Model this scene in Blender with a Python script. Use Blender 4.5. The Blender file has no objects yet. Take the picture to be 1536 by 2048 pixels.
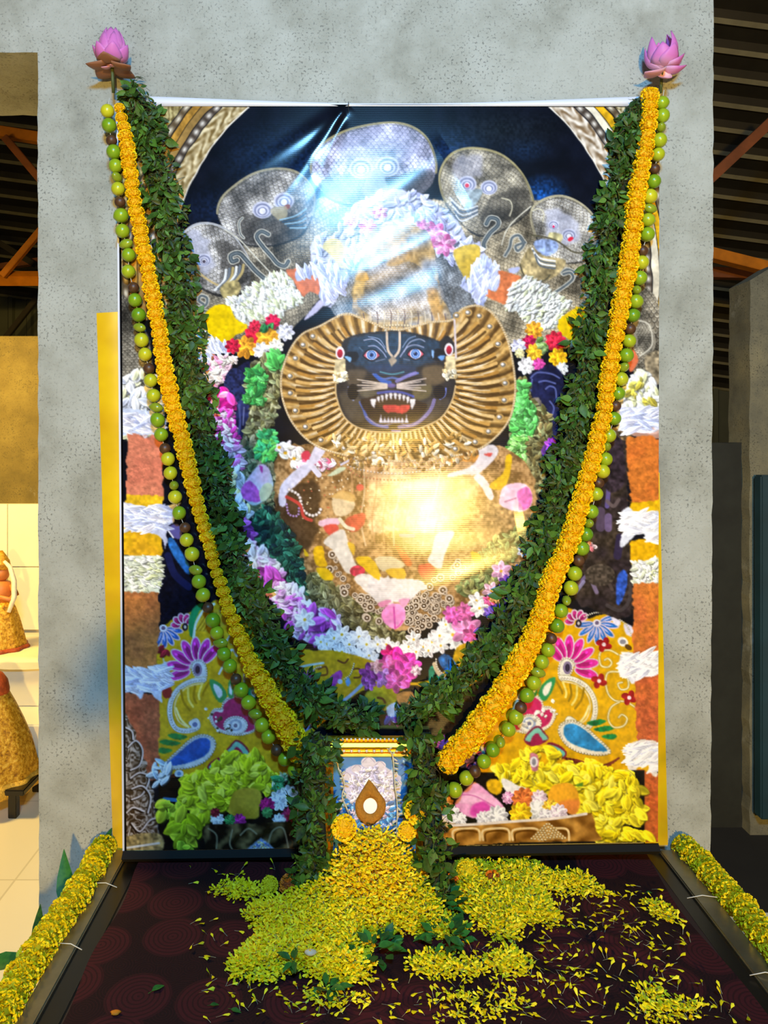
import bpy, bmesh, math, random
import numpy as np
from mathutils import Matrix, Vector, Euler

# ---------------------------------------------------------------- frame of the place
# wall plane y = 0 (camera looks along +y), z up, 1 photo pixel on the wall plane = S metres
F = 1500.0; S_ = 0.0014; DW = F * S_          # focal length in pixels, scale, camera distance to the wall
CX, CY = 697.0, 893.0; ZC = 1.56              # principal point, camera height
ZT = ZC - 1.116                               # table top height
sc = bpy.context.scene
cam_d = bpy.data.cameras.new('camera'); cam = bpy.data.objects.new('camera', cam_d); sc.collection.objects.link(cam)
cam.location = (0, -DW, ZC); cam.rotation_euler = (math.pi / 2, 0, 0)
cam_d.sensor_width = 36; cam_d.lens = F / 2048 * 36
cam_d.shift_x = (768 - CX) / 2048; cam_d.shift_y = -(1024 - CY) / 2048
cam_d.clip_start = .02; sc.camera = cam
sc.view_settings.view_transform = 'Standard'; sc.view_settings.look = 'None'; sc.view_settings.gamma = 1; sc.view_settings.exposure = 0.0
sc.view_settings.use_curve_mapping = False
wd = bpy.data.worlds.new('night'); sc.world = wd; wd.use_nodes = True
wd.node_tree.nodes['Background'].inputs[0].default_value = (.50, .58, .70, 1); wd.node_tree.nodes['Background'].inputs[1].default_value = .03
def area(name, loc, target, energy, col, size, sy=None):
    d = bpy.data.lights.new(name, 'AREA'); d.energy = energy; d.color = col; d.size = size
    if sy: d.shape = 'RECTANGLE'; d.size_y = sy
    o = bpy.data.objects.new(name, d); sc.collection.objects.link(o); o.location = loc
    o.rotation_euler = (Vector(target) - Vector(loc)).to_track_quat('-Z', 'Y').to_euler()
    return o
area('cool_floodlight', (.15, -3.0, 3.25), (.1, 0, 1.5), 126, (.21, .57, 1.0), .5, .3)
area('warm_floodlight', (.63, -7.0, 2.0), (.15, 0, 1.3), 400, (1.0, .63, .15), .24, .24)
area('shrine_lamp', (-2.35, .75, 2.55), (-1.9, 1.9, .7), 92, (1.0, .68, .18), .5)

# ---------------------------------------------------------------- helpers
rnd = random.Random(11); nrng = np.random.default_rng(11)
def W(px, py, d=0.0):
    """point on the plane d metres in front of the wall"""
    k = (DW - d) / F
    return Vector(((px - CX) * k, -d, ZC - (py - CY) * k))
def TP(px, py, h=0.0):
    """point on the table, h metres above its top"""
    D = F * (ZC - ZT - h) / (py - CY)
    return Vector(((px - CX) * D / F, D - DW, ZT + h))
def G(px, py, D):
    """point at distance D from the camera plane"""
    return Vector(((px - CX) * D / F, D - DW, ZC - (py - CY) * D / F))
def lin(c):
    if isinstance(c, str): c = [int(c[i:i + 2], 16) / 255 for i in (0, 2, 4)]
    return tuple(((v / 12.92) if v <= .04045 else ((v + .055) / 1.055) ** 2.4) for v in c) + (1,)
def link(o): sc.collection.objects.link(o); return o
def mesh(name, v, f, smooth=False, mats=None, mi=None):
    m = bpy.data.meshes.new(name); m.from_pydata([tuple(a) for a in v], [], f); m.update()
    if smooth: m.polygons.foreach_set('use_smooth', [True] * len(m.polygons))
    for t in (mats or []): m.materials.append(t)
    if mi is not None: m.polygons.foreach_set('material_index', mi)
    return m
def bmm(name, bm, smooth=False, mats=None):
    m = bpy.data.meshes.new(name); bmesh.ops.recalc_face_normals(bm, faces=bm.faces); bm.to_mesh(m); bm.free()
    if smooth: m.polygons.foreach_set('use_smooth', [True] * len(m.polygons))
    for t in (mats or []): m.materials.append(t)
    return m
def tag(o, label=None, cat=None, group=None, kind=None):
    if label: o['label'] = label
    if cat: o['category'] = cat
    if group: o['group'] = group
    if kind: o['kind'] = kind
    return o
def empty(name, loc, label, cat, group=None):
    o = link(bpy.data.objects.new(name, None)); o.location = loc; o.empty_display_size = .05
    return tag(o, label, cat, group)
def part(name, me, parent, M=None, label=None):
    o = link(bpy.data.objects.new(name, me)); o.parent = parent
    base = Matrix.Translation(-Vector(parent.location)) if parent.type == 'EMPTY' else Matrix.Identity(4)
    o.matrix_basis = base @ (M if M is not None else Matrix.Identity(4))
    if label: o['label'] = label
    return o
def top(name, me, label, cat, M=None, group=None, kind=None):
    o = link(bpy.data.objects.new(name, me))
    if M is not None: o.matrix_basis = M
    return tag(o, label, cat, group, kind)
def struct(name, me, parent=None):
    o = link(bpy.data.objects.new(name, me))
    if parent: o.parent = parent
    else: o['kind'] = 'structure'
    return o
def boxbm(bm, a, b, bev=0, M=None):
    r = bmesh.ops.create_cube(bm, size=1); vs = r['verts']
    a = Vector(a); b = Vector(b); c = (a + b) / 2; s = b - a
    for v in vs: v.co = Vector((v.co.x * s.x, v.co.y * s.y, v.co.z * s.z)) + c
    if bev:
        es = list({e for v in vs for e in v.link_edges}); bmesh.ops.bevel(bm, geom=es, offset=bev, segments=2, affect='EDGES')
    if M is not None: bmesh.ops.transform(bm, matrix=M, verts=[v for v in bm.verts])
def boxmesh(name, a, b, mats, bev=.002):
    bm = bmesh.new(); boxbm(bm, a, b, bev); return bmm(name, bm, mats=mats)
def tube(name, pts, r, mats, n=6, smooth=True, flat=None):
    """tube along points; r number or list; flat = (axis vector, factor) squashes it"""
    pts = [Vector(p) for p in pts]; V = []; Fs = []
    for i, p in enumerate(pts):
        t = (pts[min(i + 1, len(pts) - 1)] - pts[max(i - 1, 0)]).normalized()
        a = t.orthogonal() if abs(t.y) > .95 else Vector((0, -1, 0)); s = t.cross(a).normalized(); a = s.cross(t).normalized()
        rr = r[i] if isinstance(r, (list, tuple)) else r
        for k in range(n):
            g = 2 * math.pi * k / n; V.append(p + (s * math.cos(g) + a * math.sin(g) * (flat or 1)) * rr)
    for i in range(len(pts) - 1):
        for k in range(n): Fs.append((i * n + k, i * n + (k + 1) % n, (i + 1) * n + (k + 1) % n, (i + 1) * n + k))
    Fs.append(tuple(range(n))[::-1]); Fs.append(tuple((len(pts) - 1) * n + k for k in range(n)))
    return mesh(name, V, Fs, smooth, mats)
def lathe(name, prof, mats, n=24, wob=None, smooth=True):
    V = []; Fs = []
    for i, (r, z) in enumerate(prof):
        for k in range(n):
            g = 2 * math.pi * k / n; q = r * (1 + (wob(g, i / (len(prof) - 1)) if wob else 0)); V.append((q * math.cos(g), q * math.sin(g), z))
    for i in range(len(prof) - 1):
        for k in range(n): Fs.append((i * n + k, i * n + (k + 1) % n, (i + 1) * n + (k + 1) % n, (i + 1) * n + k))
    Fs.append(tuple(range(n))[::-1]); Fs.append(tuple((len(prof) - 1) * n + k for k in range(n)))
    return mesh(name, V, Fs, smooth, mats)
def cr(pts, n=8):
    p = [np.array(a, float) for a in pts]; out = []
    for i in range(len(p) - 1):
        a, b, c, d = p[max(i - 1, 0)], p[i], p[i + 1], p[min(i + 2, len(p) - 1)]
        for k in range(n):
            t = k / n; out.append(.5 * (2 * b + (c - a) * t + (2 * a - 5 * b + 4 * c - d) * t * t + (3 * b - a - 3 * c + d) * t ** 3))
    out.append(p[-1]); return np.array(out)
class Path:
    def __init__(s, pts, n=8):
        s.p = cr(pts, n); seg = np.linalg.norm(np.diff(s.p[:, :2], axis=0), axis=1); s.L = np.concatenate([[0], np.cumsum(seg)]); s.len = s.L[-1]
    def at(s, d): return np.array([np.interp(d, s.L, s.p[:, k]) for k in range(s.p.shape[1])])
    def tan(s, d):
        t = s.at(min(d + 3, s.len)) - s.at(max(d - 3, 0)); return t[:2] / (np.linalg.norm(t[:2]) + 1e-9)
def frame(x, z, p):
    """matrix with local z along z, local x near x, at p"""
    z = Vector(z).normalized(); x = Vector(x); y = z.cross(x)
    if y.length < 1e-6: y = z.orthogonal()
    y.normalize(); x = y.cross(z)
    return Matrix(((x.x, y.x, z.x, p[0]), (x.y, y.y, z.y, p[1]), (x.z, y.z, z.z, p[2]), (0, 0, 0, 1)))
def joined(name, items, mats):
    """one mesh from (mesh, matrix) pairs"""
    V = []; Fs = []; mi = []; off = 0; cache = {}
    for me, M in items:
        if me.name not in cache:
            cache[me.name] = (np.array([v.co[:] for v in me.vertices]), [tuple(q.vertices) for q in me.polygons], [q.material_index for q in me.polygons])
        v, f, m = cache[me.name]; A = np.array(M)
        V.append(v @ A[:3, :3].T + A[:3, 3]); Fs += [tuple(i + off for i in q) for q in f]; mi += m; off += len(v)
    return mesh(name, np.concatenate(V), Fs, True, mats, mi)
def in_poly(pts, n, rg):
    p = np.array(pts, float); lo, hi = p.min(0), p.max(0); out = []; q = np.roll(p, -1, 0)
    while len(out) < n:
        r = lo + rg.random((n * 2 + 8, 2)) * (hi - lo); ins = np.zeros(len(r), bool)
        for (ax, ay), (bx, by) in zip(p, q):
            if ay != by: ins ^= ((ay > r[:, 1]) != (by > r[:, 1])) & (r[:, 0] < (bx - ax) * (r[:, 1] - ay) / (by - ay) + ax)
        out += list(r[ins])
    return out[:n]

# ---------------------------------------------------------------- materials
class NT:
    def __init__(s, name):
        s.m = bpy.data.materials.new(name); s.m.use_nodes = True; s.t = s.m.node_tree; s.b = s.t.nodes['Principled BSDF']
    def n(s, typ, **k):
        o = s.t.nodes.new(typ)
        for a, v in k.items():
            if a in o.inputs: o.inputs[a].default_value = v
            else: setattr(o, a, v)
        return o
    def l(s, a, b): s.t.links.new(a, b)
    def ramp(s, fac, stops):
        r = s.n('ShaderNodeValToRGB'); e = r.color_ramp.elements
        while len(e) < len(stops): e.new(.5)
        for q, (p, c) in zip(e, stops): q.position = p; q.color = lin(c) if isinstance(c, str) else c
        s.l(fac, r.inputs[0]); return r.outputs[0]
    def math(s, op, a, b=None):
        o = s.n('ShaderNodeMath', operation=op)
        for i, v in enumerate((a, b)):
            if v is None: continue
            if isinstance(v, (int, float)): o.inputs[i].default_value = v
            else: s.l(v, o.inputs[i])
        return o.outputs[0]
    def mix(s, f, a, b, blend='MIX'):
        o = s.n('ShaderNodeMix', data_type='RGBA', blend_type=blend)
        for i, v in ((0, f), (6, a), (7, b)):
            if isinstance(v, (int, float)): o.inputs[i].default_value = v
            elif isinstance(v, str): o.inputs[i].default_value = lin(v)
            else: s.l(v, o.inputs[i])
        return o.outputs[2]
    def noise(s, scale, detail=4, rough=.6, co=None):
        o = s.n('ShaderNodeTexNoise', Scale=scale, Detail=detail, Roughness=rough); s.l(co if co is not None else s.obj(), o.inputs['Vector']); return o.outputs[0]
    def obj(s):
        if not hasattr(s, '_g'): s._g = s.n('ShaderNodeNewGeometry')
        return s._g.outputs['Position']
    def local(s):
        if not hasattr(s, '_t'): s._t = s.n('ShaderNodeTexCoord')
        return s._t.outputs['Object']
    def bump(s, h, st, dist=.01):
        o = s.n('ShaderNodeBump', Strength=st, Distance=dist); s.l(h, o.inputs['Height']); s.l(o.outputs[0], s.b.inputs['Normal']); return o
    def set(s, **k):
        for a, v in k.items():
            i = s.b.inputs[a.replace('_', ' ')]
            if isinstance(v, (int, float)): i.default_value = v
            elif isinstance(v, str): i.default_value = lin(v)
            elif isinstance(v, tuple): i.default_value = v
            else: s.l(v, i)
        return s.m
    def rand(s):
        """per-object plus per-island random value"""
        a = s.n('ShaderNodeObjectInfo').outputs['Random']; s.obj(); b = s._g.outputs['Random Per Island']
        return s.math('FRACT', s.math('ADD', a, b))
def simple(name, col, rough=.5, metal=0., var=.0, scale=30, bump=0., **k):
    t = NT(name)
    if var:
        c = lin(col)[:3]; n = t.noise(scale)
        base = t.ramp(n, [(.3, tuple(v * (1 - var) for v in c) + (1,)), (.7, tuple(min(1, v * (1 + var)) for v in c) + (1,))])
    else: base = col
    if bump: t.bump(t.noise(scale * 2), bump, .004)
    return t.set(Base_Color=base, Roughness=rough, Metallic=metal, **k)

def plaster(name, stops, speck='5e605c'):
    t = NT(name); a = t.noise(2.2, 6, .62); b = t.noise(9, 5, .65)
    base = t.ramp(t.math('ADD', t.math('MULTIPLY', a, .6), t.math('MULTIPLY', b, .4)), stops)
    sp = t.ramp(t.noise(150, 2, .5), [(.36, (1, 1, 1, 1)), (.43, (0, 0, 0, 1))])
    patch = t.ramp(t.noise(5.5, 3), [(.42, (.25, .25, .25, 1)), (.62, (1, 1, 1, 1))])
    c = t.mix(t.math('MULTIPLY', t.math('MULTIPLY', sp, patch), .75), base, speck)
    smear = t.ramp(t.noise(3.1, 7, .7), [(.60, (0, 0, 0, 1)), (.72, (1, 1, 1, 1))])
    c = t.mix(t.math('MULTIPLY', smear, .35), c, 'd2d6d0')
    t.bump(t.math('ADD', t.math('MULTIPLY', t.noise(220, 3), .5), b), .35, .004)
    return t.set(Base_Color=c, Roughness=.9)
M_wall = plaster('grey_plaster', [(.32, '74756c'), (.44, '989a90'), (.54, 'a9aca4'), (.70, 'b8bcb6')])
M_wall2 = plaster('raw_plaster', [(.30, '8a7c58'), (.5, 'b0a070'), (.7, 'c6b688')], '5a4a30')
M_conc = plaster('dark_concrete', [(.30, '3f3f38'), (.5, '6a6858'), (.7, '8a8468')], '2a2a26')
# ---------------------------------------------------------------- flat print of the banner (painted in the banner's own 2D frame)
class Painter:
    def __init__(s, x0, y0, x1, y1, R, seed=5):
        s.x0, s.y0, s.R = x0, y0, R
        s.W = int((x1 - x0) / R) + 1; s.H = int((y1 - y0) / R) + 1
        s.X, s.Y = np.meshgrid(x0 + np.arange(s.W) * R, y0 + np.arange(s.H) * R)
        s.X = s.X.astype(np.float32); s.Y = s.Y.astype(np.float32)
        s.img = np.zeros((s.H, s.W, 3), np.float32)
        s.rng = np.random.default_rng(seed)
        s.N = {k: s.vnoise(k) for k in (4, 7, 12, 25, 60, 150)}
        s.N2 = {k: s.vnoise(k) for k in (4, 7, 12, 25, 60)}
    def vnoise(s, scale):
        c = scale / s.R
        gh, gw = int(s.H / c) + 3, int(s.W / c) + 3
        g = s.rng.random((gh, gw)).astype(np.float32) * 2 - 1
        yy = np.arange(s.H) / c; xx = np.arange(s.W) / c
        yi = yy.astype(int); xi = xx.astype(int)
        fy = (yy - yi)[:, None]; fx = (xx - xi)[None, :]
        fy = fy * fy * (3 - 2 * fy); fx = fx * fx * (3 - 2 * fx)
        a = g[yi][:, xi]; b = g[yi][:, xi + 1]; d = g[yi + 1][:, xi]; e = g[yi + 1][:, xi + 1]
        return (a * (1 - fx) * (1 - fy) + b * fx * (1 - fy) + d * (1 - fx) * fy + e * fx * fy).astype(np.float32)
    def box(s, x0, y0, x1, y1, pad=3):
        i0 = max(0, int((y0 - pad - s.y0) / s.R)); i1 = min(s.H, int((y1 + pad - s.y0) / s.R) + 2)
        j0 = max(0, int((x0 - pad - s.x0) / s.R)); j1 = min(s.W, int((x1 + pad - s.x0) / s.R) + 2)
        if i1 <= i0 or j1 <= j0: return None
        return (slice(i0, i1), slice(j0, j1))
    @staticmethod
    def smooth(pts, closed=True, n=6):
        p = np.array(pts, float); m = len(p); out = []
        rng = range(m) if closed else range(m - 1)
        for i in rng:
            if closed: a, b, c, d = p[(i - 1) % m], p[i], p[(i + 1) % m], p[(i + 2) % m]
            else: a, b, c, d = p[max(i - 1, 0)], p[i], p[i + 1], p[min(i + 2, m - 1)]
            for k in range(n):
                t = k / n
                out.append(.5 * ((2 * b) + (c - a) * t + (2 * a - 5 * b + 4 * c - d) * t * t + (3 * b - a - 3 * c + d) * t ** 3))
        if not closed: out.append(p[-1])
        return np.array(out)
    def mask(s, pts, warp=0, wn=12, smooth=True, soft=1):
        p = s.smooth(pts) if smooth else np.array(pts, float)
        sl = s.box(p[:, 0].min(), p[:, 1].min(), p[:, 0].max(), p[:, 1].max(), 3 + warp)
        if sl is None: return None, None
        x = s.X[sl]; y = s.Y[sl]
        if warp:
            x = x + s.N[wn][sl] * warp; y = y + s.N2[wn][sl] * warp
        ins = np.zeros(x.shape, bool)
        q = np.roll(p, -1, 0)
        for (ax, ay), (bx, by) in zip(p, q):
            if ay == by: continue
            c = ((ay > y) != (by > y)) & (x < (bx - ax) * (y - ay) / (by - ay) + ax)
            ins ^= c
        m = ins.astype(np.float32)
        for _ in range(soft):
            mp = np.pad(m, 1, mode='edge')
            m = (mp[1:-1, 1:-1] * 2 + mp[:-2, 1:-1] + mp[2:, 1:-1] + mp[1:-1, :-2] + mp[1:-1, 2:]) / 6
        return sl, m
    def put(s, sl, m, col):
        if sl is None: return
        col = np.asarray(col, np.float32)
        m = m[..., None]
        s.img[sl] = s.img[sl] * (1 - m) + col * m
    @staticmethod
    def c(col):
        if isinstance(col, str):
            return np.array([int(col[i:i + 2], 16) / 255 for i in (0, 2, 4)], np.float32)
        return np.asarray(col, np.float32)
    def P(s, pts, col, amt=0., tn=7, col2=None, **k):
        a = k.pop('a', 1.)
        sl, m = s.mask(pts, **k)
        if sl is None: return
        c = s.c(col)[None, None] * np.ones(m.shape + (3,), np.float32)
        if col2 is not None:
            t = np.clip(s.N[25 if tn < 25 else tn][sl] * .9 + .5, 0, 1)[..., None]
            c = c * (1 - t) + s.c(col2) * t
        if amt: c = c * (1 + amt * (s.N[tn][sl] + .6 * s.N2[4][sl]))[..., None]
        s.put(sl, m * a, c)
    def E(s, cx, cy, rx, ry, col, ang=0, soft=.0, col2=None, a=1., amt=0.):
        r = max(rx, ry)
        sl = s.box(cx - r, cy - r, cx + r, cy + r)
        if sl is None: return
        dx = s.X[sl] - cx; dy = s.Y[sl] - cy
        ca, sa = math.cos(ang), math.sin(ang)
        u = (dx * ca + dy * sa) / rx; v = (-dx * sa + dy * ca) / ry
        d = np.sqrt(u * u + v * v)
        e = max(soft, .9 / max(min(rx, ry), .5))
        m = np.clip((1 - d) / e + (.5 if e < .3 else 0.), 0, 1)
        c = s.c(col)
        if col2 is not None:
            t = np.clip(.5 + .5 * v, 0, 1)[..., None]
            c = c * (1 - t) + s.c(col2) * t
        if amt: c = c * (1 + amt * s.N[4][sl])[..., None]
        s.put(sl, m * a, c)
    def S(s, pts, w, col, smooth=True, a=1., closed=False, w1=None):
        p = s.smooth(pts, closed=closed, n=5) if smooth and len(pts) > 2 else np.array(pts, float)
        if closed: p = np.vstack([p, p[:1]])
        sl = s.box(p[:, 0].min() - w, p[:, 1].min() - w, p[:, 0].max() + w, p[:, 1].max() + w)
        if sl is None: return
        x = s.X[sl]; y = s.Y[sl]
        best = np.full(x.shape, -9., np.float32); n = len(p) - 1
        for i in range(n):
            ax, ay = p[i]; bx, by = p[i + 1]; vx, vy = bx - ax, by - ay
            L = vx * vx + vy * vy + 1e-9
            t = np.clip(((x - ax) * vx + (y - ay) * vy) / L, 0, 1)
            d = np.hypot(x - ax - t * vx, y - ay - t * vy)
            ww = w if w1 is None else w + (w1 - w) * (i + t) / n
            best = np.maximum(best, ww * .5 - d)
        s.put(sl, np.clip(best / s.R + .6, 0, 1) * a, s.c(col))
    def lens(s, cx, cy, r, w, col, ang, tipk=.8):
        sl = s.box(cx - r, cy - r, cx + r, cy + r)
        if sl is None: return
        dx = s.X[sl] - cx; dy = s.Y[sl] - cy; ca, sa = math.cos(ang), math.sin(ang)
        u = (dx * ca + dy * sa) / r; v = (-dx * sa + dy * ca) / w
        hw = np.clip(1 - u * u, 0, 1) ** tipk
        m = np.clip((hw - np.abs(v)) * w / s.R + .35, 0, 1) * (np.abs(u) < 1)
        sh = 1.02 + .24 * v * np.sign(sa + .01) - .18 * u - .10 * np.exp(-(v / .16) ** 2) * (u < .6) + .22 * np.clip(1 - np.abs(np.abs(v) - hw * .6) * 5, 0, 1)
        s.put(sl, m, col * sh[..., None])
    def inside(s, pts, n, smooth=True):
        p = s.smooth(pts) if smooth else np.array(pts, float)
        lo, hi = p.min(0), p.max(0); out = []
        q = np.roll(p, -1, 0)
        while len(out) < n:
            r = lo + s.rng.random((n * 2 + 8, 2)) * (hi - lo)
            ins = np.zeros(len(r), bool)
            for (ax, ay), (bx, by) in zip(p, q):
                if ay == by: continue
                ins ^= ((ay > r[:, 1]) != (by > r[:, 1])) & (r[:, 0] < (bx - ax) * (r[:, 1] - ay) / (by - ay) + ax)
            out += list(r[ins])
        return out[:n]
    def splat(s, pts, n, r, cols, asp=.5, ang=None, jit=.25, smooth=True, edge=True):
        if n > 40: n = int(n * 1.6); r = r * .8
        cols = [s.c(c) for c in cols]
        for (x, y) in s.inside(pts, n, smooth):
            a = s.rng.random() * math.pi if ang is None else ang + (s.rng.random() - .5) * 1.2
            rr = r * (1 + (s.rng.random() - .5) * .8)
            c = cols[s.rng.integers(len(cols))] * (1 + (s.rng.random() - .5) * 2 * jit)
            if edge: s.E(x + rr * .18, y + rr * .25, rr * 1.12, rr * asp * 1.2, c * .35, a, soft=.4, a=.7)
            s.lens(x, y, rr * 1.15, rr * asp * 1.1, c, a)
    def ros(s, cx, cy, r, cols, n=9, layers=3, core=None):
        cols = [s.c(c) for c in cols]
        for L in range(layers):
            R = r * (1 - L / layers * .75)
            off = s.rng.random() * 6
            for k in range(max(4, n - L)):
                a = off + k * 2 * math.pi / max(4, n - L)
                c = cols[(k + L) % len(cols)] * (.9 + .25 * s.rng.random())
                x, y = cx + math.cos(a) * R * .55, cy + math.sin(a) * R * .55
                s.E(x + 1, y + 1.2, R * .5, R * .3, c * .55, a, soft=.4, a=.7)
                s.lens(x, y, R * .54, R * .34, c, a, .6)
        if core is not None: s.E(cx, cy, r * .2, r * .2, core, soft=.5)
    def beads(s, pts, r, col, step=None, dark='3a3028', closed=False):
        p = s.smooth(pts, closed=closed, n=12)
        seg = np.hypot(*np.diff(p, axis=0).T); L = np.concatenate([[0], np.cumsum(seg)])
        step = step or r * 2.1
        for d in np.arange(0, L[-1], step):
            x = np.interp(d, L, p[:, 0]); y = np.interp(d, L, p[:, 1])
            s.E(x + .4, y + .6, r * 1.15, r * 1.15, dark, soft=.4, a=.6)
            s.E(x, y, r, r, col, soft=.5)
    def scales(s, pts, size, base, light, dark, ang=0., warp=3, wn=25, a=1., ry=.62):
        sl, m = s.mask(pts, warp=warp, wn=wn)
        if sl is None: return
        x = s.X[sl] + s.N[60][sl] * size * 1.2; y = s.Y[sl] + s.N2[60][sl] * size * 1.2
        ca, sa = math.cos(ang), math.sin(ang)
        u = (x * ca + y * sa) / size; v = (-x * sa + y * ca) / (size * ry)
        row = np.floor(v); uu = u + .5 * (row % 2)
        fu = uu - np.floor(uu) - .5; fv = v - row
        d = np.sqrt((fu * 1.9) ** 2 + (fv - .05) ** 2)
        t = np.clip(1 - np.abs(d - .86) * 5.5, 0, 1)[..., None] * .8
        hl = np.clip(1 - np.abs(d - .62) * 4.5, 0, 1)[..., None] * (.35 + .4 * np.clip(fv, 0, 1))[..., None]
        br = 1 + .34 * s.N[25][sl] + .22 * s.N2[60][sl] + .16 * s.N2[7][sl]
        c = s.c(base) * (1 - t) + s.c(dark) * t
        c = c * (1 - hl) + s.c(light) * hl
        c = c * br[..., None]
        s.put(sl, m * a, c)

def paint_banner(x0, y0, x1, y1, R):
    p = Painter(x0, y0, x1, y1, R)
    P, E, S, splat, ros, beads, scales = p.P, p.E, p.S, p.splat, p.ros, p.beads, p.scales
    X, Y, N, N2, img = p.X, p.Y, p.N, p.N2, p.img
    rng = p.rng; cc = p.c
    def tf(ox, oy, k): return lambda *q: [(ox + q[i] * k, oy + q[i + 1] * k) for i in range(0, len(q), 2)]
    r1, r2, r3 = tf(300, 190, .23438), tf(600, 190, .23438), tf(900, 190, .23438)
    r4, r5, r6 = tf(360, 540, .23438), tf(620, 540, .23438), tf(900, 540, .27344)
    b1, b2, b3 = tf(400, 880, .2474), tf(740, 880, .2474), tf(230, 1180, .2539)
    b4, b5, b6, b7 = tf(560, 1180, .2474), tf(900, 1180, .27995), tf(230, 1430, .26693), tf(860, 1430, .3125)
    L1, L2, R1, R2 = tf(0, 450, .26042), tf(0, 950, .26042), tf(1136, 450, .26042), tf(1136, 950, .26042)
    # ---- dark ground with blue sheen
    img[:] = cc('0c0f1a')
    img *= (1 + .25 * N[25])[..., None]
    for (x, y, rx, ry, c, a) in [(560, 320, 140, 90, '16305c', .55), (640, 370, 60, 90, '1c4d98', .5), (900, 300, 90, 60, '1b3f7a', .5), (1085, 390, 60, 45, '1a5bb8', .75),
                                 (1050, 300, 60, 30, '1d3a66', .4), (420, 420, 70, 60, '14264e', .5), (1000, 260, 160, 50, '1a2229', .6)]:
        E(x, y, rx, ry, c, soft=.95, a=a, amt=.5)
    # ---- carved arch (concentric bands about its centre)
    cx, cy = 797., 558.
    rr = np.hypot(X - cx, Y - cy) + N[25] * 2; th = np.arctan2(Y - cy, X - cx)
    right = (X > cx)[..., None]
    def band(r0, r1_, col, m=None):
        w = np.clip((rr - r0) / 1.5, 0, 1) * np.clip((r1_ - rr) / 1.5, 0, 1) * (Y < 640)
        if m is not None: w = w * m
        w = w[..., None]; img[:] = img * (1 - w) + col * w
    wave = np.sin(th * 84 + np.sin((rr - 458) * .22) * 2.4 + N[12] * 1.4)
    orn = np.clip(.5 + .55 * wave * np.cos((rr - 472) * .19) + .35 * N[7], 0, 1)[..., None]
    silver = np.where(right, cc('eee4d8'), cc('dccda8')); brown = np.where(right, cc('80684c'), cc('786238'))
    band(456, 492, brown * (1 - orn) + silver * orn)
    band(455, 459, cc('e4ddd2'))
    sp = np.clip(.5 + .5 * np.cos(th * 150), 0, 1) * np.clip(1 - np.abs(rr - 499) / 7, 0, 1)
    band(492, 507, (cc('4a4038') * (1 - sp[..., None]) + cc('efe9e0') * sp[..., None]))
    gold = np.where(right, cc('d9a61c'), cc('b98a3a')) * (1 + .22 * N[12] + .1 * N2[4])[..., None]
    palegold = np.where(right, cc('e9dfc8'), cc('a8854a')) * (1 + .15 * N[25])[..., None]
    band(507, 522, palegold); band(522, 537, gold); band(521, 523, cc('4d3a1a')); band(536, 538, cc('4d3a1a'))
    sp = np.clip(.5 + .5 * np.cos(th * 120), 0, 1) * np.clip(1 - np.abs(rr - 545) / 7, 0, 1)
    band(538, 552, cc('5b4c38') * (1 - sp[..., None]) + cc('e8e0cc') * sp[..., None])
    orn2 = np.clip(.5 + .9 * np.sin(N[25] * 9 + rr * .2) * np.cos(N2[25] * 8 + th * 40) + .3 * N[4], 0, 1)[..., None]
    band(552, 900, (cc('6b5c36') * (1 - orn2) + np.where(right, cc('cfc2a2'), cc('bdb07c')) * orn2))
    # ---- scaled chest of the serpents, both sides
    scales([(372, 470), (440, 450), (520, 420), (620, 400), (720, 380), (700, 520), (600, 640), (520, 700), (430, 690), (372, 600)], 9, '857e70', 'cfc8b8', '3f3b35', .5)
    scales([(860, 400), (960, 420), (1060, 400), (1190, 440), (1215, 560), (1200, 680), (1100, 700), (1010, 680), (930, 600), (880, 500)], 9, '988c76', 'e0d6c0', '4a4438', -.5)
    scales([(228, 600), (262, 610), (300, 690), (300, 780), (228, 790)], 9, '5a564e', 'b9b4a8', '24221f')
    scales([(1255, 560), (1290, 572), (1322, 620), (1322, 740), (1262, 740), (1245, 660)], 11, '7b7364', 'd6cfbf', '2d2a26')
    E(1287, 672, 22, 36, '8f887a', -.4); scales([(1275, 640), (1305, 655), (1300, 705), (1276, 700)], 7, '8f887a', 'e2ddd0', '4a453c'); S([(1272, 640), (1298, 650), (1304, 690), (1280, 712)], 2.5, 'cfc9ba')
    P([(1290, 715), (1322, 705), (1322, 765), (1300, 760)], '8a7d66', amt=.4)
    # hoods
    def hood(pts, base, light, dark, edge, size=9, ang=0., sh=None):
        P([(x, y + 4) for x, y in pts], '101218', a=.7)
        scales(pts, size, base, light, dark, ang, warp=2)
        if sh: P(sh, '2a2826', a=.55, warp=4, soft=6)
        q = p.smooth(pts); ym = q[:, 1].min() + .62 * (q[:, 1].max() - q[:, 1].min()); i0 = int(np.argmax(q[:, 1])); q = np.roll(q, -i0, 0); q = q[q[:, 1] < ym]
        S(list(q), 4.2, edge, smooth=False); S([(x + 1.5, y + 4.5) for x, y in q], 1.6, '4c483c', smooth=False, a=.5)
    hood([(622, 345), (634, 298), (690, 262), (765, 246), (815, 250), (850, 272), (868, 308), (872, 345), (850, 385), (790, 410), (700, 410), (645, 385)], 'a3a3be', 'd4d2ee', '4a485c', '9a9068', 10,
         sh=[(640, 360), (700, 345), (780, 350), (860, 340), (850, 390), (750, 412), (660, 395)])
    hood([(438, 440), (440, 402), (468, 372), (510, 346), (558, 337), (600, 348), (628, 385), (625, 430), (600, 470), (540, 490), (475, 482)], '918f8c', 'd0cfde', '403e3e', '9c957c', 9, .4,
         sh=[(470, 440), (520, 425), (590, 430), (610, 470), (540, 490), (480, 475)])
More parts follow.
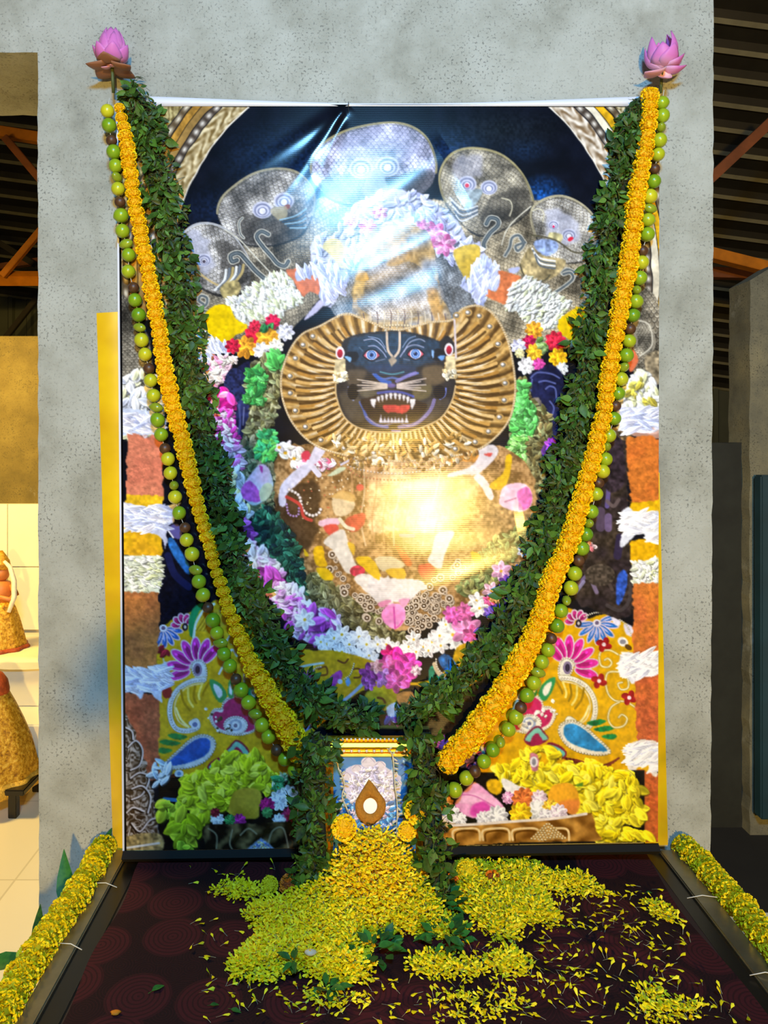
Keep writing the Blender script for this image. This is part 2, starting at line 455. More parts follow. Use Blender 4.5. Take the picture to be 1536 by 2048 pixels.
    hood([(366, 480), (380, 455), (410, 446), (445, 455), (475, 482), (500, 530), (490, 580), (440, 590), (390, 560)], '979594', 'd6d6e4', '45433f', 'aeb0b8', 9, .6,
         sh=[(430, 480), (480, 500), (490, 560), (450, 580), (440, 520)])
    hood([(880, 345), (903, 308), (945, 296), (1000, 308), (1040, 342), (1062, 385), (1062, 415), (1020, 450), (960, 470), (910, 430), (885, 390)], '9c9482', 'dcd6d0', '4c463c', 'a59a70', 9, -.3,
         sh=[(985, 390), (1050, 380), (1060, 420), (1000, 450), (960, 450)])
    hood([(1062, 425), (1085, 400), (1125, 392), (1168, 412), (1200, 452), (1206, 490), (1170, 520), (1110, 520), (1075, 480)], 'a29d94', 'dfe0e8', '504a44', 'b0a78c', 8, -.5)
    # faces of the serpents: pale brow, ring eyes, mouth bands
    def ring(x, y, r, iris=None):
        for k in range(5):
            E(x, y + k * .8, r * (1 - k * .17), r * (1 - k * .17) * .85, ('c9cbe4', '7f84a4')[k % 2], soft=.15)
        E(x, y + 2, r * .3, r * .3, 'e4e4f2')
        if iris: E(x, y + 3, r * .26, r * .26, iris, soft=.3)
    P([(690, 275), (750, 255), (815, 262), (840, 300), (800, 330), (720, 335), (680, 310)], 'a9a8cc', a=.4, warp=5, soft=9)
    ring(722, 337, 24); ring(775, 333, 24)
    P([(735, 345), (765, 345), (775, 380), (750, 400), (728, 385)], '9aa6c0', a=.8, warp=4)
    P([(905, 330), (930, 310), (960, 310), (968, 340), (940, 365), (915, 360)], 'b3b4d2', a=.5, warp=6, soft=9)
    ring(934, 368, 19, 'd8405c'); ring(978, 375, 17)
    P([(925, 385), (965, 380), (950, 410), (935, 415)], '9aa8b2', amt=.2)
    for k in range(5): S([(900 + k * 3, 395 + k * 9), (925, 418 + k * 6), (955, 412 + k * 4)], 2.4, ('dcdfe8', '59647a')[k % 2])
    ring(525, 420, 20); ring(568, 402, 20); E(574, 414, 7, 5, '8a4a3a', -.5); P([(540, 420), (570, 412), (575, 430), (558, 440)], 'a79e80', a=.8)
    for k in range(5): S([(560 + k * 5, 440 + k * 4), (590 + k * 4, 432 + k * 6), (612, 418 + k * 9)], 2.6, ('8db4d0', '2f4a66')[k % 2])
    P([(375, 470), (400, 460), (420, 500), (425, 545), (405, 545), (382, 520)], 'b9bcd6', a=.7, warp=6, soft=8)
    ring(408, 520, 15, '4a4458'); S([(390, 540), (420, 562), (445, 575)], 4, 'b8a478')
    for k in range(6): S([(430 + k * 7, 580 - k * 2), (448 + k * 7, 562 - k * 3), (452 + k * 7, 540 - k * 2)], 5, ('e3e6ea', '6b7482', 'b7a470')[k % 3])
    P([(440, 575), (470, 560), (482, 575), (470, 595), (450, 598)], 'a89a6a', amt=.25)
    P([(1090, 430), (1120, 420), (1150, 440), (1160, 470), (1130, 490), (1100, 480)], 'bfc2dc', a=.7, warp=5, soft=8)
    ring(1107, 450, 11, 'd01c5a'); ring(1138, 470, 15); E(1141, 478, 6, 4, 'd42a42', -.5)
    P([(1100, 465), (1125, 470), (1120, 485), (1098, 482)], 'c2b98a', amt=.2)
    P([(1070, 482), (1110, 480), (1115, 500), (1095, 512), (1075, 505)], '8fa2d0', amt=.3)
    P([(1060, 495), (1090, 512), (1130, 520), (1120, 545), (1090, 562), (1055, 555), (1038, 535)], 'a2916a', amt=.35, tn=12)
    for k in range(4): S([(1064 + k * 2, 497 + k * 4), (1080, 516 + k * 5), (1110, 522 + k * 5)], 3, ('eef0f4', '5b646e')[k % 2])
    for q in [[(1040, 530), (1052, 555), (1085, 562), (1100, 550)], [(1062, 470), (1110, 480), (1150, 505), (1190, 500)]]: S(q, 3, '55503f')
    def curl(pts, w=9):
        S(pts, w + 4, 'c6c4bc'); S(pts, w, '3f4a52'); S(pts, w * .45, '667078')
    curl(r1(1010, 1190, 950, 1165, 910, 1210, 960, 1290, 1030, 1370, 1090, 1440, 1150, 1460, 1180, 1420), 7)
    curl(r1(740, 1410, 700, 1420, 690, 1370, 760, 1350, 830, 1420, 900, 1500, 980, 1570), 8)
    curl(r1(800, 1220, 770, 1180, 760, 1090, 790, 1050), 1.5)
    curl(r4(200, 290, 160, 260, 180, 220, 230, 240, 220, 300, 150, 330, 250, 360), 4)
    curl(r3(310, 1100, 340, 1050, 400, 1060, 410, 1110, 340, 1180, 290, 1260, 290, 1300), 7)
    curl(r3(640, 1260, 600, 1220, 620, 1260, 560, 1290, 580, 1330, 630, 1270, 590, 1200, 530, 1220, 510, 1300, 470, 1370), 4)
    curl(r3(960, 1520, 1000, 1490, 1060, 1520, 1040, 1579), 5)
    curl(r6(760, 170, 850, 110, 900, 60, 880, 20, 830, 30), 4)
    S(r3(690, 950, 560, 1060, 480, 1160, 440, 1280), 2, 'd8d3c4'); S(r1(640, 1150, 760, 1230, 900, 1380, 1050, 1540), 2.4, 'c8c6bc')
    S(r3(440, 880, 510, 900, 530, 960, 510, 1030), 2, 'cfc8b0'); S(r3(700, 990, 760, 970, 800, 1010, 790, 1080), 2, 'cfc8b0')
    # ---- turban and flower arch behind the crown
    scales([(700, 420), (760, 400), (860, 400), (930, 470), (930, 640), (690, 640), (640, 540)], 8, '7a7f88', 'b9c4d0', '39404a', .2)
    PET = [(640, 545), (620, 520), (632, 478), (665, 470), (690, 440), (705, 418), (735, 400), (765, 385), (800, 382), (835, 388), (860, 402), (885, 420), (915, 450), (935, 480), (960, 490), (975, 520), (1000, 545), (960, 560),
           (900, 520), (870, 500), (780, 490), (720, 520), (690, 560), (665, 610), (650, 600)]
    P(PET, 'b9bde6', warp=6, amt=.06, col2='d5d4f0')
    splat(PET, 170, 13, ['c3c6ee', 'd8d8f4', 'b0b6e4', 'cfd6f6', 'b8c8f0'], .45, jit=.06)
    for (x, y, r, c) in [(868, 470, 26, 'd67ab8'), (845, 455, 16, 'cf86bc'), (700, 438, 14, 'dc78be'), (735, 455, 18, 'd6b2dc'), (890, 490, 22, 'd990c8'), (760, 425, 15, 'e6cfe8')]:
        ros(x, y, r, [c, 'e8b4dc', 'c66aa8'], 7, 2)
    P(r2(190, 1290, 260, 1220, 340, 1240, 380, 1320, 370, 1420, 400, 1480, 340, 1470, 290, 1400, 230, 1340), 'ddd08e', amt=.06)
    P(r2(1310, 1330, 1420, 1280, 1530, 1290, 1530, 1400, 1480, 1500, 1420, 1579, 1380, 1520, 1330, 1420), 'dfc251', amt=.1, col2='c9a83a')
    # crown
    CR = [(735, 470), (770, 450), (820, 448), (858, 470), (872, 520), (880, 580), (900, 630), (906, 662), (850, 668), (785, 660), (720, 672), (702, 660), (706, 600), (718, 530)]
    P(CR, 'b89a6c', amt=.25, tn=12, col2='a3a7b4', warp=2)
    scales([(720, 560), (800, 520), (870, 560), (880, 610), (800, 640), (720, 620)], 8, '9d9ba0', 'd6d8e2', '5c5650', .1, a=.75)
    P(r2(740, 1420, 860, 1340, 960, 1340, 900, 1420, 760, 1470), 'c4924c', a=.6, amt=.2, soft=4, warp=3)
    P(r2(480, 1579, 500, 1530, 560, 1510, 580, 1579), 'c79652', amt=.1)
    P(r5(390, 20, 480, 10, 460, 120, 450, 230, 360, 240, 380, 120), 'c9a460', a=.65, amt=.2, soft=4, warp=3)
    P(r5(1000, 180, 1090, 170, 1130, 330, 1200, 480, 1210, 560, 1130, 540, 1060, 400), 'c89450', a=.7, amt=.2, soft=4, warp=3)
    for k in range(14):
        x = 712 + k * 13.6; yb = 655 + 9 * abs(k - 6.5) / 6.5
        S([(x, yb), (x + 3, yb - 22), (x + 1, yb - 36)], 2, ('e0d6c4', '5a5262')[k % 2], a=.8)
    beads([(704, 668), (745, 655), (790, 650), (840, 654), (895, 668)], 3.2, 'e6d3b0', 6)
    S([(700, 676), (745, 664), (790, 660), (840, 663), (900, 678)], 6, 'caa878'); S([(700, 680), (745, 668), (790, 664), (840, 667), (902, 682)], 2, '5a4020')
    # flower arch, white and orange pieces at both sides
    P(r4(900, 0, 1000, 0, 1010, 90, 1130, 50, 1195, 100, 1190, 200, 1110, 190, 1040, 230, 990, 130), 'd97c58', amt=.12, warp=2, wn=7)
    P(r4(1000, 0, 1250, -40, 1420, 30, 1430, 120, 1330, 170, 1350, 230, 1270, 260, 1190, 240, 1190, 100, 1130, 40, 1010, 100), 'b4bfec', amt=.04, warp=2)
    P(r4(1200, 250, 1260, 250, 1180, 350, 1060, 430, 1100, 360), 'c3c0e4')
    P(r6(240, 0, 350, 0, 480, 30, 515, 60, 470, 110, 480, 150, 440, 180, 400, 250, 260, 190, 250, 130, 340, 150), 'd7794c', amt=.12, warp=2, wn=7)
    P(r6(180, -60, 330, -40, 360, 80, 340, 150, 250, 140, 250, 260, 200, 260, 160, 180, 70, 120, 150, 60), 'b7c0ec', amt=.04, warp=2)
    P(r6(430, -10, 510, -20, 490, 20, 440, 20), 'b7bce8')
    JL = r4(400, 270, 520, 220, 600, 140, 720, 90, 800, 20, 890, 10, 960, 100, 1030, 230, 1010, 300, 900, 340, 840, 420, 700, 430, 600, 480, 500, 420)
    P(JL, 'dfe3dc', warp=5, wn=7); splat(JL, 230, 8, ['eef0f0', 'dfe6d6', 'c9d2ae', 'f2f4f6', 'd9e0ea'], .38, ang=.9, jit=.08)
    JR = r6(430, 160, 480, 90, 580, 50, 680, 100, 780, 170, 880, 240, 830, 320, 790, 400, 700, 430, 580, 380, 480, 300, 410, 280)
    P(JR, 'e2e5e0', warp=5, wn=7); splat(JR, 230, 8, ['f3f4f4', 'e2e8dc', 'd3d9b4', 'f6f6f8', 'dfe4ea'], .35, ang=-.7, jit=.07)
    P(r4(190, 400, 270, 320, 380, 295, 440, 330, 480, 420, 570, 470, 560, 520, 470, 560, 380, 625, 290, 580, 220, 510), 'e6c400', warp=2, wn=7, amt=.07)
    P(r6(800, 370, 860, 310, 950, 265, 1000, 290, 1000, 380, 930, 430, 920, 520, 860, 500, 800, 450), 'e8c10e', warp=2, wn=7, amt=.09)
    P(r4(140, 500, 200, 470, 230, 540, 350, 620, 420, 650, 430, 700, 300, 720, 230, 790, 160, 740, 140, 650), 'c9cdf0', warp=3, amt=.04, col2='e2e4f4')
    P(r4(130, 680, 170, 750, 300, 700, 250, 820, 190, 850, 150, 780), 'cf7248', a=.8)
    splat(r4(280, 770, 400, 730, 480, 760, 420, 830, 390, 950, 330, 990, 230, 930, 220, 860), 60, 9, ['f0dfe0', 'f4eee6', 'f0c8dc', 'f6e2d8', 'ef9cc4'], .5, jit=.06)
    LW = ['bcc4ee', 'c8cef2', 'aab4e6', 'd4d8f6']
    splat(r4(1020, 20, 1240, -20, 1400, 40, 1400, 130, 1280, 230, 1200, 220, 1200, 100), 44, 17, LW, .3, ang=1.2, jit=.03, edge=False)
    splat(r6(190, -40, 320, -30, 350, 80, 260, 130, 240, 240, 200, 230, 170, 150, 90, 110), 44, 17, LW, .3, ang=1.7, jit=.03, edge=False)
    splat(r4(150, 520, 230, 560, 400, 660, 300, 700, 220, 760, 160, 720), 42, 15, ['d2d6f2', 'e6e8f6', 'c2c8ec'], .32, ang=.9, jit=.03, edge=False)
    # roses, left and right
    for f, pts in ((r4, [(640, 570, 90, 'c61f3a'), (560, 660, 90, 'e89a2c'), (750, 580, 95, 'efa630'), (640, 480, 50, 'cf2a48'), (790, 440, 60, 'd62050'), (450, 650, 60, 'bf2040'), (700, 690, 70, 'eceaf4'), (900, 530, 70, 'dcdcf2'), (820, 650, 60, 'efe6d8')]),
                   (r6, [(615, 440, 70, 'eaa030'), (580, 525, 55, 'b81a50'), (770, 520, 80, 'd42844'), (620, 600, 70, 'eab02c'), (790, 640, 75, 'eeb01c'), (500, 560, 60, 'cfcdf0'), (510, 610, 40, 'f2e2a8'), (560, 700, 70, 'ece6ea'), (650, 690, 50, 'e04ca8'), (820, 720, 50, 'eaf0f4')])):
        for (x, y, r, c) in pts:
            (q,) = f(x, y); ros(q[0], q[1], r * .25, [c, np.clip(cc(c) * 1.15, 0, 1), cc(c) * .85], 8, 3)
    splat(r4(680, 480, 800, 470, 790, 510, 700, 520), 14, 6, ['2c7a4a', '3f9050'], .4)
    splat(r6(650, 510, 720, 490, 700, 620, 640, 540), 14, 6, ['5c8a3c', '8fae70'], .5)
    # ---- attendant figures at the sides (dark stone)
    P([(475, 735), (500, 722), (525, 740), (530, 800), (520, 880), (500, 900), (478, 890), (470, 820), (455, 790), (452, 755)], '191c40', amt=.3, col2='2c3468')
    E(470, 770, 22, 34, '20274f', amt=.4)
    S([(478, 810), (480, 850), (472, 880)], 4, '5860a0', a=.7); S([(488, 815), (486, 850)], 2.5, '9aa0d4', a=.6)
    P(r6(580, 770, 650, 730, 740, 690, 820, 760, 830, 860, 800, 1000, 780, 1200, 730, 1200, 740, 1080, 650, 1000, 590, 900), '1f2450', amt=.25, col2='141838')
    for q in [(590, 790, 640, 750, 740, 760, 800, 790), (650, 820, 700, 810, 770, 830), (700, 870, 730, 850, 770, 870, 780, 950, 800, 1010), (600, 800, 590, 880), (730, 960, 760, 1010, 740, 1080)]: S(r6(*q), 3, '6d78c0', a=.75)
    P(r6(570, 960, 640, 930, 670, 980, 620, 1000), '8c8078', amt=.3)
    # ---- green and withered leaf garland around the body
    def leafband(pts, n, r, cols): P(pts, cc(cols[0]) * .4, warp=4, wn=7); splat(pts, n, r, cols, .5, jit=.25)
    leafband(r4(620, 800, 760, 720, 870, 790, 840, 1000, 820, 1200, 740, 1400, 640, 1579, 500, 1579, 560, 1380, 600, 1200, 560, 1000), 300, 9, ['5c5a38', '7b7a55', '8d8c6e', '49452c', '96a078'])
    leafband(r4(570, 860, 700, 840, 730, 930, 690, 1060, 700, 1120, 600, 1130, 540, 1080, 600, 1000), 90, 10, ['3f9c4c', '55b258', '2f8a48', '63c070'])
    leafband(r4(760, 720, 860, 710, 870, 800, 780, 830), 30, 10, ['4aa850', '5cb860']); leafband(r4(650, 1460, 720, 1380, 820, 1400, 820, 1579, 640, 1600), 70, 9, ['46a858', '5cbc62', '3a9a60'])
    leafband(r6(490, 820, 560, 800, 600, 940, 720, 1060, 730, 1300, 640, 1353, 470, 1353, 450, 1100), 260, 9, ['6e6a40', '8a7a50', '5c5030', '9aa070'])
    leafband(r6(500, 820, 570, 830, 560, 940, 620, 1010, 620, 1130, 580, 1240, 600, 1353, 460, 1353, 470, 1200, 440, 1080, 500, 930), 210, 9, ['58b258', '6ccc6c', '7ad87c', '4aa04c'])
    leafband(b2(1130, 0, 1330, 0, 1350, 150, 1300, 330, 1160, 350, 1130, 250), 160, 8, ['78c85c', '8ed870', '5fae4c', '9ad080'])
    leafband(b2(1280, 0, 1400, 30, 1420, 250, 1380, 420, 1290, 350), 80, 7, ['7d7850', '6a5f3a', '98966a'])
    leafband(b1(340, 0, 460, 0, 440, 160, 560, 170, 640, 300, 560, 600, 440, 640, 340, 280, 330, 120), 180, 8, ['5b6a50', '7b7a5c', '465a44', '8d8a70'])
    leafband(b1(450, 40, 560, 0, 620, 30, 600, 140, 480, 160), 70, 8, ['3faa6c', '5cc85c', '72d060'])
    # the body: gold and brown embroidered cloth
    BODY = [(560, 900), (640, 890), (700, 905), (790, 915), (900, 905), (960, 890), (1020, 900), (1070, 960), (1068, 1060), (1050, 1120), (980, 1180), (900, 1230), (790, 1262), (700, 1230), (620, 1160), (570, 1080), (550, 1000)]
    sl, m = p.mask(BODY, warp=4)
    t = np.clip(.5 + .5 * N[25][sl] + .55 * N2[4][sl] + .4 * N[7][sl] + .12 * np.sin(Y[sl] * 1.6), 0, 1)[..., None]
    p.put(sl, m, cc('74522e') * (1 - t) + cc('c79a66') * t)
    P([(555, 1000), (620, 960), (640, 1020), (610, 1100), (575, 1070)], '33231a', a=.75, warp=8, soft=6)
    P(b2(0, 60, 300, 120, 700, 150, 900, 260, 860, 480, 600, 760, 300, 740, 0, 700), 'd9a878', a=.8, warp=8, amt=.18, tn=12, col2='e8c49c', soft=5)
    P(b2(700, 480, 1060, 500, 1300, 600, 1300, 720, 1000, 900, 700, 760), 'b08c5c', a=.8, warp=6, amt=.3, soft=4)
    P(b2(460, 60, 860, 80, 860, 170, 600, 180), 'd28a3a', a=.8, amt=.2, warp=5)
    for k in range(9): S([(700 + k * 26, 925), (705 + k * 24, 980), (700 + k * 22, 1040), (712 + k * 19, 1090)], 3.5, ('c89468', 'f0d4b0', 'b8845c')[k % 3], a=.55)
    for k in range(4):
        yy = 905 + k * 13; beads([(655 + k * 14, yy - 8), (720, yy + 8), (790, yy + 16), (860, yy + 8), (935 - k * 14, yy - 8)], 2.6 - .2 * k, ('f2e8dc', 'e0b860', 'f0dcd0', 'c87858')[k], 7)
    for (x_, y_) in p.inside([(620, 940), (700, 930), (740, 1000), (700, 1090), (640, 1080), (600, 1020)], 70): E(x_, y_, 2.2, 2.2, ('e8d0a0', 'c86848', 'f0e0c8')[int(x_) % 3], soft=.4, a=.8)
    for (x_, y_) in p.inside([(880, 1000), (1060, 990), (1050, 1080), (960, 1120), (900, 1080)], 90): E(x_, y_, 3, 1.6, ('d8b478', '7a5a30')[int(x_) % 2], soft=.4, a=.6)
    leafband(b2(1040, 770, 1260, 700, 1240, 860, 1100, 1020, 960, 1180, 740, 1260, 720, 1160, 860, 960), 150, 8, ['9a9a5c', '80905c', 'b0a870', '6a7a4c'])
    leafband(b1(430, 640, 560, 540, 700, 700, 780, 830, 820, 1000, 860, 1130, 1000, 1180, 840, 1340, 760, 1200, 640, 1000, 450, 800), 330, 9, ['23493c', '2f6a50', '1c3a36', '3d7c60', '1a2c30'])
    leafband(b1(860, 1130, 980, 1080, 1120, 1200, 1220, 1300, 1500, 1440, 1480, 1500, 1240, 1500, 1000, 1380), 200, 9, ['6a6a44', '84805a', '585432', '9a9a70'])
    leafband(b4(220, 60, 560, 60, 860, 330, 1000, 340, 1000, 420, 850, 420, 600, 310, 400, 190), 260, 9, ['66603c', '807a58', '504a30', '98946e'])
    # filigree jewellery at the bottom of the body
    for (x, y) in p.inside(b2(330, 1260, 520, 1120, 760, 960, 800, 1060, 660, 1200, 620, 1400, 300, 1480), 60) + p.inside(b4(640, 50, 820, 90, 820, 260, 700, 230), 16) + p.inside(b4(1020, 100, 1340, 0, 1350, 180, 1160, 330, 1030, 330), 34) + p.inside(b1(1000, 900, 1100, 960, 1200, 1180, 1400, 1300, 1380, 1400, 1120, 1180), 22):
        r = 4 + 5 * rng.random(); E(x + 1, y + 1, r, r, '2c2018', a=.7); E(x, y, r, r, 'd8c4b0'); E(x, y, r * .62, r * .62, '4a3628'); E(x, y, r * .3, r * .3, 'e6d8cc')
    # bows, straps, small doll-like cloth shapes on the chest
    splat(b1(640, 30, 820, 60, 840, 200, 720, 200), 40, 9, ['f2ece8', 'f6f0e4', 'e8dce6'], .55, jit=.05)
    for (x, y) in ((690, 105), (760, 150), (640, 60)): (q,) = b1(x, y); E(q[0], q[1], 5, 4, 'd8a020', soft=.5)
    P(b1(820, 110, 880, 90, 900, 180, 840, 190), 'd23a54'); splat(b1(800, 200, 1060, 150, 1040, 240, 860, 230), 26, 8, ['e6c4d8', 'ce5a80', 'ead8e8'], .5)
    P(b1(960, 0, 1040, -10, 1030, 60, 940, 190, 880, 170), 'd9d2e8'); P(b1(880, 170, 900, 240, 760, 380, 700, 440, 690, 530, 640, 520, 650, 380, 740, 270), 'd3cfe8', amt=.06)
    S(b1(880, 180, 960, 280), 11, 'ddd6ea'); P(b1(1030, 290, 1130, 220, 1180, 230, 1100, 280), 'c8d0b0'); S(b1(1140, 200, 1270, 130), 4, 'cfc6dc')
    beads(b1(720, 400, 800, 450, 830, 560, 900, 610, 960, 590, 980, 540), 4, 'f0e4e4', 7); S(b1(700, 460, 760, 490, 810, 530, 840, 620, 900, 650), 6, 'c2423c')
    beads(b1(700, 520, 720, 600, 790, 610, 800, 540), 3, 'b08ac8', 6); E(720, 975, 9, 8, 'd84c48', soft=.3)
    P(b1(1070, 480, 1140, 420, 1230, 460, 1250, 540, 1180, 610, 1090, 600), 'e2c8a0', amt=.08); P(b1(1060, 460, 1150, 410, 1240, 440, 1250, 500, 1150, 480), 'd2a45c', a=.8)
    P(b1(960, 660, 1050, 630, 1130, 640, 1110, 690, 980, 700), 'e4b8cc'); P(b1(1000, 700, 1100, 680, 1120, 740, 1050, 770), 'd24840'); P(b1(1180, 640, 1320, 590, 1330, 670, 1260, 740, 1190, 720), 'd0503e', amt=.15)
    P(b1(1000, 820, 1150, 720, 1200, 830, 1240, 960, 1280, 1060, 1180, 1070, 1080, 900), 'dcd2c8', amt=.05); S(b1(1130, 640, 1180, 700, 1240, 720), 7, 'e0d4b8')
    P(b1(920, 880, 990, 860, 1010, 960, 1030, 1020, 940, 1010), 'dfae18', amt=.08); P(b1(840, 880, 880, 930, 850, 940), 'dcb420'); P(b1(940, 1040, 1030, 1040, 1080, 1120, 1000, 1130), 'e2b818')
    P(b1(1260, 960, 1350, 940, 1420, 1000, 1460, 1120, 1340, 1060), 'e0b41c', amt=.08); P(b1(1190, 830, 1250, 850, 1240, 930), 'dcae30'); E(715, 1142, 15, 11, 'd03050', amt=.2)
    P(b1(1240, 1110, 1340, 1080, 1460, 1120, 1540, 1100, 1560, 1330, 1420, 1290, 1290, 1190), 'e4dad4', amt=.04, warp=3)
    P(b2(0, 1100, 150, 1110, 330, 1120, 460, 1180, 380, 1250, 300, 1300, 120, 1300, 0, 1260), 'e6dcdc', amt=.04, warp=3); P(b2(0, 980, 50, 1000, 80, 1130, 0, 1080), 'e0b424')
    P(b2(40, 960, 160, 940, 280, 1000, 240, 1040, 100, 1060), 'd8c49c'); P(b2(130, 1050, 270, 1040, 280, 1120, 180, 1110), 'e0b030'); P(b2(200, 850, 280, 900, 340, 1000, 290, 1010), 'd26a3a', amt=.1)
    P(b2(540, 760, 680, 740, 640, 840, 600, 940, 570, 1040, 470, 980, 500, 900), 'd8d2ce', amt=.04); P(b2(390, 1020, 480, 1000, 530, 1060, 480, 1130, 410, 1100), 'd4503e', amt=.15)
    P(b2(820, 900, 890, 930, 890, 990, 830, 970), 'e2b028'); P(b2(360, 760, 480, 760, 470, 820, 380, 800), 'cf7c48', a=.8); S(b2(250, 770, 350, 775), 7, '8c6a8a')
    # right shoulder bow and yellow strap
    P(b2(860, 60, 1000, 40, 1030, 120, 880, 270, 760, 280, 640, 300, 640, 270, 800, 220, 880, 130), 'e0d4d8', amt=.05); P(b2(920, 115, 985, 105, 970, 135), 'd8504c')
    P(b2(880, 270, 960, 350, 1000, 460, 960, 480, 900, 380, 840, 310), 'e2d6dc'); P(b2(1100, 130, 1145, 130, 1130, 280, 1080, 390, 1000, 400, 970, 360, 1080, 260), 'e4b41c', amt=.08)
    # pink tongue-like petal at the lowest point
    P(b4(860, 130, 920, 110, 980, 120, 1015, 180, 1000, 260, 930, 315, 850, 270, 820, 200), 'f08ccc', amt=.06, col2='f4a0d8'); S(b4(920, 140, 925, 220, 930, 310), 3, 'd24ca8'); S(b4(930, 310, 960, 290, 990, 250), 2.4, 'd850a8')
    P(b4(790, 110, 860, 80, 900, 90, 830, 140), 'e088b0'); P(b4(960, 80, 1050, 70, 1000, 140), 'e6a0c4')
    # ---- mane: ring of radiating gold ribs
    MANE = [(640, 652), (690, 628), (730, 640), (790, 660), (860, 645), (905, 640), (925, 618), (958, 612), (990, 632), (1015, 680), (1028, 740), (1030, 790), (1018, 840), (985, 880), (940, 905), (860, 918), (790, 922), (700, 912), (630, 890), (588, 850), (566, 800), (563, 750), (580, 700), (605, 668)]
    sl, m = p.mask(MANE, warp=1)
    x = X[sl]; y = Y[sl]; dx = x - 790; dy = (y - 775) * 1.35
    r = np.hypot(dx, dy); a = np.arctan2(dy, dx) + (r - 120) * .0016 * np.sign(dx) + N[60][sl] * .03
    u = a * 46; w = .5 + .5 * np.sin(u); fine = .5 + .5 * np.sin(u * 3 + 1.2 + N[12][sl] * 1.5)
    br = np.clip(w * .62 + fine * .36 + .25 * N[7][sl] + .12 * N[25][sl], 0, 1)
    c = cc('7a5628') * (1 - br[..., None]) + cc('dcb068') * br[..., None]
    wh = np.clip((w - .72) * 4, 0, 1) * np.clip(1.1 - np.abs(r - 165) / 50 + .6 * N2[12][sl], 0, 1)
    c = c * (1 - wh[..., None]) + cc('eeddc2') * wh[..., None]
    dk = np.clip((.3 - w) * 4, 0, 1)[..., None] * .6; c = c * (1 - dk) + cc('3c2812') * dk
    p.put(sl, m, c)
    bq = p.smooth(MANE, n=8); ba = np.arctan2(bq[:, 1] - 772, bq[:, 0] - 790); o_ = np.argsort(ba); brr = np.hypot(bq[:, 0] - 790, bq[:, 1] - 772)
    for k in range(72):
        a0 = -math.pi + k * 2 * math.pi / 72; Rm = float(np.interp(a0, ba[o_], brr[o_], period=2 * math.pi)); ca, sa = math.cos(a0), math.sin(a0)
        if -2.25 < a0 < -.9: continue
        Rn = 1 / math.sqrt((ca / 112) ** 2 + (sa / 84) ** 2); bend = .10 * math.copysign(1, ca)
        def pt(f, da=0.): 
            r_ = Rn + (Rm * .86 - Rn) * f; g = a0 + da + bend * math.sin(f * 2.4) * .6; return (790 + r_ * math.cos(g), 772 + r_ * math.sin(g))
        j = rng.random
        S([pt(0, .03), pt(.35, .035), pt(.7, .035), pt(1, .03)], 3.2, '4e3416', a=.85, w1=5)
        S([pt(0), pt(.35), pt(.7), pt(1)], 3.6, ('c8964c', 'dcae68', 'b8843c', 'e0bc80')[k % 4], w1=6.5)
        f0 = j() * .35; S([pt(f0, -.008), pt(f0 + .3, -.008), pt(min(1, f0 + .55), -.008)], 2.2, 'f2e2c8', a=.55 + .4 * j(), w1=1.4)
    S(MANE, 4, 'd8b888', closed=True); beads(MANE, 1.6, 'f0e0c4', 5, closed=True)
    ring_ = p.smooth(MANE, n=4)
    for i in range(6, len(ring_), 3):
        x, y = ring_[i]; x = x + (790 - x) * .08; y = y + (775 - y) * .085
        if 700 < x < 910 and y < 690: continue
        E(x, y, 9, 8, '4a3418', soft=.3); E(x, y, 8, 7, 'c59a5a'); E(x - 1, y, 5.4, 4.8, '7c7468'); E(x - 2, y - 1, 3.8, 3.2, 'f4eef0', soft=.4)
    splat([(650, 880), (720, 870), (800, 880), (900, 868), (950, 880), (860, 912), (720, 908)], 60, 8, ['c79a54', 'e0c08c', '8a6430', 'efe2cc'], .4)
    splat([(690, 905), (800, 918), (900, 910), (960, 900), (900, 935), (780, 940), (690, 930)], 70, 6, ['c49c6c', 'e6d4bc', '7a5630', 'a8844c'], .6)
    # ---- the face
    FACE = r5(280, 610, 360, 560, 480, 535, 640, 522, 780, 522, 900, 540, 1040, 580, 1110, 605, 1170, 560, 1230, 620, 1240, 700, 1160, 740, 1155, 900, 1235, 930, 1242, 1000, 1210, 1120, 1110, 1265, 1010, 1320, 900, 1360, 750, 1385, 560, 1378, 400, 1340, 290, 1250, 225, 1080, 222, 970, 300, 900, 295, 780, 270, 700)
    P(FACE, '231f22', amt=.2, tn=12, col2='2c2a30')
    S(r5(220, 960, 225, 1080, 290, 1250, 400, 1340, 560, 1380, 750, 1388, 900, 1362, 1110, 1268, 1210, 1120, 1242, 990), 3, 'c8a878')
    P(r5(330, 600, 480, 555, 640, 540, 780, 540, 900, 560, 1040, 600, 1100, 640, 1080, 760, 900, 830, 700, 860, 480, 840, 340, 780), '27405c', a=.8, amt=.2, warp=3, soft=5)
    P(r5(480, 820, 700, 800, 900, 830, 860, 900, 700, 900, 540, 890), '223a62', a=.7, soft=6)
    P(r5(320, 860, 480, 860, 430, 960, 330, 980), '6a5a48', a=.7, soft=7); P(r5(960, 840, 1130, 820, 1150, 950, 1000, 980), '7a6448', a=.75, soft=7)
    P(r5(260, 1050, 420, 1090, 480, 1260, 380, 1290, 290, 1200), '5c5042', a=.7, soft=7); P(r5(1000, 1130, 1180, 1090, 1140, 1220, 1000, 1290), '544a44', a=.6, soft=7)
    P(r5(430, 1010, 580, 1040, 520, 1090, 440, 1080), '6e6450', a=.7, soft=4); P(r5(880, 1010, 1030, 980, 1020, 1080, 900, 1110), '7c6c44', a=.7, soft=4)
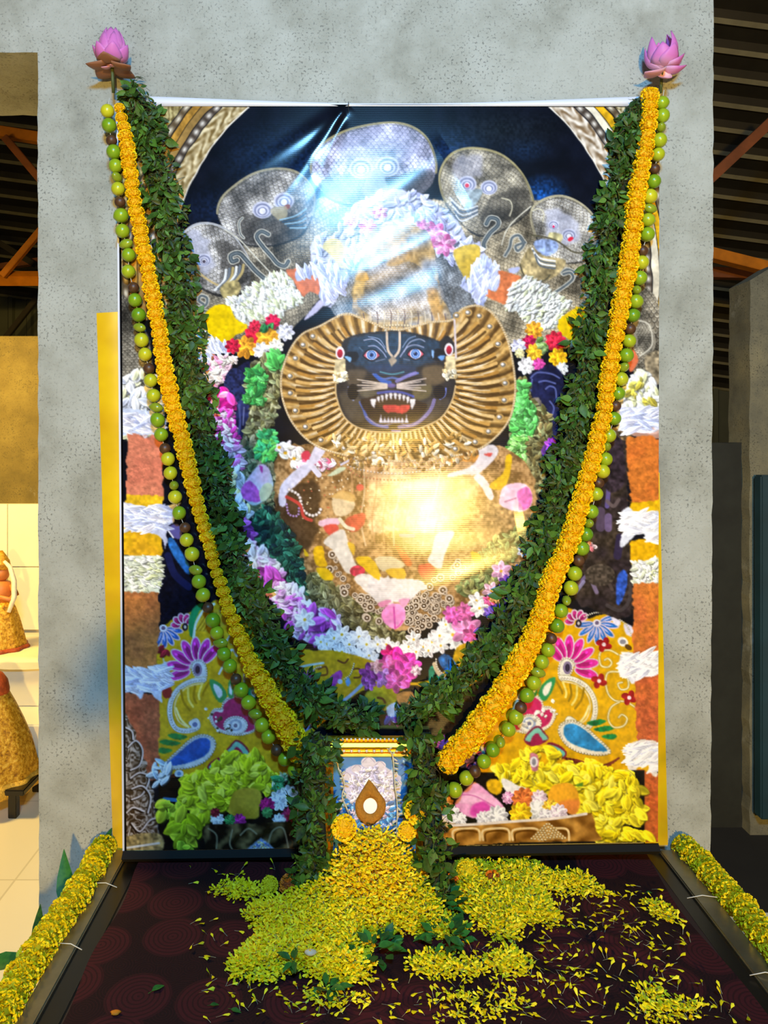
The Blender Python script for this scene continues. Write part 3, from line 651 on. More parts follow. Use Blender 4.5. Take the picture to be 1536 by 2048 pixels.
    for q, w, c in [((540, 890, 600, 920, 640, 930, 700, 920, 780, 930, 850, 890, 920, 880), 5, '5a74c0'), ((560, 900, 620, 950, 680, 960), 9, '2f62c8'), ((740, 950, 820, 910, 900, 880), 8, '8a80c8'), ((600, 870, 700, 890, 800, 870), 3, '58a0b0'),
                    ((430, 1130, 460, 1190, 490, 1270, 560, 1320, 660, 1340), 7, '4a66c0'), ((1060, 1110, 1030, 1190, 960, 1270, 880, 1320, 760, 1340), 8, '8478b4'), ((480, 1250, 600, 1330, 740, 1300, 860, 1330, 980, 1250), 3, '9a8cb4'),
                    ((580, 1050, 680, 1040, 780, 1045, 880, 1080), 6, '4c58b8'), ((330, 1000, 330, 1070, 370, 1110), 4, 'a8b0dc'), ((1160, 1010, 1150, 1070, 1110, 1100), 4, '7080d8'),
                    ((460, 600, 540, 590, 610, 640, 650, 700), 2, 'b8bce0'), ((500, 570, 590, 590, 640, 660), 2, '8fa0c8'), ((500, 650, 560, 650, 620, 700, 650, 745), 2.4, 'a8aed8'), ((800, 700, 850, 620, 930, 590, 980, 610), 2, 'b8bce0'), ((790, 660, 840, 590, 900, 565), 2, '8fa0c8'),
                    ((770, 740, 830, 660, 900, 640, 970, 660), 2.4, 'b0b4dc'), ((420, 660, 450, 690), 2, '5a708c'), ((560, 780, 640, 760), 1.8, '8088a8'), ((800, 760, 850, 770), 1.8, '8088a8'), ((700, 1372, 770, 1374), 4, 'a48ad0')]: S(r5(*q), w * .85, c, a=.85)
    E(705.5, 784, 11, 16, '141218'); E(879, 784, 12, 14, '15121c')
    # ears and jewels
    P(r5(290, 740, 320, 700, 400, 700, 410, 760, 340, 790), '15161e'); P(r5(295, 740, 350, 745, 340, 785), '7fb0e0'); P(r5(1040, 700, 1100, 670, 1160, 720, 1120, 770, 1040, 760), '15161e'); P(r5(1035, 690, 1060, 690, 1050, 760), '8ab4e8'); P(r5(1090, 740, 1150, 730, 1130, 775), '6a9ce0')
    for (x, y) in ((680, 706), (898, 699)): E(x, y, 9, 13, 'e9dfe4'); E(x, y + 1, 5.5, 8.5, 'c8203c', col2='8a1024')
    for (xa, ya, xb, yb) in ((670, 718, 690, 762), (892, 713, 911, 758)):
        P([(xa, ya), (xb, ya), (xb + 2, yb), (xa - 3, yb)], 'd8c49a', smooth=False, amt=.2)
        splat([(xa - 4, yb - 16), (xb + 4, yb - 16), (xb + 4, yb + 2), (xa - 4, yb + 2)], 30, 4, ['eee2c8', 'd2b888', 'f4ecd8'], .7, smooth=False)
    S([(909, 640), (911, 690), (912, 715)], 4, 'd8c8cc')
    # eyes
    for (x, y) in ((743, 710), (831, 707.6)):
        E(x, y, 17, 11.5, '1a1c28'); E(x, y, 16, 10.4, 'd8586c', soft=.15); E(x, y, 11, 10.2, 'dfe6fa'); E(x, y, 9, 9, '4a78c8'); E(x, y, 6.2, 6.2, 'b8d0f4'); E(x, y, 4.8, 4.8, '2a4890'); E(x, y, 2.6, 2.6, '0c1024'); E(x - 1.5, y - 2, 1, 1, 'ffffff')
        S([(x - 17, y + 1), (x - 8, y - 9), (x + 6, y - 10), (x + 17, y - 1)], 2.2, '0f1220'); S([(x - 16, y + 3), (x, y + 12), (x + 16, y + 3)], 2, '10121c')
    # brow mark
    S(r5(655, 535, 658, 620, 668, 690, 700, 735), 4.6, 'd3bba6'); S(r5(765, 535, 765, 620, 758, 690, 725, 738), 4.6, 'd8c0ac'); P(r5(705, 735, 668, 768, 695, 825, 746, 770), 'a89684', smooth=False, amt=.1)
    # muzzle, whiskers
    E(783, 771, 12, 6, '6a5a9c', soft=.5)
    for k in range(5): S(r5(655, 975 + k * 8, 405 + (k % 2) * 40, 935 + k * 24), 3.2, 'ddc8b8', smooth=False, w1=1.6); S(r5(745, 975 + k * 8, 990 - (k % 2) * 45, 925 + k * 27), 3.2, 'd8c4bc', smooth=False, w1=1.6)
    # mouth
    P(r5(430, 1120, 520, 1085, 620, 1060, 720, 1050, 830, 1070, 930, 1120, 1000, 1150, 960, 1230, 860, 1300, 740, 1310, 600, 1300, 500, 1240), '2a1c1c', amt=.15)
    P(r5(560, 1120, 700, 1090, 840, 1120, 860, 1180, 720, 1160, 600, 1170), '4c3420', a=.8, soft=3)
    P(r5(620, 1160, 680, 1150, 760, 1155, 850, 1150, 840, 1200, 790, 1225, 720, 1215, 650, 1215), 'c23a3a', amt=.1, col2='d84a40')
    for (x, y, w, h) in [(540, 1105, 50, 70), (585, 1085, 26, 48), (618, 1073, 26, 50), (652, 1063, 28, 50), (690, 1058, 28, 50), (728, 1058, 28, 50), (765, 1062, 28, 52), (800, 1072, 26, 50), (835, 1085, 28, 58), (875, 1105, 50, 82)]:
        P(r5(x - w / 2, y, x, y - 8, x + w / 2, y, x + w * .3, y + h * .6, x + (8 if x < 600 else -8 if x > 820 else 0), y + h, x - w * .3, y + h * .6), 'e6dee0')
    for k, (x, h) in enumerate([(605, 62), (638, 45), (668, 48), (698, 46), (727, 46), (757, 46), (787, 46), (823, 62)]):
        P(r5(x - 16, 1298, x - 5, 1298 - h * .6, x, 1298 - h, x + 6, 1298 - h * .6, x + 16, 1298, x, 1304), 'dcd6e4')
    # ---- outer flower garland (magenta, pink, white) down both sides and under the body
    splat(r4(270, 1040, 380, 1020, 460, 1150, 440, 1200, 330, 1220, 280, 1160), 26, 12, ['d0249c', 'e04cb0', 'b81c84', 'ee9ccc'], .6)
    splat(r4(280, 1220, 440, 1190, 470, 1360, 510, 1579, 400, 1600, 330, 1420), 110, 10, ['f0d8ec', 'e088d0', 'd048b4', 'f6e8f4', 'c83ca8'], .45)
    splat(b1(150, 0, 300, 0, 340, 130, 330, 230, 250, 240, 200, 110), 40, 10, ['eed0e8', 'dc70c0', 'e8e4f4', 'e0a0d8'], .5)
    splat(b1(220, 270, 330, 260, 330, 430, 400, 600, 300, 680, 250, 480), 55, 11, ['dfe4f0', 'e6dfb0', 'cfd8ec', 'e8e0a0'], .6)
    splat(b1(300, 660, 400, 660, 440, 800, 360, 830), 24, 10, ['8a3c98', 'b060c0', '6a3080'], .5)
    splat(b1(380, 850, 480, 840, 620, 1000, 660, 1120, 560, 1160, 440, 1120, 400, 960), 60, 12, ['e8e8f4', 'f0e8e4', 'd8d4ec', 'e2c0e0'], .55, jit=.08)
    splat(b1(480, 1080, 640, 1080, 680, 1150, 560, 1280, 500, 1200), 26, 12, ['c050b8', 'e4a0dc', 'a43898'], .5)
    splat(b1(600, 1180, 700, 1150, 820, 1240, 820, 1340, 700, 1420, 600, 1340), 50, 12, ['e8d4f0', 'd890dc', 'efe6f6', 'c468c8'], .5, jit=.1)
    splat(b4(0, 40, 120, 60, 250, 130, 300, 270, 200, 420, 60, 280), 60, 12, ['d8a8e4', 'c068cc', 'eadcf4', 'b04cb8'], .5)
    splat(b4(240, 170, 460, 180, 480, 300, 380, 380, 260, 420), 36, 13, ['b050b4', 'd08cd8', 'cfc0ee', '9a3ca4'], .5)
    for (x, y, r) in [(380, 440, 75), (440, 390, 80), (500, 360, 80), (560, 440, 70), (500, 500, 70), (560, 540, 70), (640, 550, 80), (330, 420, 60), (640, 380, 80), (700, 440, 75), (200, 240, 85), (750, 560, 60), (790, 440, 65), (720, 530, 60)]:
        (q,) = b4(x, y); ros(q[0], q[1], r * .25, ['eef0f8', 'dfe4f2', 'f6f4f6'], 6, 2, 'dcb42c')
    for (x, y, r) in [(860, 440, 60), (930, 470, 60), (980, 500, 60), (1040, 460, 65), (1080, 400, 65), (1160, 460, 65), (1230, 420, 70), (1290, 370, 75), (1400, 360, 75), (1340, 280, 60), (1100, 500, 60), (1200, 490, 60), (1040, 540, 55), (1300, 450, 65), (1420, 430, 60)]:
        (q,) = b4(x, y); ros(q[0], q[1], r * .25, ['faf2f0', 'f2e8e8', 'ffffff'], 6, 2, 'e8b82c')
    for (x, y, r, c) in [(650, 1400, 60, 'e060b8'), (760, 1370, 60, 'd868a8'), (860, 1300, 70, 'f4eef0'), (890, 1360, 50, 'f6f2ee'), (980, 1220, 70, 'f0b8d0'), (1060, 1060, 80, 'f0b0d8'), (1030, 1250, 50, 'f6ecec'), (960, 1300, 50, 'e05c98'), (1100, 1150, 60, '6a3c9c'), (1200, 1050, 45, '5a78cc'), (1240, 900, 50, 'd8d8ee'), (1060, 1370, 45, '7040a8'), (960, 1390, 45, '7068b8')]:
        (q,) = b2(x, y); ros(q[0], q[1], r * .25, [c, np.clip(cc(c) * 1.12, 0, 1), cc(c) * .85], 6, 2, 'e4b02c' if c[0] == 'f' else None)
    for (x, y, r, c) in [(20, 320, 80, 'f6f2ee'), (120, 290, 110, 'e88cc4'), (160, 320, 70, 'd65a9c'), (30, 190, 60, 'e05cb0'), (120, 170, 55, 'd460a0'), (210, 130, 65, 'f8f2ea'), (280, 160, 45, '7a58c0'), (340, 130, 45, '6a48b0'), (330, 40, 60, 'f2d0e0'), (420, 60, 45, '4a3a88')]:
        (q,) = b5(x, y); ros(q[0], q[1], r * .28, [c, np.clip(cc(c) * 1.12, 0, 1), cc(c) * .85], 6, 2, 'e8b82c' if c[0] == 'f' else None)
    splat(b2(1420, 60, 1510, 20, 1480, 180, 1410, 190), 20, 9, ['7a2c9c', 'a048c0', '58307c'], .5)
    # lotus buds on both shoulders
    P(b1(340, 380, 400, 290, 480, 200, 540, 210, 580, 290, 590, 380, 540, 470, 440, 530, 370, 490, 330, 430), 'd8c0e0', col2='b8d0e0', amt=.05); P(b1(335, 390, 400, 330, 470, 400, 490, 490, 420, 500, 350, 470), 'c05cc0', amt=.15); P(b1(480, 420, 530, 350, 585, 370, 560, 460, 500, 500), 'c8d0b0'); P(b1(480, 210, 510, 220, 500, 270), 'b03c98')
    P(b2(1050, 460, 1080, 380, 1160, 350, 1260, 360, 1310, 440, 1300, 530, 1220, 580, 1120, 560, 1050, 520), 'f0c4e0', amt=.05, col2='f4d8ea'); P(b2(1190, 420, 1270, 380, 1310, 450, 1290, 540, 1210, 570, 1200, 500), 'e46cb8', amt=.15); S(b2(1090, 500, 1180, 470), 2.5, 'c07ca0')
    # ---- embroidered yellow cloth at the bottom (left / right / centre)
    YL = [(318, 1270), (345, 1240), (375, 1228), (410, 1215), (440, 1200), (480, 1230), (540, 1290), (620, 1300), (700, 1330), (720, 1360), (690, 1400), (640, 1450), (600, 1500), (560, 1560), (420, 1560), (316, 1560), (310, 1400)]
    P(YL, 'd2ac1e', amt=.08, tn=12, col2='c39c1a', warp=2)
    YR = [(1040, 1330), (1085, 1230), (1120, 1215), (1150, 1220), (1175, 1235), (1205, 1228), (1235, 1238), (1270, 1265), (1300, 1330), (1300, 1560), (1000, 1560), (960, 1500), (1000, 1420)]
    P(YR, 'e0ac10', amt=.07, tn=12, col2='d8a20c', warp=2)
    P([(590, 1340), (640, 1300), (740, 1320), (800, 1360), (860, 1360), (900, 1330), (920, 1290), (1000, 1280), (980, 1340), (900, 1390), (830, 1370), (790, 1385), (730, 1380), (640, 1440)], 'd7a81c', amt=.1, col2='c79820')
    S(b4(440, 940, 560, 860, 690, 740), 6, '9fb0d8'); S(b4(1150, 780, 1290, 860), 6, 'd8c0a0'); S(b4(110, 640, 220, 610, 350, 590), 4, 'b8d0d8'); S(b4(170, 1150, 300, 1070), 7, '8a90d0')
    P(b4(640, 830, 690, 820, 700, 940, 640, 960, 520, 930), '120e0e'); P(b4(1100, 830, 1160, 800, 1290, 870, 1280, 900, 1110, 900), '120e0e')
    P(b4(380, 760, 420, 690, 490, 650, 500, 710, 450, 770, 400, 840), 'a83ca8', amt=.15); E(680, 1363, 5, 5, 'c8d4f0'); P(b4(530, 740, 550, 700, 570, 750, 545, 780), '6aa4e0')
    for q in ((310, 640, 370, 620, 380, 680, 320, 690), (590, 640, 640, 640, 650, 700, 600, 710), (470, 570, 520, 590, 550, 560)): S(b4(*q), 3.5, '6a3c20')
    beads(b4(520, 720, 570, 680, 600, 590), 2, 'e6dcc0'); beads(b4(230, 680, 290, 630, 330, 620), 2, 'dcdce8')
    for a_ in (-.6, -.1, .4): (q,) = b4(240, 740); E(q[0] + math.sin(a_) * 12, q[1] - math.cos(a_) * 12, 4, 12, 'a05090', a_)
    P(b4(1205, 640, 1240, 610, 1255, 650, 1220, 760, 1200, 720), '1f8a6c', amt=.2); P(b4(1265, 700, 1290, 680, 1315, 740, 1300, 810, 1275, 780), '1f8a6c', amt=.2)
    P(b4(1280, 560, 1320, 520, 1380, 540, 1450, 640, 1480, 720, 1400, 730, 1320, 640), '2f74c0', amt=.35); S(b4(1250, 600, 1290, 680, 1400, 750), 9, 'd8c09c'); beads(b4(1262, 560, 1280, 640, 1400, 745), 2.4, 'f0e2d0')
    # muddled lower centre: pale lotus, brown cloth
    P(b4(690, 840, 780, 790, 900, 800, 950, 860, 900, 960, 800, 970, 700, 920), 'b8a824', amt=.15, col2='9a8a2c'); S(b4(790, 870, 830, 880, 850, 910), 4, '5a3020'); P(b4(950, 840, 1060, 820, 1100, 900, 1060, 960, 960, 920), 'c48a4c', amt=.15)
    P(b4(860, 960, 930, 910, 970, 960, 990, 1060, 900, 1060), 'd8dcf0', amt=.06); splat(b4(860, 1040, 1000, 1020, 1000, 1080, 870, 1080), 16, 8, ['4a5cc0', '8a48b0', 'c8ccf0'], .5)
    P(b4(1220, 1100, 1300, 1000, 1400, 1010, 1410, 1200, 1210, 1200), '7a5030', amt=.2); 
    for (x, y) in ((1350, 1090), (1250, 1180), (1330, 1180)): (q,) = b4(x, y); E(q[0], q[1], 9, 8, '2c1810'); E(q[0] - 1, q[1] - 2, 5, 4, '5a3822')
    P([(830, 1480), (905, 1395), (1000, 1380), (990, 1440), (930, 1500), (900, 1560), (840, 1540)], '1c1410', warp=3, a=.85)
    for a_ in (-.8, -.3, .2, .7): E(882 + math.sin(a_) * 16, 1500 - math.cos(a_) * 16, 3.5, 15, 'b85cb4', a_)
    splat([(920, 1500), (960, 1480), (975, 1510), (930, 1540), (900, 1545)], 40, 5, ['8a60a8', '3c3c78', 'c04868', 'd8ccd8', '2f6a80'], .8)
    # magenta rose
    for (x, y, r, c) in [(890, 520, 75, 'c82068'), (960, 600, 130, 'd8309c'), (1040, 610, 100, 'e040a8'), (880, 620, 90, 'e060a0'), (990, 680, 110, 'e84cb4'), (830, 710, 80, 'b87cc8'), (730, 680, 90, '8c3c8c'), (940, 740, 90, 'e45cac'), (1100, 650, 45, 'f0c8d8'), (720, 760, 55, 'a050a0'), (780, 620, 55, 'e09ca0')]:
        (q,) = b4(x, y); ros(q[0], q[1], r * .25, [c, np.clip(cc(c) * 1.2, 0, 1), cc(c) * .75], 6, 3)
    # embroidery helpers, shared by the left and right halves (right is the mirrored design)
    def petalfan(cx, cy, angs, r0, r1_, w, col, dark):
        for a_ in angs:
            ux, uy = math.sin(a_), -math.cos(a_); L = (r1_ - r0) / 2; mx, my = cx + ux * (r0 + L), cy + uy * (r0 + L)
            E(mx, my, w + 2.5, L + 3, 'd8c0d0', a_); E(mx, my, w, L, col, a_); E(mx - ux * 4, my - uy * 4, w * .5, L * .72, dark, a_)
            E(mx + ux * L * .45 - 2, my + uy * L * .45, w * .4, L * .22, np.clip(cc(col) * 1.35, 0, 1), a_, soft=.6)
    R_ = math.radians
    for side in (0, 1):
        if side == 0:
            f = lambda *q: b3(*q); wht, mag, mdk, blu, pearl = 'cfd8e4', 'c838b4', '8a1c70', '2458b4', 'c8d0d8'
        else:
            f = lambda *q: [(2 * 765 - x, y - 4) for x, y in b3(*q)]; wht, mag, mdk, blu, pearl = 'f0ead8', 'e02c9c', 'b01470', '2a86c4', 'f0e6d0'
        sg = 1 if side == 0 else -1
        (q,) = f(650, 620); petalfan(q[0], q[1], [sg * R_(d) for d in (-108, -82, -55, -28, -4, 20, 42)], 17, 62, 8.5, mag, mdk)
        P(f(600, 600, 640, 550, 700, 570, 720, 660, 700, 720, 640, 690), wht); E(q[0], q[1] + 2, 9, 13, '8a7a9c'); E(q[0], q[1] + 2, 5, 8, '2c2440'); beads(f(600, 600, 640, 552, 700, 570, 722, 660, 700, 725, 640, 695), 2.4, pearl, closed=True)
        # curled pearl paisley
        cur = f(700, 705, 600, 720, 500, 780, 440, 880, 435, 1000, 480, 1090, 570, 1110, 650, 1080, 640, 1030, 600, 1050)
        S(cur, 11, '8f8a60'); S(cur, 9, wht); beads(cur, 2.4, pearl, 5.5); S(f(690, 735, 580, 760, 500, 830, 470, 930, 500, 1030, 560, 1075), 3, 'e6d090')
        for k in range(5): S(f(520 + k * 55, 790 - k * 15, 540 + k * 40, 880 - k * 20, 590 + k * 25, 950 - k * 30), 4, ('9c7a10', 'f0dc70')[k % 2]); 
        S(f(480, 930, 520, 1020, 580, 1080), 4, 'f0e49c'); (q,) = f(630, 1060); E(q[0], q[1], 9, 9, wht); E(q[0], q[1], 5, 5, '5c6c9c')
        # heart
        hp = f(770, 1000, 790, 960, 850, 960, 860, 900, 930, 850, 1010, 870, 1050, 960, 1100, 1090, 1000, 1120, 880, 1110, 800, 1070)
        P(f(745, 1000, 780, 940, 840, 930, 860, 870, 940, 825, 1040, 850, 1110, 1090, 1000, 1140, 870, 1130, 780, 1080), pearl); P(hp, 'a01c60' if side == 0 else 'c41c5c', amt=.08); beads(f(745, 1000, 780, 940, 840, 930, 860, 870, 940, 825), 2.3, pearl); beads(f(750, 1020, 790, 1085, 870, 1130, 1000, 1140, 1100, 1100), 2.3, pearl)
        (q,) = f(950, 1065); E(q[0], q[1], 24, 18, wht); beads([(q[0] + 23 * math.cos(t_ * .4), q[1] + 17 * math.sin(t_ * .4)) for t_ in range(16)], 2.4, pearl); E(q[0], q[1], 13, 12, '9aa8c4'); E(q[0], q[1], 8, 8, wht); E(q[0], q[1] + 1, 4, 4, '6c6c8c')
        # leaves above the heart
        for lq, c in (((745, 705, 830, 740, 880, 830, 830, 890, 770, 810), 0), ((890, 830, 900, 710, 930, 750, 930, 850), 1), ((1040, 790, 1130, 750, 1145, 800, 1090, 880), 2)):
            P(f(*lq), '1c8a50'); gx = f(*lq); mx = sum(a_[0] for a_ in gx) / len(gx); my = sum(a_[1] for a_ in gx) / len(gx); P([(mx + (a_[0] - mx) * .55, my + (a_[1] - my) * .6) for a_ in gx], wht)
        # big blue drop with pearl border and three green leaves
        g = (lambda *q: b6(*q)) if side == 0 else (lambda *q: [(2 * 774 - x, y - 28) for x, y in b6(*q)])
        P(g(360, 370, 470, 260, 570, 170, 660, 140, 740, 170, 755, 240, 700, 330, 600, 390, 480, 410, 400, 405), '9a8a50'); P(g(370, 370, 480, 260, 580, 175, 660, 148, 735, 175, 748, 240, 695, 325, 600, 380, 480, 400, 400, 398), pearl)
        P(g(385, 372, 470, 290, 570, 205, 650, 170, 705, 185, 715, 240, 680, 300, 590, 345, 480, 375), blu, amt=.15, tn=12)
        beads(g(370, 370, 480, 262, 580, 176, 660, 150, 735, 177, 748, 240, 695, 325, 600, 380, 480, 402, 400, 398), 2.6, pearl, 6, closed=True)
        for lq in ((395, 150, 450, 138, 540, 160, 500, 185, 440, 178), (330, 200, 380, 184, 490, 208, 440, 230, 370, 222), (315, 265, 350, 245, 430, 262, 390, 285, 340, 285)): P(g(*lq), '0f7a3c', amt=.2)
        # wine coloured lotus of the hem
        P(g(830, 290, 860, 230, 910, 185, 980, 230, 1010, 300, 940, 340), '7a1838'); P(g(840, 290, 868, 240, 910, 200, 970, 240, 995, 300), '7ac0ac'); P(g(870, 300, 890, 265, 912, 240, 950, 270, 960, 330, 900, 330), '9a1c48')
        P(g(695, 380, 750, 330, 830, 310, 840, 370, 800, 430, 710, 430), '7a1838'); P(g(702, 390, 760, 345, 825, 330, 820, 370, 740, 420), '6cbcb0'); P(g(780, 375, 830, 360, 835, 410, 790, 400), 'a41c54')
    # small flowers and scrolls
    for f, sgn, oc in ((lambda *q: b3(*q), 1, '2c5cac'), (lambda *q: b5(*q), 0, '2a6cc0')):
        if sgn: fl = [(380, 300, [R_(d) for d in (100, 125, 150, 175, 200)], 30)]; mg = (540, 260)
        else: fl = [(1050, 235, [R_(d) for d in (70, 100, 130, 155, 180, 205, 235, 262)], 34)]; mg = (908, 210)
        for (x, y, angs, r) in fl: (q,) = f(x, y); petalfan(q[0], q[1], angs, 8, r + 8, 4.5, oc, 'a8b0e8'); E(q[0], q[1], 8, 7, 'e0dcec'); E(q[0], q[1], 4, 4, '6a5a7a')
        (q,) = f(*mg); petalfan(q[0], q[1] + 6, [R_(d) for d in (-85, -50, -15, 20, 50)], 8, 24, 5, 'b82c78', '8a1850'); E(q[0] + 3, q[1] + 8, 6, 8, '2c2430'); E(q[0] + 3, q[1] + 8, 3, 4, 'c8c0b8')
    P(b3(590, 360, 580, 240, 620, 140, 700, 100, 660, 180, 630, 260, 620, 360), '1c8a58'); S(b3(620, 370, 640, 260, 700, 160, 780, 110), 5, 'c8dcd8'); P(b3(640, 300, 720, 180, 860, 160, 880, 260, 760, 330), 'd0b030', amt=.1)
    for k in range(3): S(b3(640 + k * 30, 320, 700 + k * 30, 230, 720 + k * 40, 180), 2.5, '9a7c18')
    S(b3(380, 540, 390, 610, 370, 640), 3, 'c8c8a8'); splat(b3(350, 470, 400, 460, 410, 500, 360, 510), 5, 7, ['8a1c30', 'a82c3c'], .6); P(b3(370, 780, 440, 770, 440, 840, 390, 850), '8a2428')
    for q in ((820, 660, 870, 560, 920, 470, 960, 520), (1020, 720, 1020, 560), (880, 400, 930, 330, 950, 340)): S(b3(*q), 4, 'c4cfd4')
    for q in [(1065, 480, 1080, 440, 1140, 430, 1200, 460), (1065, 480, 1080, 540, 1130, 550, 1155, 520, 1130, 490, 1105, 500), (1110, 660, 1130, 590, 1220, 590, 1270, 640, 1270, 700, 1220, 710, 1200, 670, 1230, 660), (1110, 660, 1130, 740, 1180, 790, 1260, 800, 1340, 850),
              (1210, 800, 1150, 840, 1130, 920, 1170, 980, 1240, 970, 1265, 920, 1230, 890, 1205, 910)]: S(b5(*q), 4.5, '9a8434'); S(b5(*q), 2.6, 'f0e4b0')
    for (x, y) in ((1100, 390), (1065, 650), (1280, 770)):
        (q,) = b5(x, y)
        for k in range(4): E(q[0] + 9 * math.cos(k * 1.57 + .5), q[1] + 8 * math.sin(k * 1.57 + .5), 8, 6, 'b81c28', k * 1.57, col2='8a1018')
        E(q[0], q[1], 4, 4, 'f0dce0')
    (q,) = b5(1235, 370); E(q[0], q[1], 11, 9, 'f0e8e0', .6); E(q[0], q[1], 6, 5, '8a8894'); E(q[0] + 11, q[1] + 11, 8, 5, '5a3c18', .6)
    P(b5(1150, 190, 1210, 200, 1215, 250, 1180, 250), 'e4def0'); P(b5(1245, 240, 1310, 270, 1300, 330, 1255, 310), 'e0daee'); beads(b5(960, 190, 1050, 160, 1150, 180, 1250, 240, 1300, 330), 2, 'f2ead0')
    for a_ in (-1.1, -.5, .1): E(1310 + math.sin(a_) * 24, 1490 - math.cos(a_) * 24, 8.5, 16, 'd838a8', a_)
    splat(b5(740, 780, 780, 900, 700, 980, 500, 980), 18, 3.5, ['efe6d8', 'd8d0c8'], .9); splat(b3(720, 920, 760, 1060, 860, 1150, 1000, 1160), 16, 3, ['3c3c30', 'c8d0d8'], .9)
    # dark fringe under the drops
    for k in range(7): S(b6(500, 420, 460 - 22 * k + 40, 500, 400 + k * 30, 590), 3, '4a2018'); S(b7(860 + k * 12, 275 + k * 2, 950 + k * 25, 330, 1100 + k * 18, 360 - k * 14), 4, ('7a3424', '4a1c14')[k % 2])
    (q,) = b6(480, 440); E(q[0], q[1], 9, 8, 'c8d8e8'); E(q[0], q[1], 4, 4, '6088b8')
    # black statue parts at right and left, between cloth and column
    P([(1185, 900), (1250, 880), (1256, 1000), (1262, 1100), (1262, 1230), (1190, 1220), (1150, 1190), (1160, 1080)], '2a2226', amt=.35, col2='3a3028', warp=3)
    for q, w, c in [((320, 0, 310, 130, 300, 240), 9, '6a5aa0'), ((360, 0, 355, 120), 5, '8a8478'), ((250, 280, 250, 400), 18, '5c4a66'), ((310, 320, 310, 410), 14, '7a6494'), ((300, 200, 350, 240, 390, 190), 7, '6c5c5c'), ((400, 480, 380, 620), 16, '2c2448'), ((80, 850, 160, 760, 260, 780, 330, 760), 7, '7a6a9c'), ((190, 830, 220, 900), 8, '8a789c'), ((60, 900, 120, 820), 7, '9088b0'), ((300, 800, 340, 880), 6, '5a4c48'), ((300, 1000, 400, 1040, 470, 960, 480, 800), 7, '4a4244')]: S(R2(*q), w, c, a=.8)
    P(R2(370, 880, 380, 780, 420, 730, 455, 760, 450, 860, 400, 990, 370, 980), '2848a0', amt=.3, col2='3058c0'); E(1200, 1150, 30, 22, '4a4038', amt=.4); splat(R2(160, 520, 210, 540, 200, 570, 150, 560), 14, 4, ['d8a0a8', 'c06870', 'e0c8c8'], .8)
    P([(1205, 880), (1240, 870), (1250, 960), (1222, 985), (1200, 950)], '30262e', amt=.4)
    P([(325, 1010), (360, 1000), (400, 1100), (410, 1180), (330, 1240), (318, 1200), (322, 1100)], '0b0d1c', amt=.3)
    P(L2(1290, 500, 1330, 490, 1430, 650, 1470, 740, 1440, 760, 1380, 690, 1310, 580), '2868b8', amt=.2); P(L2(1300, 400, 1370, 380, 1400, 480, 1330, 480), '5a5498'); S(L2(1280, 410, 1330, 480), 3, 'e0e0ee'); S(L2(1290, 620, 1340, 760, 1450, 860), 14, '161c48')
    # ---- side columns of stacked flowers
    def blockrow(pts, col, col2=None, amt=.12, warp=3, cells=True):
        P(pts, col, col2=col2, amt=amt, warp=warp, wn=7, smooth=False, tn=7)
        if cells:
            xs = [q[0] for q in pts]; ys = [q[1] for q in pts]
            for _ in range(int((max(xs) - min(xs)) * (max(ys) - min(ys)) / 60)):
                x = min(xs) + 6 + rng.random() * (max(xs) - min(xs) - 12); y = min(ys) + 5 + rng.random() * (max(ys) - min(ys) - 10)
                g = rng.random() * 6.3; S([(x, y), (x + 3.5 * math.cos(g), y + 3 * math.sin(g)), (x + 7 * math.cos(g + .7), y + 4 * math.sin(g + .7))], 1.5, cc(col) * (.7 if rng.random() < .6 else 1.16), a=.42)
    splat([(235, 770), (300, 740), (322, 800), (322, 868), (240, 868)], 70, 15, ['e4e8f4', 'd4dcf2', 'eef0ee', 'c9d0e8', 'dfe2c0'], .5, jit=.05)
    P([(238, 820), (322, 830), (326, 872), (300, 868), (290, 880), (280, 868), (255, 870), (238, 868)], 'c9d4f2', amt=.03)
    blockrow([(254, 866), (275, 868), (292, 878), (305, 870), (325, 880), (327, 1000), (300, 1002), (252, 995)], 'd98468', 'd07860', .08)
    blockrow([(252, 990), (326, 992), (326, 1022), (300, 1015), (252, 1012)], 'e4b824', cells=False); blockrow([(240, 1055), (322, 1058), (325, 1110), (310, 1115), (240, 1112)], 'e4b41c', 'd8a420', cells=False)
    P(L2(915, 200, 960, 215, 1050, 240, 1180, 250, 1260, 270, 1320, 240, 1330, 350, 1290, 400, 1270, 570, 1230, 470, 1150, 440, 1050, 420, 940, 390, 915, 350), 'c4ccf0', amt=.04, col2='d4d4ee', warp=3)
    J = [(243, 1112), (322, 1112), (326, 1150), (318, 1186), (246, 1186)]
    P(J, 'd4dccc', smooth=False); splat(J, 90, 8, ['f0f2f0', 'dce4d0', 'c6ccb0', 'eef2f6', 'd0d8a8'], .4, ang=.2, jit=.07, smooth=False)
    blockrow([(246, 1184), (316, 1184), (320, 1230), (314, 1330), (300, 1342), (246, 1336)], 'c07a40', 'a8683c', .14); blockrow([(243, 1385), (318, 1390), (318, 1560), (243, 1560)], 'b86444', 'a05038', .16)
    P(L2(935, 1465, 1000, 1480, 1060, 1500, 1150, 1480, 1240, 1450, 1280, 1440, 1290, 1580, 1320, 1620, 1240, 1640, 1240, 1740, 1170, 1690, 1120, 1640, 1080, 1720, 1040, 1690, 1030, 1640, 935, 1650), 'c8d2ee', amt=.04, warp=3); S(L2(935, 1640, 1100, 1600, 1310, 1610), 2, '98a8d0')
    splat(R1(560, 1120, 640, 1180, 700, 1350, 690, 1420, 420, 1400, 440, 1260), 80, 12, ['f2f2ee', 'e8ecd8', 'f8f8fa', 'dfe0b0', 'e6e8f0'], .5, jit=.05)
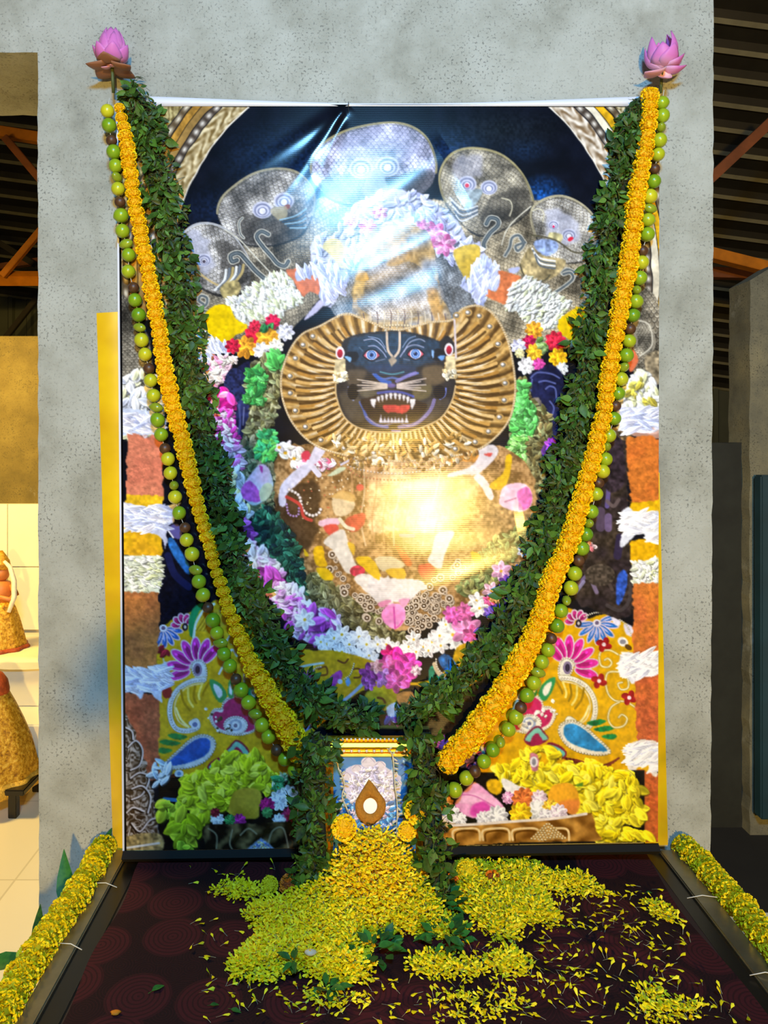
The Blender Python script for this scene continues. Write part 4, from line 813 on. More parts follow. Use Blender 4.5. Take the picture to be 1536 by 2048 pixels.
    for (x, y) in ((620, 1370), (520, 1220), (490, 1290)): (q,) = R1(x, y); splat([(q[0] - 12, q[1] - 8), (q[0] + 12, q[1] - 8), (q[0] + 10, q[1] + 10), (q[0] - 10, q[1] + 10)], 7, 7, ['d8c850', 'c8c060'], .5, smooth=False)
    P(R1(390, 1410, 480, 1400, 700, 1410, 700, 1600, 470, 1570, 400, 1520), 'd4d6f2', amt=.03); P(R1(470, 1570, 690, 1560, 700, 1640, 500, 1620), 'e0a890', a=.8); P(R1(460, 1030, 500, 960, 540, 1040, 480, 1130), 'd87048')
    P(R1(330, 1560, 470, 1560, 490, 1620, 440, 1660, 360, 1600), '7a6448', amt=.5)
    blockrow([(1252, 876), (1290, 870), (1320, 878), (1320, 1012), (1265, 1012), (1256, 960)], 'd87a30', 'cc6c2c', .12); blockrow([(1262, 1005), (1320, 1000), (1320, 1034), (1258, 1034)], 'e8b414', cells=False); blockrow([(1260, 1080), (1320, 1075), (1320, 1128), (1262, 1128)], 'e4ac10', cells=False)
    P(R2(405, 280, 470, 250, 520, 310, 580, 320, 640, 290, 700, 290, 700, 490, 620, 495, 560, 440, 480, 500, 430, 550, 400, 550, 420, 450, 470, 400, 420, 360), 'e2e4f0', amt=.04, warp=2)
    J = [(1263, 1124), (1320, 1118), (1320, 1172), (1266, 1172)]; P(J, 'e0e2d4', smooth=False); splat(J, 50, 8, ['f4f4ee', 'e2e6cc', 'd8dcb0', 'f6f6f8'], .45, jit=.06, smooth=False)
    blockrow([(1266, 1166), (1320, 1166), (1320, 1310), (1290, 1330), (1266, 1330)], 'd67c34', 'cc6c38', .12); blockrow([(1268, 1350), (1320, 1335), (1320, 1485), (1274, 1485)], 'cc6834', 'c05c34', .14); blockrow([(1276, 1540), (1320, 1545), (1320, 1700), (1286, 1690)], 'cc6c30', 'c05a2c', .14)
    P(R2(400, 1380, 490, 1370, 500, 1440, 540, 1450, 580, 1390, 700, 1350, 700, 1470, 580, 1520, 500, 1600, 460, 1560, 390, 1530), 'e6e6f0', amt=.05, warp=3)
    P(b7(1250, 250, 1290, 180, 1450, 165, 1460, 380, 1410, 370, 1400, 310, 1330, 330, 1300, 400, 1280, 350, 1250, 290), 'ece4dc', amt=.06, warp=3)
    LW = ['d4d8f2', 'c0c8ee', 'e4e6f8', 'b6bee8', 'dcdcf4']; WW = ['f2f0f4', 'e2e2f0', 'faf8fa', 'd6d8ea', 'eae4ec']
    for poly, cols, an in (([(243, 1010), (342, 1015), (336, 1060), (245, 1062)], LW, .1), ([(243, 1338), (338, 1338), (330, 1382), (245, 1386)], LW, .15), ([(240, 828), (322, 832), (322, 862), (240, 862)], LW, 0.), ([(1247, 1028), (1318, 1026), (1318, 1086), (1252, 1058)], WW, -.2), ([(1245, 1312), (1318, 1302), (1318, 1348), (1252, 1350)], WW, -.3), ([(1254, 1492), (1318, 1488), (1318, 1540), (1264, 1528)], WW, -.2), ([(1242, 822), (1318, 820), (1318, 864), (1252, 860)], LW, 0.)):
        splat(poly, 48, 19, cols, .24, ang=an, jit=.03, smooth=False, edge=False)
    # ---- bottom strip: plates of flowers and fruit
    P([(318, 1555), (1290, 1540), (1290, 1704), (318, 1704)], '14100e', smooth=False, amt=.3)
    sl, m = p.mask([(243, 1440), (262, 1450), (275, 1480), (290, 1520), (300, 1560), (310, 1610), (322, 1690), (318, 1704), (243, 1704)], warp=4)
    t = np.clip(.45 + .9 * np.sin(N[12][sl] * 7 + X[sl] * .16 + Y[sl] * .1) * np.cos(N2[12][sl] * 6 + Y[sl] * .22), 0, 1)[..., None]
    p.put(sl, m, cc('3a2a1c') * (1 - t) + cc('a8a09c') * t)
    for q in [(90, 250, 150, 200, 200, 270, 180, 380, 110, 420), (110, 480, 180, 440, 250, 480, 200, 600, 120, 640), (120, 560, 200, 540, 260, 620, 240, 740), (120, 820, 180, 880, 250, 800, 300, 780), (80, 740, 130, 700, 210, 730), (70, 100, 120, 130, 130, 190)]: S(b6(*q), 5, '241810'); S([(x + 2, y - 2) for x, y in b6(*q)], 3, 'c8c4cc')
    P(b6(60, 920, 330, 890, 340, 1030, 60, 1060), '8a7a50', amt=.4); S(b6(60, 1000, 330, 960), 4, 'c8ccd0')
    P([(605, 1500), (700, 1495), (700, 1660), (605, 1660)], '2a1c14', amt=.4)
    splat(b6(265, 420, 330, 350, 410, 390, 400, 480, 300, 520), 26, 10, ['c8dcf0', 'a8c8ec', 'd8e4f4'], .4, jit=.06); S(b6(370, 630, 490, 640), 7, '3c78b4')
    GL = b6(500, 540, 560, 460, 700, 430, 840, 300, 980, 320, 1060, 300, 1120, 400, 1200, 470, 1180, 550, 1090, 560, 960, 540, 880, 600, 840, 700, 760, 690, 700, 800, 620, 790, 560, 700, 500, 640)
    P(GL, '7a8a10', warp=6); splat(GL, 330, 13, ['c0cc24', 'd2dc34', 'b0bc1c', 'dce24c', 'a4b020'], .6, jit=.1)
    splat(b6(320, 660, 480, 660, 480, 740, 360, 780), 12, 12, ['a8c030', 'b8cc34'], .7); splat(b6(420, 800, 500, 740, 600, 800, 640, 900, 600, 950, 460, 960), 30, 14, ['a8b820', 'c0c830', '98a818'], .55); splat(b6(470, 990, 550, 980, 550, 1030, 480, 1030), 5, 12, ['a0c030'], .7)
    splat(b6(1190, 470, 1300, 450, 1300, 560, 1200, 560), 30, 8, ['2c7c4c', '3c9060', 'b8d0b0'], .3)
    P(b6(850, 700, 880, 600, 920, 560, 1000, 545, 1070, 560, 1100, 610, 1080, 700, 1070, 770, 960, 775, 860, 740), 'b49428', amt=.06, tn=25, col2='c4a838')
    for (x, y, r, c) in [(765, 780, 50, 'dfe4f2'), (930, 790, 50, 'b02c8c'), (860, 785, 40, '3c8a4c'), (1230, 640, 75, 'd4dcf0'), (1300, 600, 70, 'd8e0f0'), (1140, 675, 55, 'b02470'), (1310, 750, 60, 'a82c6c'), (1230, 790, 50, 'd4dcf0'), (1370, 700, 60, 'a8603c'), (1390, 780, 60, 'c8d8ec'), (1140, 730, 40, '4c8c50'), (750, 730, 35, '8a2430')]:
        (q,) = b6(x, y); ros(q[0], q[1], r * .27, [c, np.clip(cc(c) * 1.15, 0, 1), cc(c) * .85], 9, 2)
    sl, m = p.mask(b6(650, 860, 720, 820, 1000, 815, 1450, 810, 1450, 1010, 1200, 1015, 950, 1025, 700, 1020, 670, 950), warp=2)
    t = np.clip(.35 + .5 * np.sin(X[sl] * .13 + np.sin(Y[sl] * .09) * 2 + N[25][sl] * 2) + .3 * N[7][sl], 0, 1)[..., None]
    p.put(sl, m, cc('1c130c') * (1 - t) + cc('7a6440') * t)
    for q in [(700, 850, 760, 900, 760, 1000), (880, 860, 860, 960, 880, 1010), (940, 900, 1000, 850, 1060, 890), (1140, 1000, 1180, 870, 1260, 850, 1300, 1000), (1310, 900, 1340, 860, 1400, 870)]: S(b6(*q), 3, 'b0a080', a=.7)
    P(b6(980, 1015, 1040, 960, 1095, 920, 1150, 960, 1200, 1010), '8a98b4', smooth=False); splat(b6(1010, 1010, 1095, 935, 1180, 1005), 50, 2.4, ['d8e0ec', '4860b0', 'c8b880'], .9, smooth=False)
    GR = b7(420, 340, 500, 330, 600, 300, 700, 340, 850, 320, 950, 330, 1050, 300, 1150, 370, 1290, 380, 1300, 450, 1230, 520, 1310, 600, 1290, 660, 1230, 700, 1260, 780, 1100, 790, 1060, 740, 1050, 600, 950, 640, 960, 500, 900, 440, 780, 440, 740, 500, 640, 480, 500, 440)
    P(GR, 'a8900a', warp=6); splat(GR, 460, 14, ['ecd420', 'f2e030', 'e0c818', 'f4e648', 'd4b810'], .6, jit=.08)
    splat(b7(1270, 770, 1400, 760, 1400, 800, 1280, 800), 14, 12, ['e8d420', 'd8c018'], .5); splat(b7(1290, 480, 1350, 470, 1370, 680, 1310, 700), 18, 11, ['d8c41c', 'a8941c', 'e6d428'], .6); splat(b7(600, 210, 640, 200, 840, 230, 850, 260, 720, 290, 600, 330), 20, 11, ['e0c81c', 'eed82c'], .5)
    P(b7(640, 250, 690, 260, 690, 350, 650, 350), 'c87890', amt=.2); (q,) = b7(665, 300); E(q[0], q[1], 8, 11, 'e8e0e4'); E(q[0], q[1], 4, 7, '8c8894')
    P(b7(755, 540, 770, 470, 820, 440, 900, 440, 945, 490, 955, 590, 920, 640, 860, 610, 800, 590), 'eca828', amt=.04, tn=25); P(b7(820, 560, 950, 540, 950, 600, 920, 640, 860, 615), 'dc7c3c', a=.8, soft=6); P(b7(930, 450, 980, 430, 970, 460), '5c8c28')
    P(b7(160, 580, 200, 510, 270, 440, 300, 435, 370, 490, 460, 570, 470, 610, 400, 630, 300, 660, 220, 640), 'ec98cc', amt=.06, col2='f4b0d8'); P(b7(270, 580, 340, 550, 390, 600, 330, 650, 260, 640), 'd848ac', soft=4); P(b7(170, 560, 260, 500, 390, 520, 300, 560), 'f4b8dc', soft=2); S(b7(200, 510, 290, 520, 420, 590), 2, 'd070b0')
    P(b7(360, 440, 390, 410, 440, 420, 460, 480, 430, 510, 380, 490), 'e8b418', amt=.12); P(b7(455, 420, 490, 410, 560, 450, 620, 470, 610, 500, 500, 500), 'f0ecec', amt=.04)
    for (x, y, r, c) in [(500, 530, 40, 'e4a0cc'), (600, 540, 75, 'cc6c34'), (700, 530, 50, 'f0d0e4'), (690, 610, 65, 'f0eeee'), (580, 630, 70, 'e8bc1c'), (770, 590, 50, 'ecb838'), (820, 630, 60, 'ecd8e8'), (430, 650, 70, 'eceaf2'), (130, 640, 65, 'efe4ea'), (190, 670, 45, 'f2eef2'), (340, 660, 45, 'e8e4ee'), (740, 640, 40, 'e8e0ec'), (100, 570, 50, 'd88c48')]:
        (q,) = b7(x, y); ros(q[0], q[1], r * .31, [c, np.clip(cc(c) * 1.1, 0, 1), cc(c) * .86], 10, 2)
    sl, m = p.mask(b7(60, 705, 250, 700, 520, 680, 800, 660, 1000, 630, 1040, 640, 1065, 740, 1090, 800, 900, 808, 500, 820, 60, 830), warp=1)
    t = np.clip(.5 + .35 * np.sin(X[sl] * .1 + np.sin(Y[sl] * .12) * 1.6) + .3 * N[12][sl], 0, 1)[..., None]
    p.put(sl, m, cc('6a4010') * (1 - t) + cc('cc9440') * t)
    for k in range(4): S(b7(150 + k * 190, 800, 150 + k * 190, 740, 240 + k * 190, 725, 310 + k * 190, 735, 320 + k * 190, 800), 4, 'e6c890'); S(b7(165 + k * 190, 805, 168 + k * 190, 755, 240 + k * 190, 740, 300 + k * 190, 750), 3, '5a3408')
    S(b7(60, 708, 250, 702, 520, 682, 800, 662, 1000, 632), 5, 'e8dcd4'); P(b7(640, 800, 690, 740, 755, 685, 820, 740, 880, 795), 'b88c48', smooth=False)
    for k in range(5): beads(b7(650 + k * 22, 790 + k * 2, 700 + k * 12, 745 + k * 10, 755, 695 + k * 22, 815 - k * 12, 745 + k * 10, 870 - k * 22, 790), 2.2, 'f0e0b4', 6)
    img *= (1 + .05 * N[4] + .05 * N2[7] + .03 * N[25])[..., None]
    return np.clip(img, 0, 1)
# ---------------------------------------------------------------- structure
def slab(name, poly, y0, y1, mats, jit=.0, step=.05):
    """prism from an outline in x,z; outline subdivided and slightly chipped"""
    pts = []
    for i, a in enumerate(poly):
        b = poly[(i + 1) % len(poly)]; L = math.dist(a, b); n = max(1, int(L / step))
        for k in range(n):
            t = k / n; j = jit if 0 < k else 0
            pts.append((a[0] + (b[0] - a[0]) * t + rnd.uniform(-j, j), a[1] + (b[1] - a[1]) * t + rnd.uniform(-j, j)))
    n = len(pts); V = [(x, y0, z) for x, z in pts] + [(x, y1, z) for x, z in pts]
    Fs = [tuple(range(n)), tuple(range(n, 2 * n))[::-1]] + [(i, n + i, n + (i + 1) % n, (i + 1) % n) for i in range(n)]
    bm = bmesh.new(); m = mesh(name, V, Fs); bm.from_mesh(m); bpy.data.meshes.remove(m)
    return bmm(name, bm, mats=mats)
xl, xr = W(78, 0).x, W(1424, 0).x; zl = W(0, 105).z
struct('wall_back', slab('wall_back', [(xl, 0), (xr - .006, 0), (xr + .003, 2.0), (xr + .006, 4.4), (-3.6, 4.4), (-3.6, zl), (xl - .004, zl), (xl - .002, 1.5)], 0, .40, [M_wall], .0018, .035))
def floor_mat():
    t = NT('floor_tiles'); br = t.n('ShaderNodeTexBrick', Scale=1.0, offset=0.0)
    t.l(t.obj(), br.inputs['Vector'])
    br.inputs['Color1'].default_value = lin('e8dec0'); br.inputs['Color2'].default_value = lin('e2d8ba'); br.inputs['Mortar'].default_value = lin('ccc2a4')
    br.inputs['Mortar Size'].default_value = .004; br.inputs['Brick Width'].default_value = .6; br.inputs['Row Height'].default_value = .6
    return t.set(Base_Color=br.outputs[0], Roughness=.3)
M_floor = floor_mat()
struct('floor', boxmesh('floor', (-6, -7, -.12), (6, 7, 0), [M_floor], 0))
struct('floor_dark_sheet', boxmesh('floor_dark_sheet', (xr - .03, .41, .0), (6, 6.9, .006), [simple('darkened_floor', '14110d', .95, 0, .3, 5)], 0))  # near-black sheet added over the floor to darken the right side
# corrugated roof sheet, falling away from the hall and to the right
M_roof = simple('roof_pan_shaded', '221f17', .5, .2, .25, 6); M_roof_lit = simple('roof_rib_lit', '8c8870', .5, .2, .2, 6)  # one sheet; glancing light on its ribs is painted as a paler material
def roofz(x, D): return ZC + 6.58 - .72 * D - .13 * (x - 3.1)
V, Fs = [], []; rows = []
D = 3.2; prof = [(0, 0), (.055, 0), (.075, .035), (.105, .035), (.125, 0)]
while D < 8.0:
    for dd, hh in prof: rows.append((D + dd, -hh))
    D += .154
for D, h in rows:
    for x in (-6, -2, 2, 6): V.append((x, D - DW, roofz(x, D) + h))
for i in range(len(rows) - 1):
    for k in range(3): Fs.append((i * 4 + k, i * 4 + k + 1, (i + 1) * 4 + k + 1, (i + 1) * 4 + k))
struct('ceiling', mesh('ceiling', V, Fs, False, [M_roof, M_roof_lit], [1 if (i // 3) % 5 == 2 else 0 for i in range(len(Fs))]))
# ribbed cladding at the far end
M_clad = simple('far_cladding', '4c5044', .5, .3, .15, 4)
V, Fs = [], []; x = -6.0; cols = []
while x < 6:
    for dx, dy in ((0, 0), (.12, 0), (.14, -.03), (.18, -.03), (.2, 0)): cols.append((x + dx, dy))
    x += .2
for x, dy in cols: V += [(x, 8.1 - DW + dy, 0), (x, 8.1 - DW + dy, 4.2)]
for i in range(len(cols) - 1): Fs.append((2 * i, 2 * i + 2, 2 * i + 3, 2 * i + 1))
struct('wall_far', mesh('wall_far', V, Fs, False, [M_clad]))
# painted steel of the roof
M_orange = simple('orange_steel', 'c87a18', .5, .0, .2, 9); M_rust = simple('primer_steel', '7a4424', .6, 0, .25, 8); M_dsteel = simple('dark_steel', '2c2620', .6, .2, .2, 8)
nb = [0]
def beam(p, q, w, h, mat):
    nb[0] += 1; p = Vector(p); q = Vector(q); L = (q - p).length
    bm = bmesh.new(); boxbm(bm, (-w / 2, -h / 2, 0), (w / 2, h / 2, L), .004)
    bmesh.ops.transform(bm, matrix=frame((1, 0, 0), q - p, p), verts=bm.verts)
    return struct('trim_%d' % nb[0], bmm('trim', bm, mats=[mat]))
beam(G(-90, 557, 6.2), G(400, 557, 6.2), .09, .09, M_orange)
beam(G(-90, 250, 5.2), G(200, 296, 5.2), .07, .075, M_orange)
beam(G(10, 275, 5.1), G(140, 430, 5.1), .05, .05, M_rust)
beam(G(5, 552, 6.1), G(150, 380, 6.1), .05, .05, M_orange)
beam(G(-60, 450, 6.6), G(120, 560, 6.6), .05, .05, M_dsteel)
beam(G(-60, 543, 6.7), G(160, 510, 6.7), .05, .07, M_rust)
beam(G(0, 690, 7.4), G(150, 500, 7.4), .05, .05, M_dsteel)
beam(G(1400, 503, 5.6), G(1640, 563, 5.6), .08, .10, M_orange)
beam(G(1380, 545, 5.9), G(1620, 552, 5.9), .08, .09, M_rust)
beam(G(1380, 395, 4.6), G(1620, 170, 4.6), .06, .07, M_rust)
# rough column and low wall beyond the right edge
M_sheet = simple('teal_painted_board', '123542', .5, 0, .35, 3); M_paint = simple('dark_painted_concrete', '1d201b', .8, 0, .35, 7, .4)
cxl = G(1500, 0, 3.0).x
struct('wall_right', slab('wall_right', [(cxl, 0), (cxl + .5, 0), (cxl + .5, 2.3), (cxl + .12, 2.3), (cxl, 2.225)], 3.0 - DW, 3.165 - DW, [M_conc], .004, .05))
struct('wall_low', slab('wall_low', [(xr + .12, 0), (cxl - .002, 0), (cxl - .002, G(0, 885, 3.2).z), (xr + .12, G(0, 895, 3.2).z)], 3.06 - DW, 3.3 - DW, [M_paint], .004, .05))
struct('door_1', boxmesh('door_1', (cxl + .006, 2.93 - DW, .1), (cxl + .5, 2.985 - DW, G(0, 950, 2.95).z), [M_sheet], .006))
# ---------------------------------------------------------------- lit shrine room behind the left edge
M_yplast = plaster('ochre_plaster', [(.30, '54481e'), (.5, '70602c'), (.7, '88783c')], '4a4020')
M_tile = simple('cream_tile', 'e6dfc8', .25, 0, .04, 3)
struct('wall_shrine', boxmesh('wall_shrine', (-4.2, 4.25 - DW, 0), (-1.35, 4.4 - DW, G(0, 672, 4.25).z), [M_yplast], .004))
zt = G(0, 1008, 4.2).z
wn = struct('wall_tiling', boxmesh('wall_tiling', (-4.2, 4.22 - DW, 0), (-1.35, 4.249 - DW, zt), [simple('tile_grout', 'b8ac8c', .7)], 0))
tz = [.53 + k * (zt - .53) / 2 for k in range(3)]
tm = {}
for r in range(2):
    for k in range(5):
        a = (-4.19 + k * .57, 4.205 - DW, tz[r] + .002); part('tile', boxmesh('tile', a, (a[0] + .566, 4.222 - DW, tz[r + 1] - .002), [M_tile], .002), wn)
def tier(name, D0, D1, z0, z1):
    o = struct(name, boxmesh(name, (-4.2, D0 - DW, z0), (-1.36, D1 - DW, z1), [M_tile], .006)); return o
tier('trim_11', 3.42, 4.22, 0, .29); tier('trim_12', 3.66, 4.22, .29, .515)
M_cream = simple('cream_cloth', 'eadfb8', .8, 0, .05, 5, .3)
V, Fs = [], []; nx, ny = 24, 10
for j in range(ny + 1):
    for i in range(nx + 1):
        x = -3.4 + i * 2.0 / nx; t = j / ny
        if t < .6: V.append((x, 4.1 - DW - t / .6 * .47, .522 + .004 * math.sin(x * 9 + j)))
        else: V.append((x, 3.63 - DW - .012 * math.sin(x * 14) * (t - .6), .522 - (t - .6) / .4 * (.03 + .012 * math.sin(x * 7))))
for j in range(ny):
    for i in range(nx): q = j * (nx + 1) + i; Fs.append((q, q + 1, q + nx + 2, q + nx + 1))
top('altar_cloth', mesh('altar_cloth', V, Fs, True, [M_cream]), 'cream cloth spread on the upper step of the lit shrine room', 'cloth')
M_gold = NT('gold_brocade'); _n = M_gold.noise(60, 5, .7); M_gold.bump(_n, .8, .006)
M_gold = M_gold.set(Base_Color=M_gold.ramp(_n, [(.35, '8a5a0c'), (.5, 'd09a20'), (.65, 'f0c850')]), Roughness=.45, Metallic=.25)
M_skin = simple('orange_stone', 'c87838', .5, 0, .1, 40); M_pearlw = simple('white_beads', 'f2e8cc', .4, 0, .1, 80); M_redg = simple('red_gold_cloth', 'a8481c', .6, 0, .3, 50, .5); M_black = simple('black_lacquer', '15120f', .35)
b0 = Vector((G(2, 0, 3.85).x, 3.85 - DW, .526))
st = empty('statue', b0, 'small figure in a golden skirt standing on the cream cloth of the upper step', 'statue')
TB = Matrix.Translation(b0)
part('skirt', lathe('skirt', [(.125, 0), (.12, .02), (.108, .08), (.09, .15), (.07, .21), (.05, .24)], [M_gold], 36, lambda g, t: .07 * math.sin(9 * g) * (1 - t)), st, TB)
part('hem', lathe('hem', [(.13, .0), (.134, .008), (.126, .018)], [M_redg], 36, lambda g, t: .07 * math.sin(9 * g)), st, TB)
part('torso', lathe('torso', [(.048, .23), (.055, .27), (.06, .31), (.045, .34), (.02, .35)], [M_skin], 20), st, TB)
part('head', lathe('head', [(.02, .345), (.036, .36), (.042, .385), (.036, .41), (.015, .425)], [M_skin], 20), st, TB)
part('crown', lathe('crown', [(.04, .405), (.046, .42), (.04, .45), (.022, .48), (.008, .5)], [M_gold], 20, lambda g, t: .06 * math.sin(8 * g)), st, TB)
for s in (-1, 1): part('arm', tube('arm', [(s * .055, 0, .32), (s * .085, -.02, .28), (s * .07, -.06, .26), (s * .03, -.085, .28)], [.018, .016, .013, .011], [M_skin], 8), st, TB)
for s in (-1, 1): part('bead_string', tube('bead_string', [(s * .03, -.03, .45), (s * .06, -.03, .42), (s * .085, -.04, .35), (s * .09, -.05, .27), (s * .075, -.08, .2)], [.008, .012, .014, .014, .01], [M_pearlw], 8), st, TB)
b1_ = Vector((G(-14, 0, 3.28).x, 3.28 - DW, 0))
so = empty('stool', b1_, 'low black wooden stool under the seated draped figure', 'stool'); T1 = Matrix.Translation(b1_); zs = .125
part('seat', boxmesh('seat', (-.2, -.15, zs - .025), (.2, .15, zs), [M_black], .004), so, T1)
for sx in (-1, 1):
    for sy in (-1, 1): part('leg', boxmesh('leg', (sx * .145 - .018, sy * .12 - .018, 0), (sx * .145 + .018, sy * .12 + .018, zs - .024), [M_black], .003), so, T1)
s2 = empty('statue', b1_ + Vector((0, 0, zs + .002)), 'seated figure wrapped in golden brocade on the low black stool', 'statue'); T2 = Matrix.Translation(s2.location)
part('robe', lathe('robe', [(.185, -.035), (.188, .0), (.18, .06), (.16, .14), (.13, .22), (.095, .3), (.07, .35), (.06, .37)], [M_gold], 40, lambda g, t: .05 * math.sin(10 * g) * (1 - t)), s2, T2)
part('lace_hem', lathe('lace_hem', [(.192, -.045), (.197, -.02), (.19, .015)], [simple('gold_lace', 'e0b040', .5, .3, .4, 120, .8)], 60, lambda g, t: .05 * math.sin(10 * g) + (.02 * abs(math.sin(24 * g)) if t == 0 else 0)), s2, T2)
part('hood', lathe('hood', [(.066, .33), (.068, .37), (.06, .41), (.04, .44), (.012, .455)], [M_redg], 24), s2, T2)
part('head', lathe('head', [(.03, .35), (.045, .38), (.045, .41), (.02, .43)], [M_skin], 16), s2, T2 @ Matrix.Translation((0, -.03, 0)))

# ---------------------------------------------------------------- the printed banner
QX = ((232.0, 1319.0), (245.0, 1316.0)); QY = ((209.0, 209.0), (1702.0, 1684.0))   # corners on the wall, top / bottom
RES = 1.5; NX, NY = 724, 993
PA = paint_banner(228, 206, 1322, 1706, RES)
u, v = np.meshgrid(np.linspace(0, 1, NX + 1), np.linspace(0, 1, NY + 1))
px = (QX[0][0] * (1 - u) + QX[0][1] * u) * (1 - v) + (QX[1][0] * (1 - u) + QX[1][1] * u) * v
py = (QY[0][0] * (1 - u) + QY[0][1] * u) * (1 - v) + (QY[1][0] * (1 - u) + QY[1][1] * u) * v
fx = np.clip((px - 228) / RES, 0, PA.shape[1] - 1.001); fy = np.clip((py - 206) / RES, 0, PA.shape[0] - 1.001)
ix, iy = fx.astype(int), fy.astype(int); ax, ay = (fx - ix)[..., None], (fy - iy)[..., None]
C = PA[iy, ix] * (1 - ax) * (1 - ay) + PA[iy, ix + 1] * ax * (1 - ay) + PA[iy + 1, ix] * (1 - ax) * ay + PA[iy + 1, ix + 1] * ax * ay
pxl = (px - QX[0][0] - (QX[1][0] - QX[0][0]) * v)                       # distance from the left edge
C[(pxl < 4)] = (.86, .87, .92); C[(pxl >= 4) & (pxl < 7.5)] = (.02, .02, .03); C[py < 213.5] = (.03, .04, .06)
C = np.where(C <= .04045, C / 12.92, ((C + .055) / 1.055) ** 2.4)
# shape of the hanging vinyl: leans out at the bottom, belly, tension folds from the nail at the top
def banner_d(px, py):
    vv = (py - 209) / 1490
    tt = np.clip((vv - .25) / .6, 0, 1); d = .022 + .03 * vv + .055 * tt * tt * (3 - 2 * tt)
    tx = np.clip((vv - .3) / .25, 0, 1); d = d + .024 * (px - 690) * S_ * tx * tx * (3 - 2 * tx)
    def fold(x0, y0, ang, w, L, a):
        ca, sa = math.cos(ang), math.sin(ang); t = (px - x0) * ca + (py - y0) * sa; n = -(px - x0) * sa + (py - y0) * ca
        return a * np.exp(-(n / w) ** 2) * np.clip(t / 20, 0, 1) * np.exp(-np.clip(t / L, 0, 9) ** 2)
    for x0, y0, a_, w, L, amp in [(697, 210, 2.22, 11, 190, .0035), (697, 210, 1.95, 9, 120, -.002), (700, 210, 2.55, 14, 200, .0025), (640, 330, 2.5, 26, 260, .0022), (900, 300, 2.55, 30, 330, .003), (930, 380, 2.6, 34, 330, -.0025), (900, 450, 2.65, 30, 300, .0026), (880, 520, 2.75, 26, 260, -.002), (900, 580, 2.9, 24, 260, .0018), (1060, 1110, 2.8, 26, 200, .0022), (1050, 1040, 2.95, 30, 330, -.0016)]:
        d = d + fold(x0, y0, a_, w, L, amp)
    d = d + .0012 * np.sin((px * .55 + py * .83) / 34 + np.sin(px / 90.) * 1.5) * np.exp(-((px - 770) / 260) ** 2 - ((py - 480) / 230) ** 2)
    d = d + .0009 * np.sin(py / 21 + np.sin(px / 130.) * 1.2) * np.exp(-((px - 850) / 300) ** 2 - ((py - 1010) / 190) ** 2)
    return d
d = banner_d(px, py); k = (DW - d) / F
co = np.stack([(px - CX) * k, -d, ZC - (py - CY) * k], -1).reshape(-1, 3).astype(np.float32)
idx = np.arange((NX + 1) * (NY + 1)).reshape(NY + 1, NX + 1)
quads = np.stack([idx[:-1, :-1], idx[1:, :-1], idx[1:, 1:], idx[:-1, 1:]], -1).reshape(-1, 4)
me = bpy.data.meshes.new('banner_print'); me.vertices.add(len(co)); me.vertices.foreach_set('co', co.ravel())
me.loops.add(len(quads) * 4); me.loops.foreach_set('vertex_index', quads.ravel().astype(np.int32))
me.polygons.add(len(quads)); me.polygons.foreach_set('loop_start', np.arange(0, len(quads) * 4, 4, dtype=np.int32))
me.polygons.foreach_set('use_smooth', np.ones(len(quads), bool)); me.update(calc_edges=True)
at_ = me.color_attributes.new('ink', 'FLOAT_COLOR', 'POINT'); at_.data.foreach_set('color', np.concatenate([C.reshape(-1, 3), np.ones((len(co), 1))], 1).astype(np.float32).ravel())
t = NT('printed_vinyl'); ca = t.n('ShaderNodeAttribute', attribute_name='ink')
sx = t.n('ShaderNodeSeparateXYZ'); t.l(t.obj(), sx.inputs[0])
rib = t.math('SINE', t.math('MULTIPLY', sx.outputs[2], 2 * math.pi / .0052)); wob = t.noise(70, 2)
t.bump(t.math('ADD', t.math('MULTIPLY', rib, .5), wob), .03, .001)
M_vinyl = t.set(Base_Color=ca.outputs['Color'], Roughness=.17, Specular_IOR_Level=.32)
me.materials.append(M_vinyl)
M_white = simple('white_vinyl', 'dfe2ec', .35)
bn = empty('banner', W(780, 1690, .12), 'large glossy printed vinyl banner of a lion-faced figure hung on the grey wall', 'banner')
part('print', me, bn)
n = 60; V = []; Fs = []
for i in range(n + 1):
    x = 300 + (1290 - 300) * i / n; sag = 14 * math.sin(math.pi * min(1, i / n)) ** 1.2
    for yy, dd in ((193 + sag, .020), (212, .0235)): V.append(W(x, yy if yy < 212 else 212.5, dd))
    V.append(W(x, 193 + sag, .014)); V.append(W(x, 212.5, .014))
for i in range(n): a = i * 4; Fs += [(a, a + 1, a + 5, a + 4), (a + 2, a, a + 4, a + 6), (a + 1, a + 3, a + 7, a + 5)]
part('top_hem', mesh('top_hem', V, Fs, True, [M_white]), bn, label='white unprinted hem')
M_lath = simple('wooden_lath', '2a2018', .8, 0, .2, 20)
for (x0, y0, x1, y1) in ((240, 215, 252, 1690), (1310, 215, 1308, 1675)):
    a, b = W(x0, y0, .0105), W(x1, y1, .045); part('batten', tube('batten', [a, b], .008, [M_lath], 4, False), bn)
part('bottom_shade_strip', tube('bottom_shade_strip', [W(246, 1713, .098), W(1317, 1697, .112)], .0145, [simple('shade_black', '080706', .9)], 4, False), bn)  # dark strip added as the shade below the banner's lower edge
part('nail', tube('nail', [W(697, 206, .012), W(697, 209, .034)], .0016, [simple('nail_steel', '8a8a88', .4, .8)], 8), bn)
part('tie_thread', tube('tie_thread', [W(697, 203, .03), W(696.5, 216, .032), W(697, 226, .03)], .0008, [simple('dark_thread', '20242c', .8)], 5), bn)
